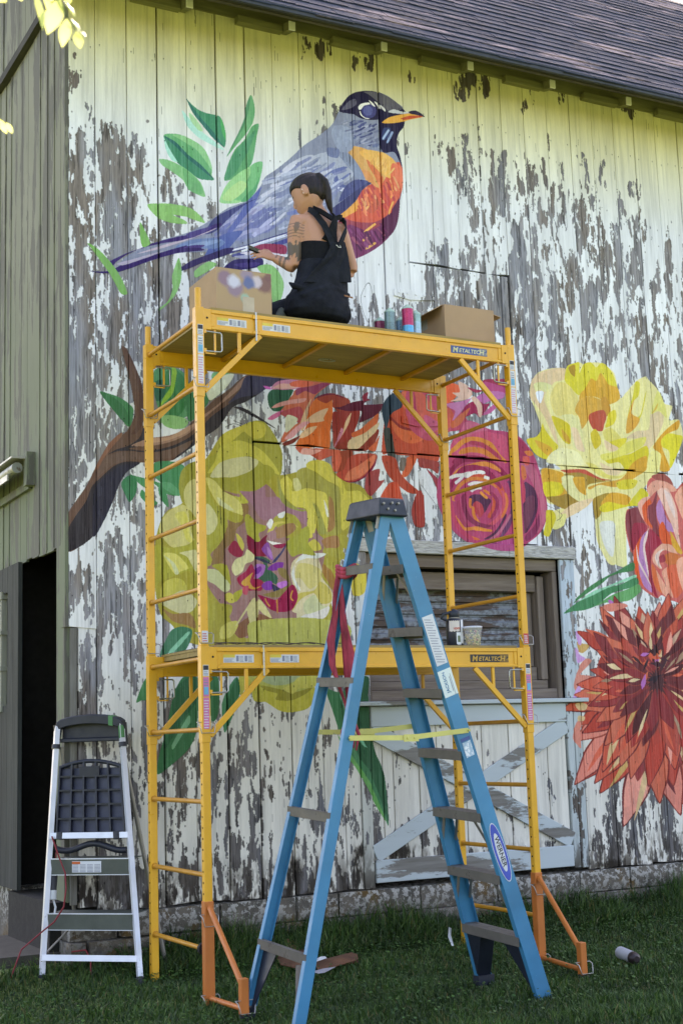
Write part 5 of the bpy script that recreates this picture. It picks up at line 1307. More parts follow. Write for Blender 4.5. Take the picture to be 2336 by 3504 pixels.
def rail(pf_, s, name, web, ztop, zbot, flip=1, t=.003):
    """C channel rail: web faces outwards, flanges inwards"""
    b = MB(); P = []
    for z in (zbot, ztop):
        c = pf_(z, s); w_ = web/2; o = ey*s
        fl = .030; ring = [c+ex*w_, c+ex*w_-o*fl, c+ex*(w_-t)-o*fl, c+ex*(w_-t)-o*t, c-ex*(w_-t)-o*t, c-ex*(w_-t)-o*fl, c-ex*w_-o*fl, c-ex*w_]
        P.append([tuple(v) for v in (ring if s > 0 else ring[::-1])])
    b.rings(P, smooth=False); return pt(lad, name, b, M_BLUE, .0012)
front = lambda z, s: lp(z, s, .012)
def rear(z, s):
    # rear rails spread to the other side, hinge just behind the front rails at the top
    top = -LB*2.44-.0105; x_ = top-(2.44-z)*RB
    yy = s*(.251-.0507*z)
    return Vector((OX, OY, 0))+ex*x_+ey*(yy+LG*z)+EZ_*(z+LR*yy)
RB = .227
for s in (1, -1):
    fr = rail(front, s, 'front_rail', .089, HT-.02, .05 if s > 0 else .02); rail(rear, s, 'rear_rail', .058, HT-.02, .055 if s > 0 else .0)
# steps
for k in range(7):
    z = LZ1+k*LDZ; a = lp(z, 1, .006); c_ = lp(z, -1, .006); b = MB(); d = .088
    for q in range(3): b.bar(a+ex*(-.030+q*.0295), c_+ex*(-.030+q*.0295), .027, .006, up=(0, 0, 1))
    b.bar(a-ex*.045-EZ_*.020, c_-ex*.045-EZ_*.020, .004, .044, up=(0, 0, 1)); b.bar(a+ex*.044-EZ_*.024, c_+ex*.044-EZ_*.024, .004, .054, up=(0, 0, 1))
    pt(lad, 'step', b, M_STEP)
    if k in (0, 1, 2, 6):
        for s in (1, -1):
            b = MB(); w_ = LW0-LW1*z; 
            for dx in (-.04, .04): b.bar(lp(z-.03, s, -.075, dx), lp(z-.17, s, .0, dx), .004, .018, up=(0, -1, 0))
            pt(lad, 'knee_brace', b, M_ALU if k else M_BLUE)
# rear cross bars
for z in (.34, .95, 1.56, 2.10):
    a = rear(z, 1); c_ = rear(z, -1); b = MB(); b.bar(a-ex*.028, c_-ex*.028, .004, .045, up=(0, 0, 1)); b.bar(a-ex*.018+EZ_*.020, c_-ex*.018+EZ_*.020, .024, .004, up=(0, 0, 1)); pt(lad, 'rear_bar', b, M_STEP, .001)
# feet and kick plates
for s in (1, -1):
    b = MB(); o = ey*s
    q = [lp(.30, s, -.004, -.044), lp(.30, s, -.004, .044), lp(.02, s, -.004, .044), lp(.02, s, -.004, -.044)]
    q2 = [lp(.30, s, -.15, -.044), lp(.30, s, -.15, .044), lp(.05, s, -.01, .044), lp(.05, s, -.01, -.044)]
    b.add([tuple(v) for v in q+q2], [(0, 1, 2, 3), (7, 6, 5, 4), (0, 4, 5, 1), (1, 5, 6, 2), (2, 6, 7, 3), (3, 7, 4, 0)]); pt(lad, 'foot_gusset', b, M_BLK)
    b = MB(); zf = .025 if s > 0 else -.015; b.bar(lp(zf, s, .0, -.05), lp(zf, s, .0, .05), .05, .05, up=(0, 0, 1)); pt(lad, 'rubber_foot', b, M_BLK)
    b = MB(); b.bar(rear(zf, s)-ex*.035, rear(zf, s)+ex*.035, .04, .05, up=(0, 0, 1)); pt(lad, 'rubber_foot', b, M_BLK)
    a = rear(.32, s); b = MB(); b.add([tuple(v) for v in (a-ey*s*.02, a-ey*s*.14-EZ_*.02, rear(.02, s)-ey*s*.03, a-ey*s*.02+ex*.006, a-ey*s*.14-EZ_*.02+ex*.006, rear(.02, s)-ey*s*.03+ex*.006)], [(0, 1, 2), (5, 4, 3), (0, 3, 4, 1), (1, 4, 5, 2), (2, 5, 3, 0)]); pt(lad, 'foot_gusset', b, M_BLK)
# black top cap: sloped sides, moulded lip
b = MB(); R_ = []
for (zz, gx, gy) in ((-.078, .014, .020), (-.070, .016, .022), (.004, .004, .010), (.012, .0, .0)):
    a = []
    for (sx, s) in ((-1, 1), (1, 1), (1, -1), (-1, -1)):
        c_ = lp(HT+zz, s, .022+gy); a.append(tuple(Vector((OX, OY, 0))+ex*(-.822+sx*(.066+gx))+ey*(c_-Vector((OX, OY, 0))).dot(ey)+EZ_*c_.z))
    R_.append(a[::-1])
b.rings(R_, smooth=False); pt(lad, 'top_cap', b, M_BLK, .005)
b = MB()
for (dx, dz) in ((-.07, -.02), (-.01, -.015), (.035, -.015), (-.04, -.045), (.01, -.05)):
    c_ = lp(HT+dz, -1, .022+.014); P_ = Vector((OX, OY, 0))+ex*(-.822+dx*.8)+ey*(c_-Vector((OX, OY, 0))).dot(ey)+EZ_*c_.z; b.tube([P_, P_-ey*.012], .006, 8)
pt(lad, 'rivet', b, M_ALU)
for s in (1, -1):
    b = MB(); b.bar(lp(HT-.06, s, -.02, -.02), lp(HT-.13, s, -.02, -.02), .03, .004, up=(0, -1, 0)); pt(lad, 'hinge_plate', b, M_ALU); b = MB(); b.bar(rear(HT-.06, s)-ex*.03-ey*s*.01, rear(HT-.14, s)-ex*.03-ey*s*.01, .03, .004, up=(0, -1, 0)); pt(lad, 'hinge_plate', b, M_ALU)
# folding spreaders
for s in (1, -1):
    zsp = 1.325 if s < 0 else 1.34; a = lp(zsp+.0, s, .018, .03); c_ = rear(zsp-.02, s)+ey*s*.006; m_ = (a+c_)/2-EZ_*.018
    b = MB(); b.bar(c_, m_+ex*.03, .004, .024, up=(0, 0, 1)); b.bar(m_-ex*.03-ey*s*-.003, a, .004, .024, up=(0, 0, 1)); b.bar(m_-ex*.042+ey*s*.006, m_+ex*.042+ey*s*.006, .003, .034, up=(0, 0, 1))
    for q in (a, c_, m_-ex*.02, m_+ex*.02): b.tube([q, q+ey*s*.012], .006, 8)
    pt(lad, 'spreader', b, M_SPRD)
# stickers on the outer face of the near front rail
def sticker(zc, h, w_, base, name='label'):
    c0 = lp(zc-h/2, -1, .0135); c1 = lp(zc+h/2, -1, .0135); b = MB(); b.bar(c0, c1, w_, .0012, up=tuple(ey)); 
    return pt(lad, name, b, base), c0, c1
def on_rail(z, dx, off=.0145): return lp(z, -1, off, dx)
st1, _, _ = sticker(1.76, .235, .066, M_LAB); b = MB()
for k in range(17): b.bar(on_rail(1.655+k*.0126, -.026), on_rail(1.655+k*.0126, .018+.008*math.sin(k*2.3)), .0006, .0032, up=(0, 0, 1))
pt(st1, 'small_print', b, M_LINK)
upv = (lp(2, -1)-lp(1, -1)).normalized()
def rail_text(s_, size, z, dx, m_, parent, sx=1, down=True, shear=0):
    base = on_rail(z, dx, .0148); X = -upv if down else upv; Zn = -ey; Y = Zn.cross(X).normalized(); X = Y.cross(Zn).normalized()
    T = Matrix.Translation(base) @ Matrix((X, Y, Zn)).transposed().to_4x4()
    return text_obj(s_, size, None, None, m_, parent, 'lettering', .0004, 'CENTER', shear, sx, T)
st2, _, _ = sticker(1.555, .125, .082, mat('pale_label', 'cdd8d6', .5, var=.03)); M_TEAL = mat('teal_print', '2f6f9c', .5)
rail_text('JACKSON', .024, 1.558, -.004, M_TEAL, st2, down=False); 
b = MB(); b.bar(on_rail(1.515, .018), on_rail(1.585, .018), .0006, .003, up=(1, 0, 0)); b.bar(on_rail(1.50, .026), on_rail(1.60, .026), .0006, .002, up=(1, 0, 0)); pt(st2, 'small_print', b, M_LINK)
def ellipse_on_rail(zc, a_, b_, off, m_, name, parent):
    b = MB(); vs = []
    for k in range(28):
        t = 2*math.pi*k/28; vs.append(tuple(on_rail(zc, 0, off)+upv*(a_*math.cos(t))+ex*(b_*math.sin(t))))
    b.v = vs+[tuple(Vector(v)+ey*.001) for v in vs]; b.f = [tuple(range(28)), tuple(reversed(range(28, 56)))]+[(k, 28+k, 28+(k+1) % 28, (k+1) % 28) for k in range(28)]; b.sm = [False]*30; b.mi = [0]*30
    return pt(parent, name, b, m_)
M_WBLUE = mat('badge_blue', '3a50b0', .4)
e0 = ellipse_on_rail(.735, .150, .038, .0140, M_LAB, 'badge', lad); ellipse_on_rail(.735, .145, .0345, .0146, M_WBLUE, 'badge_field', e0); ellipse_on_rail(.735, .098, .0215, .0152, M_LAB, 'badge_centre', e0)
def rt2(): 
    base = on_rail(.735, -.0105, .0158)+ex*.0; X = -upv; Zn = -ey; Y = Zn.cross(X).normalized()
    T = Matrix.Translation(base) @ Matrix((X, Y, Zn)).transposed().to_4x4(); return text_obj('WERNER', .036, None, None, M_LDARK, e0, 'lettering', .0004, 'CENTER', 0, 1.05, T)
rt2()
st3, _, _ = sticker(1.235, .07, .050, mat('torn_blue_label', '9fb8cc', .5, wear='d8dce0', wearamt=.5, wscale=60), 'torn_label')
st4, _, _ = sticker(1.283, .016, .058, M_LNAVY, 'label')
# ------------------------------------------------------------------ red scarf tied round the rear rail
M_RED = mat('red_cloth', 'a43a4c', .9, var=.35, vscale=40, bmp=.8, stretch=(1, 1, .2))
a0 = rear(2.12, 1); a0 = rear(2.12, 1)
sc = MB(); rr = random.Random(8)
top = rear(2.10, 1)-ex*.0
knot = [top+ex*(.045*math.cos(t))-ey*(.045*math.sin(t))+EZ_*(.012*math.sin(2*t)) for t in np.linspace(0, 2*math.pi, 15)]
for dz in (-.018, 0, .018): sc.tube([q+EZ_*dz for q in knot], .012, 8)
def ribbon(pts, wds, turns):
    P = []
    for i, q in enumerate(pts):
        a = turns*i; w_ = wds[i]; n_ = 12; q = Vector(q)
        P.append([tuple(q+ex*(math.cos(a)*w_*math.cos(t)-.35*w_*math.sin(a)*math.sin(t)*.5)*(1+.25*math.cos(3*t+i))+ey*(math.sin(a)*w_*.6*math.cos(t)+.22*w_*math.sin(t)*(1+.4*math.sin(4*t+i)))) for t in np.linspace(0, 2*math.pi, n_, endpoint=False)])
    sc.rings(P)
T0 = top-ex*.045
ribbon([T0+EZ_*.01, T0+ex*-.02-EZ_*.10, T0-ex*.03-EZ_*.22, T0-ex*.055-EZ_*.34, T0-ex*.05-EZ_*.46, T0-ex*.02-EZ_*.56, T0+ex*.02-EZ_*.66, T0+ex*.03-EZ_*.76], [.014, .018, .022, .038, .042, .034, .024, .018], .25)
ribbon([T0+EZ_*.0, T0+ex*.01-EZ_*.12, T0+ex*.02-EZ_*.26, T0+ex*.045-EZ_*.40, T0+ex*.05-EZ_*.52, T0+ex*.045-EZ_*.64, T0+ex*.04-EZ_*.74, T0+ex*.05-EZ_*.80], [.012, .014, .018, .032, .036, .03, .022, .018], -.2)
K = T0+ex*.04-EZ_*.72
for k in range(9):
    an = rr.uniform(-.5, .5); ln = rr.uniform(.10, .19); sc.tube([K+ex*an*.03, K+ex*an*.09-EZ_*ln*.5+ey*rr.uniform(-.02, .02), K+ex*(an*.10+rr.uniform(-.015, .015))-EZ_*ln], [.011, .009, .004], 6)
tag(sc.build('scarf', M_RED), 'red gauzy scarf knotted round a rail of the blue stepladder', 'scarf')

# ------------------------------------------------------------------ small aluminium step stool
stool = empty('step_stool', (-.30, 1.0, 0)); tag(stool, 'folding aluminium step stool with black plastic top beside the dark doorway', 'step ladder')
M_BRT = mat('bright_aluminium', 'c9ccd6', .35, .3, var=.03)
M_NAVY = mat('navy_plastic', '1b1e2b', .5, var=.15, wear='5a5c60', wearamt=.78, wscale=60); M_GSTEP = mat('green_grey_tread', '50554e', .6, .3)
SA = Vector(on_z(142, 3372, 0)); SB_ = Vector(on_z(482, 3378, 0)); su = (SB_-SA).normalized(); sn = Vector((su.y, -su.x, 0))   # sn points to the camera side
hgt_ = 1.60
def sp_(t, z, back=0.0): # t 0 left .. 1 right; narrowing with height; leans back
    w_ = (SB_-SA).length; c_ = (SA+SB_)/2; hw = w_/2*(1-.36*z/hgt_); return c_+su*(hw*(2*t-1))+Vector((.29, .957, 0))*z*.16-sn*back+EZ_*z
for t in (0, 1):
    b = MB(); b.tube([sp_(t, .05), sp_(t, 1.42)], .020, 4, smooth=False); pt(stool, 'front_rail', b, M_BRT)
    b = MB(); b.tube([sp_(t, -.01), sp_(t, .055)], .020, 10); pt(stool, 'rubber_foot', b, M_NAVY)
    b = MB(); b.tube([sp_(t, 1.44), sp_(t, 1.30)], .0185, 10); pt(stool, 'rail_collar', b, M_NAVY) if False else pt(stool, 'rail_collar', MB().tube([sp_(t, 1.29), sp_(t, 1.315)], .024, 10), M_NAVY)
    b = MB(); q0 = sp_(t, 1.30); q1 = sp_(t, .0)-sn*.42; b.tube([q0-sn*.03+su*(.02 if t == 0 else -.02), q1+su*(.02 if t == 0 else -.02)], .013, 8); pt(stool, 'rear_leg', b, M_ALU)
b = MB(); b.tube([sp_(0, .145), sp_(1, .145)], .023, 4, smooth=False); pt(stool, 'cross_tube', b, M_BRT)
b = MB(); b.tube([sp_(0, .80), sp_(1, .80)], .023, 4, smooth=False); pt(stool, 'cross_tube', b, M_BRT)
for z in (.335, .63):
    b = MB(); a, c_ = sp_(.03, z), sp_(.97, z); b.bar(a, c_, .003, .085, up=(0, 0, 1)); b.bar(a-sn*.09+EZ_*.042, c_-sn*.09+EZ_*.042, .18, .004, up=(0, 0, 1)); q = pt(stool, 'tread', b, M_GSTEP)
    b = MB(); b.bar(a+EZ_*.044+sn*.002, c_+EZ_*.044+sn*.002, .006, .006, up=(0, 0, 1)); b.bar(a-EZ_*.044+sn*.002, c_-EZ_*.044+sn*.002, .006, .004, up=(0, 0, 1)); pt(q, 'tread_edge', b, M_BRT)
    if z > .5:
        m1, m2 = sp_(.29, z)+sn*.003, sp_(.64, z)+sn*.003; b = MB(); b.bar(m1, m2, .002, .062, up=(0, 0, 1)); ql = pt(q, 'label', b, M_LAB)
        b = MB(); b.bar(m1+EZ_*.022+sn*.0015, m1+(m2-m1)*.28+EZ_*.022+sn*.0015, .001, .014, up=(0, 0, 1)); pt(ql, 'label_band', b, mat('label_orange', 'c05a28', .5))
        b = MB()
        for k in range(4):
            for r_ in range(6): u0 = m1+(m2-m1)*(.02+k*.25); u1 = m1+(m2-m1)*(.22+k*.25); b.bar(u0+EZ_*(-.026+r_*.0075)+sn*.0015, u1+EZ_*(-.026+r_*.0075)+sn*.0015, .001, .003, up=(0, 0, 1))
        pt(ql, 'small_print', b, M_LINK)
for t, q_ in ((.0, 1), (1, -1)):
    b = MB(); b.tube([sp_(.18 if t == 0 else .82, .29, .12), sp_(t, .17, .05)], .006, 6); pt(stool, 'stay', b, M_ALU)
# folded platform: ribbed black tray
b = MB(); zt0, zt1 = .815, 1.215; arch = lambda u: zt1-.035*(2*u-1)**2
for u in np.linspace(0, 1, 6): b.bar(sp_(.07+.86*u, zt0, .014), sp_(.07+.86*u, arch(u), .014), .010, .022, up=tuple(sn))
for z in np.linspace(zt0, 1.13, 5): b.bar(sp_(.06, z, .014), sp_(.94, z, .014), .022, .010, up=(0, 0, 1))
P0 = [sp_(.06+.88*u, arch(u), .014) for u in np.linspace(0, 1, 13)]; b.tube(P0, .012, 8)
b.bar(sp_(.36, 1.16, .006), sp_(.64, 1.16, .006), .012, .05, up=(0, 0, 1)); tray = pt(stool, 'folded_platform', b, M_NAVY)
b = MB(); b.bar(sp_(.5, zt0-.03, .034), sp_(.5, 1.175, .034), .006, .40, up=tuple(su)) if False else b.add([tuple(sp_(.07, zt0-.03, .03)), tuple(sp_(.93, zt0-.03, .03)), tuple(sp_(.93, 1.175, .03)), tuple(sp_(.07, 1.175, .03)), tuple(sp_(.07, zt0-.03, .036)), tuple(sp_(.93, zt0-.03, .036)), tuple(sp_(.93, 1.175, .036)), tuple(sp_(.07, 1.175, .036))], [(0, 1, 2, 3), (7, 6, 5, 4), (0, 4, 5, 1), (1, 5, 6, 2), (2, 6, 7, 3), (3, 7, 4, 0)])
pt(tray, 'tray_panel', b, mat('tray_panel', '2a2e44', .5, var=.1))
for t in (.13, .85): b = MB(); b.tube([sp_(t, .80-.02, -.0), sp_(t, .80+.02, .0)], .026, 10); pt(stool, 'clip', b, M_NAVY)
b = MB(); P1 = [sp_(u, .735+.0*u, .03)-EZ_*(.02*math.sin(u*9)) for u in np.linspace(.05, .93, 14)]; b.tube(P1, .018, 8); pt(stool, 'tray_lip', b, M_NAVY)
# handle loop at the top, tape
b = MB(); P2 = [sp_(-.015+1.03*u, 1.415+.040*math.sin(math.pi*u)**.5, .02-.015*math.sin(math.pi*u)) for u in np.linspace(0, 1, 17)]
R_ = []
for i, q in enumerate(P2): R_.append([tuple(q+sn*.028+EZ_*-.028), tuple(q+sn*.028+EZ_*.024), tuple(q-sn*.028+EZ_*.028), tuple(q-sn*.028-EZ_*.024)])
b.rings(R_, smooth=False); b.bar(sp_(.03, 1.335, .03), sp_(.97, 1.335, .03), .03, .022, up=(0, 0, 1)); b.tube([sp_(1.0, 1.425, .01), sp_(1.01, 1.30, .03)], [.03, .016], 8); b.tube([sp_(.0, 1.425, .01), sp_(-.01, 1.34, .02)], [.028, .018], 8); b.bar(sp_(.03, 1.39, .05), sp_(.97, 1.39, .05), .02, .09, up=(0, 0, 1)); pt(stool, 'top_handle', b, M_NAVY, .004)
M_TAPE = mat('green_tape', '3f7a48', .6)
i0 = 13; b = MB(); R_ = [[tuple(Vector(v)+(Vector(v)-P2[i])*.06) for v in ([tuple(q_+sn*.028+EZ_*-.028), tuple(q_+sn*.028+EZ_*.024), tuple(q_-sn*.028+EZ_*.028), tuple(q_-sn*.028-EZ_*.024)])] for i, q_ in ((i0, P2[i0]), (i0+1, P2[i0+1]), )]
b.rings(R_, smooth=False); pt(stool, 'green_tape', b, M_TAPE); b = MB(); b.tube([sp_(1, 1.34), sp_(1, 1.41)], .0185, 10); pt(stool, 'green_tape', b, M_TAPE)
# red lead hanging over the stool, white connector
b = MB(); b.tube([sp_(.05, .80, -.03), sp_(.14, .70, -.03), sp_(.24, .60, -.035), sp_(.26, .52, -.04), sp_(.24, .42, -.04), sp_(.14, .34, -.04), sp_(.02, .29, -.045), SA+sn*.06+EZ_*.20-su*.09, SA+sn*.10+EZ_*.06-su*.13, SA+sn*.10+EZ_*.0-su*.13], .0048, 8)
b.tube([sp_(.03, .75, .05), sp_(.035, .60, .05), sp_(.03, .50, .05)], .0045, 8); b.tube([sp_(.2, .16, .12), sp_(.35, .17, .12), sp_(.42, .12, .10), sp_(.42, .02, .10)], .0045, 8)
tag(b.build('extension_cord', mat('dark_red_cord', '7c1c24', .6)), 'thin dark red cord looped over the aluminium step stool', 'cord')
b = MB(); b.tube([sp_(.035, .60, .03), sp_(.035, .50, .03)], [.026, .022], 10, mi=0); b.tube([sp_(.035, .50, .03), sp_(.04, .45, .03)], [.024, .022], 10, mi=1); b.tube([sp_(.05, .45, .03), sp_(.08, .41, .03), sp_(.07, .36, .03), sp_(.0, .30, .04)], .006, 6, mi=1)
tag(b.build('plug', [M_NAVY, mat('white_plastic', 'b8bcc0', .5)]), 'black and white cable plug hanging beside the aluminium step stool', 'plug')
# ------------------------------------------------------------------ the seated painter
DK = BZ+HS+.016                                     # deck surface height
def G(u, v, y): p_ = on_y(u, v, y); return Vector(p_)
M_SKIN, nt, p = new_mat('skin')
va = nt.nodes.new('ShaderNodeVertexColor'); va.layer_name = 'tone'
nt.links.new(va.outputs[0], p.inputs['Base Color']); p.inputs['Roughness'].default_value = .5; p.inputs['Subsurface Weight'].default_value = .08; p.inputs['Subsurface Radius'].default_value = (.02, .008, .004)
M_HAIR, nt, p = new_mat('dark_hair'); g_ = noise(nt, 60, 4, (1, 1, .12), coord='World'); c = mix(nt, ramp(nt, g_, .35, .65), srgb('120e0e'), srgb('2a1f1f')); nt.links.new(c, p.inputs['Base Color']); p.inputs['Roughness'].default_value = .5; p.inputs['Specular IOR Level'].default_value = .3; nt.links.new(bump(nt, g_, .8, .006), p.inputs['Normal'])
M_CLOTH = mat('black_cotton', '16171c', .95, var=.15, vscale=25, bmp=.3, spec=.2); M_OVER = mat('dark_navy_dungaree', '1c1f27', .9, var=.35, vscale=9, bmp=1.0, bscale=28, spec=.2)
YB = .34
painter = empty('person', (.77, YB, DK)); tag(painter, 'woman in black dungarees with ponytail and tattooed arm, seated on the top platform', 'person')
def ell(c, a, b_, ax=Vector((1, 0, 0)), ay=Vector((0, 1, 0)), n=18, pw=1.0):
    o = []
    for k in range(n):
        t = 2*math.pi*k/n; ct, st = math.cos(t), math.sin(t); ct = math.copysign(abs(ct)**pw, ct); st = math.copysign(abs(st)**pw, st)
        o.append(tuple(Vector(c)+ax*a*ct+ay*b_*st))
    return o
AX = Vector((math.cos(.18), math.sin(.18), 0)); AY = Vector((-math.sin(.18), math.cos(.18), 0))     # body turned slightly to the left
def ctr(u, v, y=YB): return G(u, v, y)
hip = ctr(1086, 1052); wst = ctr(1102, 950); rib = ctr(1100, 870, YB+.01); sho = ctr(1094, 772, YB+.02); nck = ctr(1086, 728, YB+.03); hd = ctr(1054, 664, YB+.045); HSC = 1.14
body = MB()
torso = [(hip+EZ_*-.085, .165, .115), (hip+EZ_*-.03, .19, .135), (hip+EZ_*.05, .175, .12), ((hip+wst)/2, .145, .10), (wst, .132, .09), ((wst+rib)/2, .138, .092), (rib, .150, .095), ((rib*.4+sho*.6), .163, .092), (sho, .165, .078), (sho+EZ_*.028, .135, .062), (nck+EZ_*-.005, .075, .055), (nck+EZ_*.02, .050, .052)]
body.rings([ell(c, a, b_, AX, AY) for c, a, b_ in torso])
# neck and head (tilted down and turned left)
hf = Vector((-.60, .70, -.38)).normalized()           # where the face points
hu = (EZ_-hf*EZ_.dot(hf)).normalized(); hs = hf.cross(hu).normalized()
body.rings([ell(nck+EZ_*-.02, .052, .05, AX, AY), ell(nck+EZ_*.025+hf*.005, .046, .050, AX, AY), ell(hd-hu*.03-hf*.01, .046, .052, AX, AY)])
def headpt(a, b_, c_): return tuple(hd+(hf*a+hs*b_+hu*c_)*HSC)
hr = []
for (z, fr_, bk, wd) in ((-.118, .052, .0, .016), (-.108, .078, .02, .036), (-.085, .085, .045, .052), (-.06, .088, .066, .064), (-.03, .090, .082, .070), (0, .088, .092, .073), (.03, .086, .096, .074), (.055, .080, .092, .070), (.08, .064, .076, .058), (.097, .040, .05, .038), (.105, .012, .02, .012)):
    hr.append([headpt((fr_ if math.cos(t) > 0 else bk)*math.cos(t), wd*math.sin(t), z) for t in np.linspace(0, 2*math.pi, 18, endpoint=False)])
body.rings(hr)
# nose, lips, chin, ears
body.rings([[headpt(.083+dx*math.cos(t)*0+e, r_*math.sin(t)*.8, z_+r_*math.cos(t)*.6) for t in np.linspace(0, 2*math.pi, 8, endpoint=False)] for e, r_, z_, dx in ((-.01, .012, .012, 0), (.004, .011, -.004, 0), (.020, .010, -.026, 0), (.012, .009, -.036, 0), (-.008, .006, -.036, 0))])
body.rings([[headpt(.078+e, .022*math.sin(t), -.062+r_*math.cos(t)) for t in np.linspace(0, 2*math.pi, 10, endpoint=False)] for e, r_ in ((0, .012), (.012, .009), (.014, .004))])
for s in (-1, 1): body.rings([[headpt(-.008+.020*r_*math.cos(t)-o_*.3, s*(.070+o_), -.012+.034*r_*math.sin(t)) for t in np.linspace(0, 2*math.pi, 12, endpoint=False)] for o_, r_ in ((-.006, .8), (.006, 1.0), (.014, 1.0), (.016, .75))])
# arms
def limb(pts, rs, n=14): body.tube([Vector(q) for q in pts], rs, n)
# the arm nearer the left of the picture
lsh = ctr(1010, 762, YB-.0); lel = ctr(1008, 915, YB+.02); lwr = ctr(940, 884, YB+.10); 
limb([sho+AX*-.09+EZ_*.0, lsh+Vector((.012, 0, .004)), lsh+EZ_*-.045, (lsh+lel)/2, lel+EZ_*.03, lel], [.055, .052, .050, .045, .040, .036])
limb([lel+EZ_*.004, lel+(lwr-lel)*.25, lel+(lwr-lel)*.6, lwr], [.038, .040, .033, .026])
rsh = ctr(1170, 790, YB+.02); rel = ctr(1203, 930, YB+.03); rwr = rel+Vector((-.10, .20, .02))
limb([sho+AX*.09, rsh+Vector((-.012, 0, 0)), rsh+EZ_*-.045, (rsh+rel)/2, rel+EZ_*.03, rel], [.052, .048, .046, .041, .037, .034]); limb([rel, rel+(rwr-rel)*.3, rwr], [.035, .034, .022])
# thighs and shins folded forward (crossed legs)
for s in (-1, 1):
    h_ = hip+AX*s*.09+EZ_*-.03; kn = h_+AX*s*.11+AY*.33+EZ_*.01; an = h_+AX*(-s*.10)+AY*.30-EZ_*.02
    limb([h_, (h_+kn)/2, kn], [.085, .075, .055]); limb([kn, (kn+an)/2, an], [.055, .048, .036]); limb([an, an-AX*s*.09+AY*.03, an-AX*s*.15+AY*.05], [.036, .034, .022])
def finger(a, d1, d2, L_, r_): limb([a, a+d1*L_*.5, a+d1*L_*.5+d2*L_*.5], [r_, r_*.92, r_*.7], 8)
def hand(w_, dirn, palm, spread, curl, thumb):
    """palm block plus four fingers and a thumb"""
    across = dirn.cross(palm).normalized(); c0 = w_; c1 = w_+dirn*.082
    body.rings([ell(c0, .026, .016, across, palm, 12), ell((c0+c1)/2, .038, .016, across, palm, 12), ell(c1, .038, .013, across, palm, 12)])
    for i, (L_, r_) in enumerate(((.070, .0085), (.078, .009), (.072, .0085), (.056, .0075))):
        st_ = c1+across*(-.027+.018*i)-dirn*.012; d1 = (dirn+across*(i-1.5)*.07+palm*curl[i]*.6).normalized(); d2 = (dirn+palm*curl[i]*1.6).normalized(); finger(st_, d1, d2, L_+.012, r_)
    st_ = c0+dirn*.025+across*-.026; finger(st_, (dirn*.6-across*.8+palm*.2).normalized(), (dirn*.95-across*.15+palm*.3).normalized(), .070, .0105)
fd = (lwr-lel).normalized(); hdir = Vector((-.93, .12, .30)).normalized()
hand(lwr, hdir, Vector((.15, .55, -.35)).normalized(), 0, (.9, .6, .7, .8), 1)
hand(rwr, (rwr-rel).normalized(), Vector((-.9, 0, -.1)).normalized(), 0, (.6, .6, .6, .6), 1)
me = body.mesh('person_body', M_SKIN); o = bpy.data.objects.new('tmp', me); COL.objects.link(o)
rm = o.modifiers.new('r', 'REMESH'); rm.mode = 'VOXEL'; rm.voxel_size = .0058; sm = o.modifiers.new('s', 'SMOOTH'); sm.factor = .5; sm.iterations = 5
bpy.context.view_layer.update(); dg = bpy.context.evaluated_depsgraph_get(); me2 = bpy.data.meshes.new_from_object(o.evaluated_get(dg)); bpy.data.objects.remove(o)
me2.name = 'person_body'; me2.polygons.foreach_set('use_smooth', [True]*len(me2.polygons)); me2.materials.clear(); me2.materials.append(M_SKIN)
co = np.empty(len(me2.vertices)*3); me2.vertices.foreach_get('co', co); co = co.reshape(-1, 3)
tone = np.tile(np.array(srgb('b58268'), np.float32), (len(co), 1))
def vn(co, s, seed):
    r = np.random.default_rng(seed); k = r.normal(size=(5, 3))*s; ph = r.random(5)*6.28; return sum(np.sin(co@k[i]+ph[i]) for i in range(5))/5
ink = np.array(srgb('3b403e')); 
def near_seg(a, b_, rad, t0, t1):
    a = np.array(a); b_ = np.array(b_); d = b_-a; t = ((co-a)@d)/(d@d); q = a+np.clip(t, 0, 1)[:, None]*d; return (np.linalg.norm(co-q, axis=1) < rad) & (t > t0) & (t < t1), t
m1, t1 = near_seg(lsh, lel, .062, .04, .95)
pat = vn(co, 75, 1); band1 = m1 & (t1 > .0) & (t1 < .40) & ((np.abs(np.sin(t1*45+pat)) < .42) | (pat > .30)); band2 = m1 & (t1 > .50+.10*vn(co, 90, 4)) & (t1 < .86+.2*vn(co, 110, 5)) & (pat > -.22)
m2, t2 = near_seg(lel, lwr, .05, .25, .95); band3 = m2 & (vn(co, 60, 2) > -.1)
for bm_, k_ in ((band1, .70), (band2, .85), (band3, .65)): tone[bm_] = tone[bm_]*(1-k_)+ink*k_
mh = ((co-np.array(hd))@np.array(hf) > .06) & (np.abs((co-np.array(hd))@np.array(hu)-.012) < .007) & (np.abs(np.abs((co-np.array(hd))@np.array(hs))-.030) < .016); tone[mh] = np.array(srgb('2a1c18'))
ml = ((co-np.array(hd))@np.array(hf) > .07) & (np.abs((co-np.array(hd))@np.array(hu)+.062) < .008) & (np.abs((co-np.array(hd))@np.array(hs)) < .022); tone[ml] = np.array(srgb('9c4f48'))
ca = me2.color_attributes.new('tone', 'FLOAT_COLOR', 'POINT'); ca.data.foreach_set('color', np.concatenate([tone, np.ones((len(co), 1))], 1).astype(np.float32).ravel())
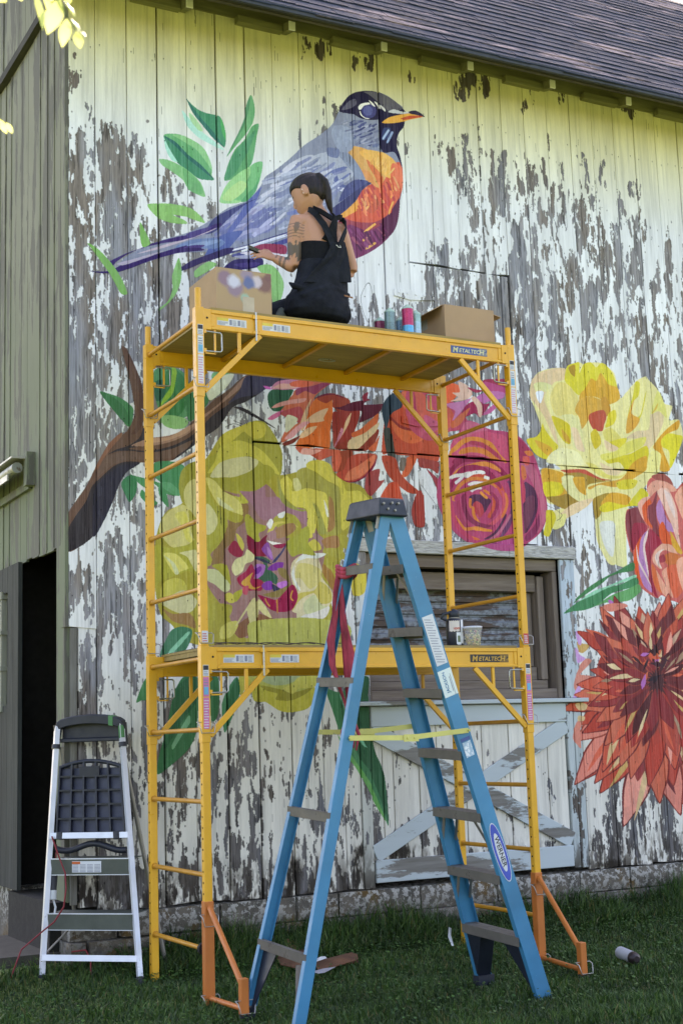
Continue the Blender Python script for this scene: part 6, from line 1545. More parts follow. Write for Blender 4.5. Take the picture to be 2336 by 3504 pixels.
def pp(name, me_or_mb, m_, lab=None, sub=0, voxel=0):
    me_ = me_or_mb.mesh(name, m_) if isinstance(me_or_mb, MB) else me_or_mb
    if voxel:
        o = bpy.data.objects.new('tmp', me_); COL.objects.link(o); r_ = o.modifiers.new('r', 'REMESH'); r_.mode = 'VOXEL'; r_.voxel_size = voxel; s_ = o.modifiers.new('s', 'SMOOTH'); s_.factor = .5; s_.iterations = sub
        bpy.context.view_layer.update(); mm_ = bpy.data.meshes.new_from_object(o.evaluated_get(bpy.context.evaluated_depsgraph_get())); bpy.data.objects.remove(o); mm_.name = name; mm_.materials.clear(); mm_.materials.append(m_); mm_.polygons.foreach_set('use_smooth', [True]*len(mm_.polygons)); me_ = mm_
    q = link_mesh(name, me_); q.parent = painter; q.matrix_parent_inverse = world_of(painter).inverted(); 
    if lab: q['label'] = lab
    return q
pp('body', me2, M_SKIN)
# hair: cap following the skull, longer at the back, with a high ponytail
h = MB(); hr = []
for (z, fr_, bk, wd) in ((-.074, -.055, .064, .030), (-.058, -.046, .082, .052), (-.040, -.030, .092, .068), (-.02, -.014, .100, .078), (.002, .006, .104, .081), (.02, .045, .106, .081), (.045, .088, .104, .080), (.07, .082, .094, .071), (.092, .062, .072, .054), (.107, .034, .04, .030), (.113, .008, .01, .008)):
    hr.append([headpt((fr_ if math.cos(t) > 0 else bk)*math.cos(t)+(fr_ if fr_ < 0 and math.cos(t) > 0 else 0)*0, wd*math.sin(t)*(1 if not (fr_ < .02 and math.cos(t) > .3) else .96), z) for t in np.linspace(0, 2*math.pi, 22, endpoint=False)])
h.rings(hr); pb = G(1074, 618, YB+.01)
tail = [G(1064, 622, YB+.02), G(1072, 604, YB-.0), G(1090, 601, YB-.03), G(1110, 620, YB-.05), G(1121, 652, YB-.05), G(1124, 686, YB-.05), G(1129, 710, YB-.045), G(1137, 735, YB-.04)]
h.tube(tail, [.018, .018, .022, .024, .024, .022, .017, .005], 12); pp('hair', h, M_HAIR, voxel=.005, sub=3)
b = MB(); b.tube([G(1066, 618, YB+.015), G(1070, 611, YB+.008)], .027, 12); pp('hair_band', b, M_CLOTH)
e_ = hd-hs*.097 if (hd-hs*.1-Vector(CAM)).length < (hd+hs*.1-Vector(CAM)).length else hd+hs*.097
es = (e_-hd).normalized(); b = MB(); b.tube([e_+hf*-.004-es*.010-hu*.006, e_+hf*-.004-hu*.006], .007, 10); b.tube([e_+hf*-.002-hu*.006-es*.002, e_+hf*.002-hu*.034-es*.004], .0033, 8); pp('earbud', b, mat('white_earbud', 'e8e8e8', .3))
# black racer-back vest
v_ = MB(); R_ = []
for c, a, b_ in [(wst+EZ_*-.03, .142, .100), (wst, .142, .100), ((wst+rib)/2, .148, .102), (rib, .158, .104), (rib*.75+sho*.25, .163, .103)]: R_.append(ell(c, a, b_, AX, AY, 24))
v_.rings(R_)
bk0 = rib*.6+sho*.4-AY*.100; bk1 = sho-AY*.086+AX*.012+EZ_*.0
def strap(pts, wds, m_, name, th=.006):
    b = MB(); R_ = []; pts = [Vector(q) for q in pts]
    for i, q in enumerate(pts):
        t = (pts[min(i+1, len(pts)-1)]-pts[max(i-1, 0)]).normalized(); nrm = Vector(q)-Vector((sho.x, YB+.01, q.z)); nrm = (nrm-t*nrm.dot(t)).normalized(); ac = t.cross(nrm).normalized(); w_ = wds[i]/2
        R_.append([tuple(q-ac*w_-nrm*th), tuple(q+ac*w_-nrm*th), tuple(q+ac*w_+nrm*th), tuple(q-ac*w_+nrm*th)])
    b.rings(R_, smooth=False); return pp(name, b, m_)
pp('vest', v_, M_CLOTH, voxel=.006, sub=4)
def bkp(u, v, d): return G(u, v, YB-d)
strap([bkp(1128, 830, .085), bkp(1138, 790, .083), bkp(1144, 765, .080), bkp(1147, 745, .070), bkp(1140, 733, .058)], [.11, .062, .046, .036, .03], M_CLOTH, 'vest_back')
strap([bkp(1143, 752, .072), bkp(1124, 740, .075), bkp(1095, 722, .060), bkp(1072, 712, .02), bkp(1064, 714, -.04)], [.032, .028, .028, .028, .03], M_CLOTH, 'vest_strap')
strap([bkp(1147, 748, .070), bkp(1162, 742, .050), bkp(1168, 744, .01), bkp(1164, 752, -.04)], [.03, .028, .028, .028], M_CLOTH, 'vest_strap')
# dungarees: seat, waist gathered, bib rising to a cross-back strap
d_ = MB(); fold = lambda z, t: 1+.022*math.sin(7*t+z*60)+.012*math.sin(13*t-z*90)
prof = [(hip+EZ_*-.098, .150, .12), (hip+EZ_*-.085, .195, .150), (hip+EZ_*-.05, .222, .160), (hip+EZ_*.0, .218, .155), (hip+EZ_*.045, .204, .142), (hip*.62+wst*.38, .192, .135), (hip*.4+wst*.6, .184, .128), (hip*.2+wst*.8, .176, .122), (wst, .170, .118), (wst*.7+rib*.3, .166, .113), (wst*.45+rib*.55, .158, .108)]
R_ = []
for j, (c, a, b_) in enumerate(prof):
    R_.append([tuple(Vector(c)+AX*a*math.cos(t)*fold(c.z, t)+AY*b_*math.sin(t)*fold(c.z, t)) for t in np.linspace(0, 2*math.pi, 40, endpoint=False)])
d_.rings(R_)
for s in (-1, 1):
    h_ = hip+AX*s*.09+EZ_*-.03; kn = h_+AX*s*.11+AY*.33+EZ_*.01; d_.tube([h_, (h_+kn)/2, kn], [.100, .088, .066], 14); an = h_+AX*(-s*.06)+AY*.32-EZ_*.02; d_.tube([kn, an], [.064, .05], 12)
d_.tube([G(988, 966, YB-.07), G(1004, 978, YB-.10), G(1050, 990, YB-.10)], [.006, .020, .014], 10)
d_.tube([G(1030, 1012, YB-.115), G(1090, 992, YB-.125), G(1150, 990, YB-.11), G(1195, 1012, YB-.06)], [.012, .02, .02, .012], 10); d_.tube([G(1060, 962, YB-.10), G(1110, 985, YB-.12), G(1150, 1015, YB-.12)], [.01, .017, .012], 10)
pp('dungarees', d_, M_OVER, voxel=.0065, sub=3)
# bib back panel and straps
b = MB(); rows = [(965, 1040, 1202, .130, .09), (920, 1078, 1198, .126, .09), (880, 1112, 1192, .120, .085), (850, 1128, 1186, .115, .085), (828, 1134, 1180, .110, .08)]
R_ = []
for (v_, u0, u1, d0, d1) in rows:
    f_ = [G(u0+(u1-u0)*k/6, v_, YB-(d0*(1-k/6)**.6+d1*(1-(1-k/6)**.6))-.006*math.sin(k*2.1+v_)) for k in range(7)]
    R_.append([tuple(q) for q in f_]+[tuple(q+Vector((0, .012, 0))) for q in f_[::-1]])
b.rings(R_, smooth=False); pp('bib_back', b, M_OVER)
strap([bkp(1142, 850, .105), bkp(1128, 812, .104), bkp(1108, 768, .098), bkp(1082, 735, .078), bkp(1062, 718, .04), bkp(1050, 717, -.03)], [.045, .040, .038, .036, .034, .03], M_OVER, 'dungaree_strap', .004)
strap([bkp(1160, 850, .10), bkp(1172, 815, .090), bkp(1184, 785, .07), bkp(1182, 765, .04), bkp(1172, 752, -.01)], [.042, .038, .036, .034, .03], M_OVER, 'dungaree_strap', .004)
b = MB(); b.tube([G(1150, 838, YB-.118), G(1158, 846, YB-.118), G(1166, 847, YB-.114), G(1163, 840, YB-.114)], .0022, 6); pp('strap_logo', b, mat('white_stitching', 'dcdcdc', .5))
b = MB(); b.bar(G(1178, 1011, YB-.135), G(1206, 1019, YB-.10), .004, .009, up=(0, 0, 1)); pp('waist_label', b, mat('tan_leather', '8a5a30', .6))
b = MB(); q = lwr+hdir*.095+Vector((.0, .028, .016)); b.bar(q-hdir*.045, q+hdir*.06, .010, .062, up=(0, .6, .6)); 
tag(b.build('phone', mat('black_phone', '101216', .2)), 'black phone held in the seated woman\'s hand', 'phone')
# grey cloth she sits on
b = MB(); R_ = []
for i, t in enumerate(np.linspace(0, 1, 16)):
    c = G(968, 1085, YB-.06)*(1-t)+G(1190, 1112, YB-.10)*t; hgt2 = .030+.022*math.sin(t*math.pi)+.006*math.sin(t*19); c.z = DK+hgt2*.5
    R_.append(ell(c, .115+.02*math.sin(t*7), hgt2*.55, AY, EZ_, 12))
b.rings(R_); b.tube([G(950, 1090, YB+.02), G(975, 1070, YB+.06), G(1010, 1050, YB+.08)], [.02, .05, .06], 12)
tag(b.build('jacket', mat('grey_green_cloth', '4e524c', .95, var=.2, vscale=20, bmp=.4)), 'crumpled grey green jacket under the seated woman', 'jacket')

# ------------------------------------------------------------------ cardboard boxes on the top deck
M_CARD = mat('brown_cardboard', 'a88a6e', .9, var=.05, bmp=.15); M_CARDIN = mat('cardboard_shade', '9c8068', .9, var=.05)
M_SPRAY, nt, p = new_mat('sprayed_cardboard'); g_ = nt.nodes.new('ShaderNodeNewGeometry'); base = None
c = mix(nt, noise(nt, 4, 3, coord='World'), srgb('b49878'), srgb('a48a6e'))
sp = nt.nodes.new('ShaderNodeVectorMath')
def blot(c, pos, r_, colr, amt=.9):
    vm = nt.nodes.new('ShaderNodeVectorMath'); vm.operation = 'DISTANCE'; nt.links.new(g_.outputs['Position'], vm.inputs[0]); vm.inputs[1].default_value = pos
    ad = nt.nodes.new('ShaderNodeMath'); ad.operation = 'MULTIPLY_ADD'; nt.links.new(noise(nt, 30, 4, coord='World'), ad.inputs[0]); ad.inputs[1].default_value = .03; nt.links.new(vm.outputs['Value'], ad.inputs[2])
    mr = nt.nodes.new('ShaderNodeMapRange'); nt.links.new(ad.outputs[0], mr.inputs[0]); mr.inputs[1].default_value = r_*.65+.015; mr.inputs[2].default_value = r_+.02; mr.inputs[3].default_value = amt; mr.inputs[4].default_value = 0
    return mix(nt, mr.outputs[0], c, srgb(colr))
YF = .10
for (u, v, r_, colr) in ((770, 950, .05, '8a7088'), (805, 985, .055, '8c7890'), (845, 940, .045, '94849c'), (905, 975, .055, '7c5a5c'), (920, 950, .03, '7c5a5c'), (800, 962, .042, 'c8c8dc'), (878, 965, .036, 'c8bcc8'), (852, 968, .040, '5a6a9c'), (838, 1020, .028, '8fb0a4')): c = blot(c, tuple(on_y(u, v, YF)), r_, colr)
nt.links.new(c, p.inputs['Base Color']); p.inputs['Roughness'].default_value = .9
def carton(name, lab, uv0, uv1, ztop, dep, mfront, skew=0.0):
    a = G(uv0, 1050, YF); c_ = G(uv1, 1050, YF); x0, x1 = a.x, c_.x; z0 = DK+.001; z1 = ztop
    root = empty(name, ((x0+x1)/2, YF+dep/2, z0)); tag(root, lab, 'box'); t_ = .004
    def bp(n_, x_0, x_1, y0, y1, z_0, z_1, m_, M4=None): b = MB(); b.box(x_0, x_1, y0, y1, z_0, z_1, M=M4); return pt(root, n_, b, m_)
    bp('front_panel', x0, x1, YF, YF+t_, z0, z1, mfront); bp('back_panel', x0, x1, YF+dep-t_, YF+dep, z0, z1, M_CARD)
    bp('side_panel', x0, x0+t_, YF+t_, YF+dep-t_, z0, z1, M_CARD); bp('side_panel', x1-t_, x1, YF+t_, YF+dep-t_, z0, z1, M_CARD); bp('base_panel', x0+t_, x1-t_, YF+t_, YF+dep-t_, z0, z0+t_, M_CARD)
    return root, x0, x1, z0, z1
zb1 = G(745, 915, YF).z; r1, x0, x1, z0, z1 = carton('cardboard_box', 'large cardboard box with blue and purple spray paint marks, left of the seated woman', 742, 930, zb1, .40, M_SPRAY)
b = MB(); b.box(x0, x1, YF, YF+.40, z1, z1+.004); pt(r1, 'top_flap', b, M_CARD)
b = MB(); xm = G(845, 1050, YF).x; b.box(xm-.025, xm+.045, YF-.0012, YF, z0, z0+.115); pt(r1, 'tape_strip', b, mat('clear_tape', 'b8a890', .3))
zb2 = G(1530, 1042, YF).z; r2, x0, x1, z0, z1 = carton('cardboard_box', 'plain open cardboard box with a raised flap at the right end of the top platform', 1519, 1686, zb2, .36, M_CARD)
M4 = Matrix.Translation((x1, YF+.04, z1)) @ Matrix.Rotation(math.radians(14), 4, 'Y'); b = MB(); b.box(0, .085, 0, .28, -.004, 0, M=M4); pt(r2, 'flap', b, M_CARD)
M4 = Matrix.Translation((x0, YF+.02, z1)) @ Matrix.Rotation(math.radians(-75), 4, 'Y'); b = MB(); b.box(-.004, .0, 0, .3, -.10, 0, M=Matrix.Translation((x0, YF+.02, z1)) @ Matrix.Rotation(math.radians(60), 4, 'Y')); pt(r2, 'flap', b, M_CARD)
b = MB(); b.box(x0-.0012, x0, YF+.20, YF+.27, z1-.10, z1-.035); pt(r2, 'shipping_label', b, mat('grey_label', '8f9088', .6))

# ------------------------------------------------------------------ spray cans
def can(u, v, y, r_, h_, cols, lab, tilt=None, grp='spray cans on the top platform'):
    a = G(u, v, y); x_ = a.x; root = empty('spray_can', (x_, y, DK)); tag(root, lab, 'spray can', grp); z0 = DK+.001
    n_ = len(cols); zc = h_*.90
    for i, cc in enumerate(cols):
        b = MB(); za, zb_ = z0+zc*i/n_, z0+zc*(i+1)/n_; b.tube([(x_, y, za), (x_, y, zb_)], r_, 24); pt(root, 'can_band' if i else 'can_body', b, mat('can_'+cc, cc, .3, .3, var=.15, vscale=30))
    b = MB(); b.tube([(x_, y, z0+zc), (x_, y, z0+zc+.005), (x_, y, z0+zc+.011), (x_, y, z0+zc+.018), (x_, y, z0+zc+.020)], [r_+.001, r_+.001, r_*.93, r_*.66, r_*.45], 20); pt(root, 'dome', b, mat('pale_green_dome', '9db8a8', .35, .3))
    b = MB(); b.tube([(x_, y, z0+zc+.020), (x_, y, z0+zc+.027)], r_*.38, 12); pt(root, 'nozzle', b, bpy.data.materials['pale_green_dome'])
    return root
YC = .09
can(1299, 1120, YC+.12, .032, .115, ['4a3440', '7c2c4c'], 'dark magenta spray can half hidden at the left of the row of cans')
can(1335, 1128, YC, .033, .140, ['5e7478', '6c8486'], 'grey green spray can, second from the left in the row')
can(1372, 1132, YC+.10, .031, .130, ['46606e', '5c7c90'], 'slim blue grey spray can behind the red and blue one')
rc = can(1396, 1136, YC-.02, .034, .170, ['4aa0cc', 'b02c5c', 'b02c5c'], 'tall crimson and sky blue spray can in front of the others')
can(1424, 1140, YC+.02, .030, .155, ['9cb4c4', '8fb0bc', '86a8a4'], 'pale blue spray can right beside the plain open box')

# ------------------------------------------------------------------ water bottle and tub of pasta on the lower deck
LZ = BZ+.016
bt = empty('water_bottle', tuple(on_z(1556, 2214, LZ)[:2])+(LZ,)); bx, by = on_y(1556, 2200, .16)[0], .16; bt.location = (bx, by, LZ)
tag(bt, 'large black water bottle covered in stickers on the lower platform behind the blue ladder', 'bottle')
M_BB = mat('black_bottle', '181c2a', .35, var=.08)
b = MB(); b.tube([(bx, by, LZ), (bx, by, LZ+.005), (bx, by, LZ+.145), (bx, by, LZ+.160), (bx, by, LZ+.168)], [.046, .049, .049, .042, .030], 24); pt(bt, 'bottle_body', b, M_BB)
b = MB(); b.tube([(bx, by, LZ+.170), (bx, by, LZ+.172), (bx, by, LZ+.205), (bx, by, LZ+.212)], [.028, .032, .032, .026], 20); b.tube([(bx, by, LZ+.212), (bx, by, LZ+.222)], .012, 12); pt(bt, 'lid', b, M_BLK)
b = MB(); b.tube([(bx, by, LZ+.166), (bx, by, LZ+.171)], .0335, 20); pt(bt, 'collar', b, M_ALU)
b = MB(); b.tube([(bx-.03, by, LZ+.20), (bx-.075, by, LZ+.19), (bx-.085, by, LZ+.165), (bx-.05, by, LZ+.155)], .009, 8); pt(bt, 'handle', b, M_BLK)
def cyl_sticker(a0, a1, z0, z1, m_, name='sticker', wob=.0, r_=.0502):
    b = MB(); n_ = 12; f_ = []; 
    for k in range(n_+1):
        a = a0+(a1-a0)*k/n_; f_.append((a, LZ+z0+wob*math.sin(k*1.9), LZ+z1+wob*math.sin(k*2.7+1)))
    R_ = [[(bx+r_*math.sin(a), by-r_*math.cos(a), za), (bx+(r_-.002)*math.sin(a), by-(r_-.002)*math.cos(a), za), (bx+(r_-.002)*math.sin(a), by-(r_-.002)*math.cos(a), zb_), (bx+r_*math.sin(a), by-r_*math.cos(a), zb_)] for a, za, zb_ in f_]
    b.rings(R_, smooth=False); return pt(bt, name, b, m_)
M_WST = mat('white_sticker', 'd8dade', .5); cyl_sticker(-1.2, .1, .088, .150, mat('cream_sticker', 'cfc4bc', .5), wob=.003); cyl_sticker(.30, .95, .02, .155, M_WST, wob=.0035); cyl_sticker(-.35, .25, .012, .082, M_WST, wob=.005); q = cyl_sticker(-.22, .12, .026, .062, mat('moss_sticker', '5c6a4c', .5), wob=.003, r_=.0510)
for (tx, zz, sz) in (('uper', .122, .024), ('uper', .098, .026)):
    a = -.62; T = Matrix.Translation((bx+.0515*math.sin(a), by-.0515*math.cos(a), LZ+zz)) @ Matrix.Rotation(a*1.0, 4, 'Z') @ Matrix.Rotation(math.radians(90), 4, 'X')
M_LRD = mat('red_lettering', 'c05a4c', .5)
for i, chh in enumerate('uper'):
    a = -.56+i*.21; T = Matrix.Translation((bx+.0508*math.sin(a), by-.0508*math.cos(a), LZ+.100)) @ Matrix.Rotation(a, 4, 'Z') @ Matrix.Rotation(math.radians(90), 4, 'X'); text_obj(chh, .024, None, None, M_LRD, bt, 'lettering', .0005, 'CENTER', 0, 1, T)
tx, ty = on_y(1618, 2200, .10)[0], .10; tb = empty('food_tub', (tx, ty, LZ)); tag(tb, 'clear plastic tub of pasta rings with a lid on the lower platform', 'food tub')
M_CLR, nt, p = new_mat('clear_plastic'); p.inputs['Base Color'].default_value = (.93, .94, .96, 1); p.inputs['Roughness'].default_value = .12; p.inputs['Alpha'].default_value = .16
b = MB(); 
for (z0, z1, ra, rb_) in ((0, .105, .043, .053),):
    b.rings([ell((tx, ty, LZ+z), r_, r_, n=28) for z, r_ in ((0, ra), (.105, rb_), (.105, rb_-.0015), (.002, ra-.0015))], cap=True)
pt(tb, 'tub_wall', b, M_CLR)
b = MB(); b.rings([ell((tx, ty, LZ+z), r_, r_, n=28) for z, r_ in ((.100, .0555), (.112, .0570), (.115, .0560), (.115, .050), (.112, .048))]); pt(tb, 'lid', b, mat('frosted_lid', 'c8c8d4', .4))
pm = [mat('pasta_'+cc, cc, .6) for cc in ('d8c878', 'e0d49a', 'c8a070', 'b85c54', '78a850')]; rr = random.Random(5); ring = MB(); ring.rings([], cap=False) if False else None
for k in range(110):
    z = rr.uniform(.008, .09); R0_ = (.041+.0095*z/.105); a = rr.uniform(0, 6.28); rad = R0_*(1-.35*rr.random()**2)-.006
    c_ = Vector((tx+rad*math.cos(a), ty+rad*math.sin(a), LZ+z)); ax_ = Vector((rr.gauss(0, 1), rr.gauss(0, 1), rr.gauss(0, 1))).normalized(); u_ = ax_.orthogonal().normalized(); v2 = ax_.cross(u_); b = MB()
    P_ = [c_+(u_*math.cos(t)+v2*math.sin(t))*.0065 for t in np.linspace(0, 2*math.pi, 7)]; b.tube(P_, .0024, 5, cap=False)
    if k < 1: allp = MB()
    allp.add(b.v, b.f, True, mi=rr.choice([0, 0, 0, 1, 1, 2, 2, 3, 4]))
tag(pt(tb, 'pasta_rings', allp, pm), kind='stuff')

# ------------------------------------------------------------------ things lying in the grass
c0 = Vector(on_z(2118, 3258, .085)); c1 = Vector(on_z(2195, 3290, .07)); ax_ = (c1-c0).normalized(); c1 = c0+ax_*.19
fc = empty('spray_can', tuple(c0)); tag(fc, 'white spray can lying on its side in the grass right of the scaffold', 'spray can')
b = MB(); b.tube([c0, c0+ax_*.01, c0+ax_*.155], [.027, .033, .033], 20); pt(fc, 'can_body', b, mat('white_can', 'b4b8c4', .35, .1, wear='5a6068', wearamt=.7, wscale=50))
b = MB(); b.tube([c0+ax_*.155, c0+ax_*.162, c0+ax_*.185, c0+ax_*.20], [.0335, .033, .030, .016], 20); pt(fc, 'dome', b, mat('dark_can_end', '2a2024', .4))
M_RCARD = mat('damp_rust_cardboard', '6c4630', .95, var=.25, bmp=.5)
def sheet(pts, z0s, name, lab, m_, cat='cardboard', grp=None, th=.004):
    P_ = [Vector(on_z(u, v, z)) for (u, v), z in zip(pts, z0s)]; n_ = len(P_); b = MB(); b.v = [tuple(q) for q in P_]+[tuple(q-EZ_*th) for q in P_]
    cen = sum(P_, Vector())/n_; b.v += [tuple(cen+EZ_*.012), tuple(cen-EZ_*th)]
    b.f = [(i, (i+1) % n_, 2*n_) for i in range(n_)]+[((i+1) % n_+n_, i+n_, 2*n_+1) for i in range(n_)]+[(i, i+n_, (i+1) % n_+n_, (i+1) % n_) for i in range(n_)]; b.sm = [False]*len(b.f); b.mi = [0]*len(b.f)
    return tag(b.build(name, m_), lab, cat, grp)
sheet([(915, 3225), (985, 3212), (1045, 3240), (1050, 3320), (960, 3300)], [.07, .12, .08, .05, .05], 'cardboard_sheet', 'wet brown flattened cardboard behind the left legs of the blue ladder', M_RCARD)
sheet([(840, 3272), (905, 3258), (915, 3285), (870, 3300)], [.05, .09, .06, .04], 'cardboard_sheet', 'small pointed brown cardboard corner left of the blue ladder leg', M_RCARD)
sheet([(1072, 3290), (1205, 3258), (1228, 3282), (1090, 3322)], [.06, .07, .05, .04], 'cardboard_sheet', 'long brown cardboard strip right of the near left ladder rail', M_RCARD)
sheet([(1078, 3282), (1112, 3272), (1118, 3278), (1082, 3290)], [.085, .085, .08, .08], 'paper_scrap', 'white paper scrap on the brown cardboard strip', M_LAB, 'paper', th=.001)
sheet([(1075, 3322), (1148, 3308), (1110, 3328), (1080, 3332)], [.06, .06, .05, .05], 'paper_scrap', 'grey white curled paper strip just below the brown cardboard strip', mat('grey_paper', '9c98a0', .8), 'paper', th=.001)
sheet([(1534, 3172), (1543, 3176), (1540, 3200), (1552, 3236), (1544, 3236), (1532, 3205)], [.16, .16, .12, .06, .06, .11], 'paper_scrap', 'torn white paper strip standing in the grass by the stone base', M_LAB, 'paper', th=.001)
sheet([(1170, 3262), (1222, 3262), (1225, 3290), (1180, 3300)], [.04, .05, .04, .03], 'cardboard_sheet', 'small faded brown cardboard piece at the far end of the long cardboard strip', M_RCARD)
# ------------------------------------------------------------------ grass: one mass of blades, denser and taller at the wall
M_GRASS, nt, p = new_mat('grass_blades'); at = nt.nodes.new('ShaderNodeVertexColor'); at.layer_name = 'tint'
nt.links.new(at.outputs[0], p.inputs['Base Color']); p.inputs['Roughness'].default_value = .55; p.inputs['Transmission Weight'].default_value = 0
tr = nt.nodes.new('ShaderNodeBsdfTranslucent'); ms = nt.nodes.new('ShaderNodeMixShader'); ms.inputs[0].default_value = .3; nt.links.new(at.outputs[0], tr.inputs[0])
out = [n_ for n_ in nt.nodes if n_.type == 'OUTPUT_MATERIAL'][0]; nt.links.new(p.outputs[0], ms.inputs[1]); nt.links.new(tr.outputs[0], ms.inputs[2]); nt.links.new(ms.outputs[0], out.inputs[0])
def blades(n_, xr, yr, hmin, hmax, seed, wid=.0032, lean=.55, keep=None, cols=('2c4a1c', '456c28', '3a5e26', '62803a')):
    r = np.random.default_rng(seed); x = r.uniform(*xr, n_); y = r.uniform(*yr, n_)
    if keep is not None: k = keep(x, y, r); x, y = x[k], y[k]; n_ = len(x)
    # clumps: height follows a smooth field
    fld = .5+.5*np.sin(x*5.3+1.7*np.sin(y*4.1))*np.sin(y*6.1+1.3*np.sin(x*3.7)); h_ = (hmin+(hmax-hmin)*r.random(n_)**1.4)*(.65+.7*fld)
    h_ *= 1+.9*np.clip((y-.9)/.35, 0, 1)*(r.random(n_) > .45)
    a = r.uniform(0, 2*np.pi, n_); l_ = lean*r.random(n_)*h_*1.6; z0 = gz(x, y)-.004; w_ = wid*(.6+.9*r.random(n_)); dx, dy = np.cos(a), np.sin(a); px_, py_ = -np.sin(a), np.cos(a)
    b0 = r.uniform(0, 2*np.pi, n_); px_, py_ = np.cos(b0), np.sin(b0)
    V_ = np.empty((n_, 5, 3)); 
    for k, (t, ww) in enumerate(((0, 1), (0, -1), (.55, .8), (.55, -.8))): V_[:, k, 0] = x+dx*l_*t*t+px_*w_*ww/1; V_[:, k, 1] = y+dy*l_*t*t+py_*w_*ww; V_[:, k, 2] = z0+h_*t
    V_[:, 4, 0] = x+dx*l_; V_[:, 4, 1] = y+dy*l_; V_[:, 4, 2] = z0+h_*(1-.25*l_/h_)
    cs = np.array([srgb(c_) for c_ in cols]); t = r.random(n_)[:, None]; i = r.integers(0, len(cs), n_); C_ = cs[i]*(.75+.5*t); dry = r.random(n_) < .03; C_[dry] = np.array(srgb('8c8450'))
    C_ = C_*(.75+.5*fld[:, None]); return V_, C_*.6
parts_ = [blades(150000, (-1.6, 5.3), (-1.9, 1.29), .022, .062, 1), blades(60000, (-1.4, 4.0), (-2.2, -.3), .025, .07, 2), blades(30000, (-.05, 5.3), (.85, 1.30), .05, .13, 3, .004)]
def clover(n_, xr, yr, seed):
    r = np.random.default_rng(seed); x = r.uniform(*xr, n_); y = r.uniform(*yr, n_); h_ = .02+.05*r.random(n_)*(1+1.2*np.clip((y-.9)/.3, 0, 1)); s_ = .004+.006*r.random(n_); a = r.uniform(0, 6.28, n_); tl = r.uniform(-.6, .6, n_); z = gz(x, y)+h_
    V_ = np.empty((n_, 5, 3)); 
    for k in range(5):
        t = a+k*2*np.pi/5; V_[:, k, 0] = x+np.cos(t)*s_; V_[:, k, 1] = y+np.sin(t)*s_*.8; V_[:, k, 2] = z+np.sin(t)*s_*tl
    cs = np.array([srgb(c_) for c_ in ('2f5522', '48742c', '3d6a2e', '5c8038')]); return V_, cs[r.integers(0, 4, n_)]*(.42+.36*r.random(n_))[:, None]
def link_blades(sets, name, quad=True, pent=False):
    V_ = np.concatenate([s_[0] for s_ in sets]); C_ = np.concatenate([s_[1] for s_ in sets]); n_ = len(V_); me = bpy.data.meshes.new(name); me.vertices.add(n_*5); me.vertices.foreach_set('co', V_.astype(np.float32).ravel())
    b_ = (np.arange(n_)*5)[:, None]
    if pent: L_ = (b_+np.arange(5)).ravel(); me.loops.add(n_*5); me.loops.foreach_set('vertex_index', L_.astype(np.int32)); me.polygons.add(n_); me.polygons.foreach_set('loop_start', (np.arange(n_)*5).astype(np.int32))
    else:
        L_ = np.concatenate([b_+np.array([0, 1, 3, 2]), b_+np.array([2, 3, 4])], 1).ravel(); me.loops.add(n_*7); me.loops.foreach_set('vertex_index', L_.astype(np.int32)); me.polygons.add(n_*2)
        st_ = (np.arange(n_)*7)[:, None]+np.array([0, 4]); me.polygons.foreach_set('loop_start', st_.astype(np.int32).ravel())
    me.update(calc_edges=True); ca = me.color_attributes.new('tint', 'FLOAT_COLOR', 'POINT'); ca.data.foreach_set('color', np.concatenate([np.repeat(C_, 5, 0), np.ones((n_*5, 1))], 1).astype(np.float32).ravel()); me.materials.append(M_GRASS); return link_mesh(name, me)
tag(link_blades(parts_, 'grass'), 'short green lawn grass growing up to the stone base of the barn', 'grass', kind='stuff')
tag(link_blades([clover(9000, (-1.4, 5.2), (-1.2, 1.28), 5), clover(9000, (-.1, 5.2), (.7, 1.29), 6)], 'clover', pent=True), 'small broad weed leaves scattered through the lawn', 'ground cover', kind='stuff')
# ------------------------------------------------------------------ tree branch hanging near the camera, sunlit from behind
M_LEAF, nt, p = new_mat('backlit_leaf'); c = mix(nt, noise(nt, 12, 3, coord='World'), srgb('7c9a3c'), srgb('90a84c')); nt.links.new(c, p.inputs['Base Color']); p.inputs['Roughness'].default_value = .4
tr = nt.nodes.new('ShaderNodeBsdfTranslucent'); tr.inputs[0].default_value = (.62, .68, .24, 1); ms = nt.nodes.new('ShaderNodeMixShader'); ms.inputs[0].default_value = .55
out = [n_ for n_ in nt.nodes if n_.type == 'OUTPUT_MATERIAL'][0]; nt.links.new(p.outputs[0], ms.inputs[1]); nt.links.new(tr.outputs[0], ms.inputs[2]); nt.links.new(ms.outputs[0], out.inputs[0])
def at_d(u, v, d): return Vector(CAM+ray(u, v)*d)
branch = empty('tree', (-6.3, -6.6, 0)); tag(branch, 'leafy tree whose twig hangs into the top left corner with sunlit leaves, its unseen canopy added for shade', 'tree')
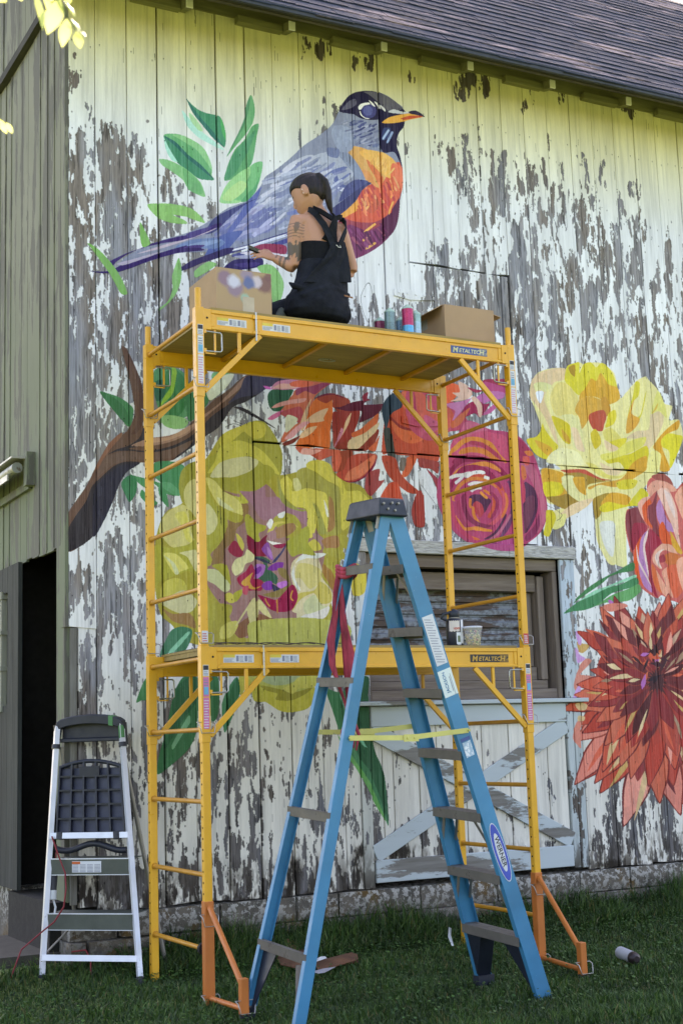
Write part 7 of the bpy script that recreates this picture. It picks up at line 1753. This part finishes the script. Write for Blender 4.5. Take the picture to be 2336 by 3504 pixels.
def leaf(a, b_, wd, twist=0.0, name='leaf'):
    a = Vector(a); b_ = Vector(b_); d = b_-a; L_ = d.length; t = d/L_; s_ = t.cross(Vector(_F)).normalized(); n_ = Vector(s_.cross(t)); s_ = (s_*math.cos(twist)+n_*math.sin(twist)).normalized(); nn = s_.cross(t)
    prof = [(0, .04), (.12, .45), (.3, .88), (.48, 1), (.66, .86), (.82, .55), (.93, .22), (1, .01)]; b = MB(); n2 = len(prof); vs = []
    for (k, w_) in prof:
        m_ = a+d*k+nn*(-.10*L_*math.sin(k*2.6)); vs += [m_-s_*wd/2*w_+nn*.12*wd*w_, m_, m_+s_*wd/2*w_+nn*.12*wd*w_]
    b.add([tuple(q) for q in vs], [(i*3+j, (i+1)*3+j, (i+1)*3+j+1, i*3+j+1) for i in range(n2-1) for j in (0, 1)], True); return pt(branch, name, b, M_LEAF)
D_ = 2.9
for (u0, v0, u1, v1, w_, tw, dd) in ((205, -5, 163, 122, 62, .2, 0), (232, 62, 214, 166, 42, .1, .02), (262, 108, 276, 170, 34, .3, .0), (120, -30, 142, 110, 34, .9, -.05), (222, 5, 256, 62, 26, 1.1, .05), (242, 62, 272, 110, 30, 1.15, .06), (262, 100, 294, 130, 26, 1.0, .03), (225, -20, 240, 16, 30, .3, 0), (-40, -30, 25, 12, 50, .4, 0), (150, -40, 170, 60, 30, .8, .1), (60, -40, 75, 4, 40, .5, .1), (165, -30, 180, 5, 36, .2, .1), (300, -60, 320, -10, 40, .3, .0)): leaf(at_d(u0, v0, D_+dd), at_d(u1, v1, D_+dd*1.2-.02), w_*D_/FPX, tw)
for (u0, v0, u1, v1, w_) in ((-5, 404, 24, 458, 24), (22, 420, 44, 456, 20), (-22, 400, 5, 430, 26)): leaf(at_d(u0, v0, 3.6), at_d(u1, v1, 3.62), w_*3.6/FPX, .4)
b = MB(); b.tube([at_d(-220, -420, D_+.1), at_d(40, -180, D_+.05), at_d(205, -10, D_+.02), at_d(232, 60, D_), at_d(262, 105, D_)], [.012, .007, .0032, .0022, .0014], 8)
b.tube([at_d(40, -180, D_+.05), at_d(120, -30, D_), at_d(150, -10, D_)], [.004, .002, .001], 6); b.tube([at_d(-220, 250, 3.6), at_d(-40, 380, 3.6), at_d(22, 420, 3.6)], [.004, .002, .001], 6); pt(branch, 'stem', b, mat('green_twig', '4c5a2c', .7))

b = MB(); b.tube([(-6.3, -6.6, -.1), (-6.25, -6.55, 1.5), (-6.0, -6.4, 3.4), (-5.2, -6.0, 5.4), (-4.4, -5.7, 7.2), (-4.2, -5.6, 8.6)], [.30, .24, .20, .15, .09, .03], 12)  # unseen trunk and boughs, added along with the shading canopy
for e in ((-2.6, -4.6, 7.2), (-6.6, -4.6, 7.0), (-3.6, -7.6, 7.6), (-7.0, -7.4, 6.6), (-2.4, -6.2, 6.0)): b.tube([(-5.4, -6.1, 5.0), ((-5.4+e[0])/2, (-6.1+e[1])/2, (5.0+e[2])/2+.3), e], [.11, .07, .02], 8)
b.tube([(-5.4, -6.1, 5.0), (-4.6, -5.2, 4.2), tuple(at_d(-220, -420, D_+.1))], [.06, .03, .012], 8)
pt(branch, 'added_trunk', b, wood('added_trunk_bark', '4a4036', '6a5e50'))
r = np.random.default_rng(3); b = MB(); nl = 0
while nl < 6000:
    q = r.normal(size=3); q = q/np.linalg.norm(q)*r.random()**.45*np.array([3.0, 2.4, 2.2]); lump = np.sin(q[0]*2.1+1)*np.sin(q[1]*2.6)*np.sin(q[2]*2.3+.5)
    if lump < -.12: continue
    c_ = Vector((-4.6, -5.9, 7.0))+Vector(q)
    if c_.y > -3.2 or c_.z < 4.6: continue
    a = Vector(r.normal(size=3)).normalized(); s_ = a.orthogonal().normalized(); L_ = .06+.05*r.random(); b.add([tuple(c_-a*L_), tuple(c_+s_*L_*.5), tuple(c_+a*L_), tuple(c_-s_*L_*.5)], [(0, 1, 2, 3)]); nl += 1
tag(pt(branch, 'shade_crown', b, M_LEAF), kind='stuff')  # canopy out of view, added to block sky light and deepen low shade
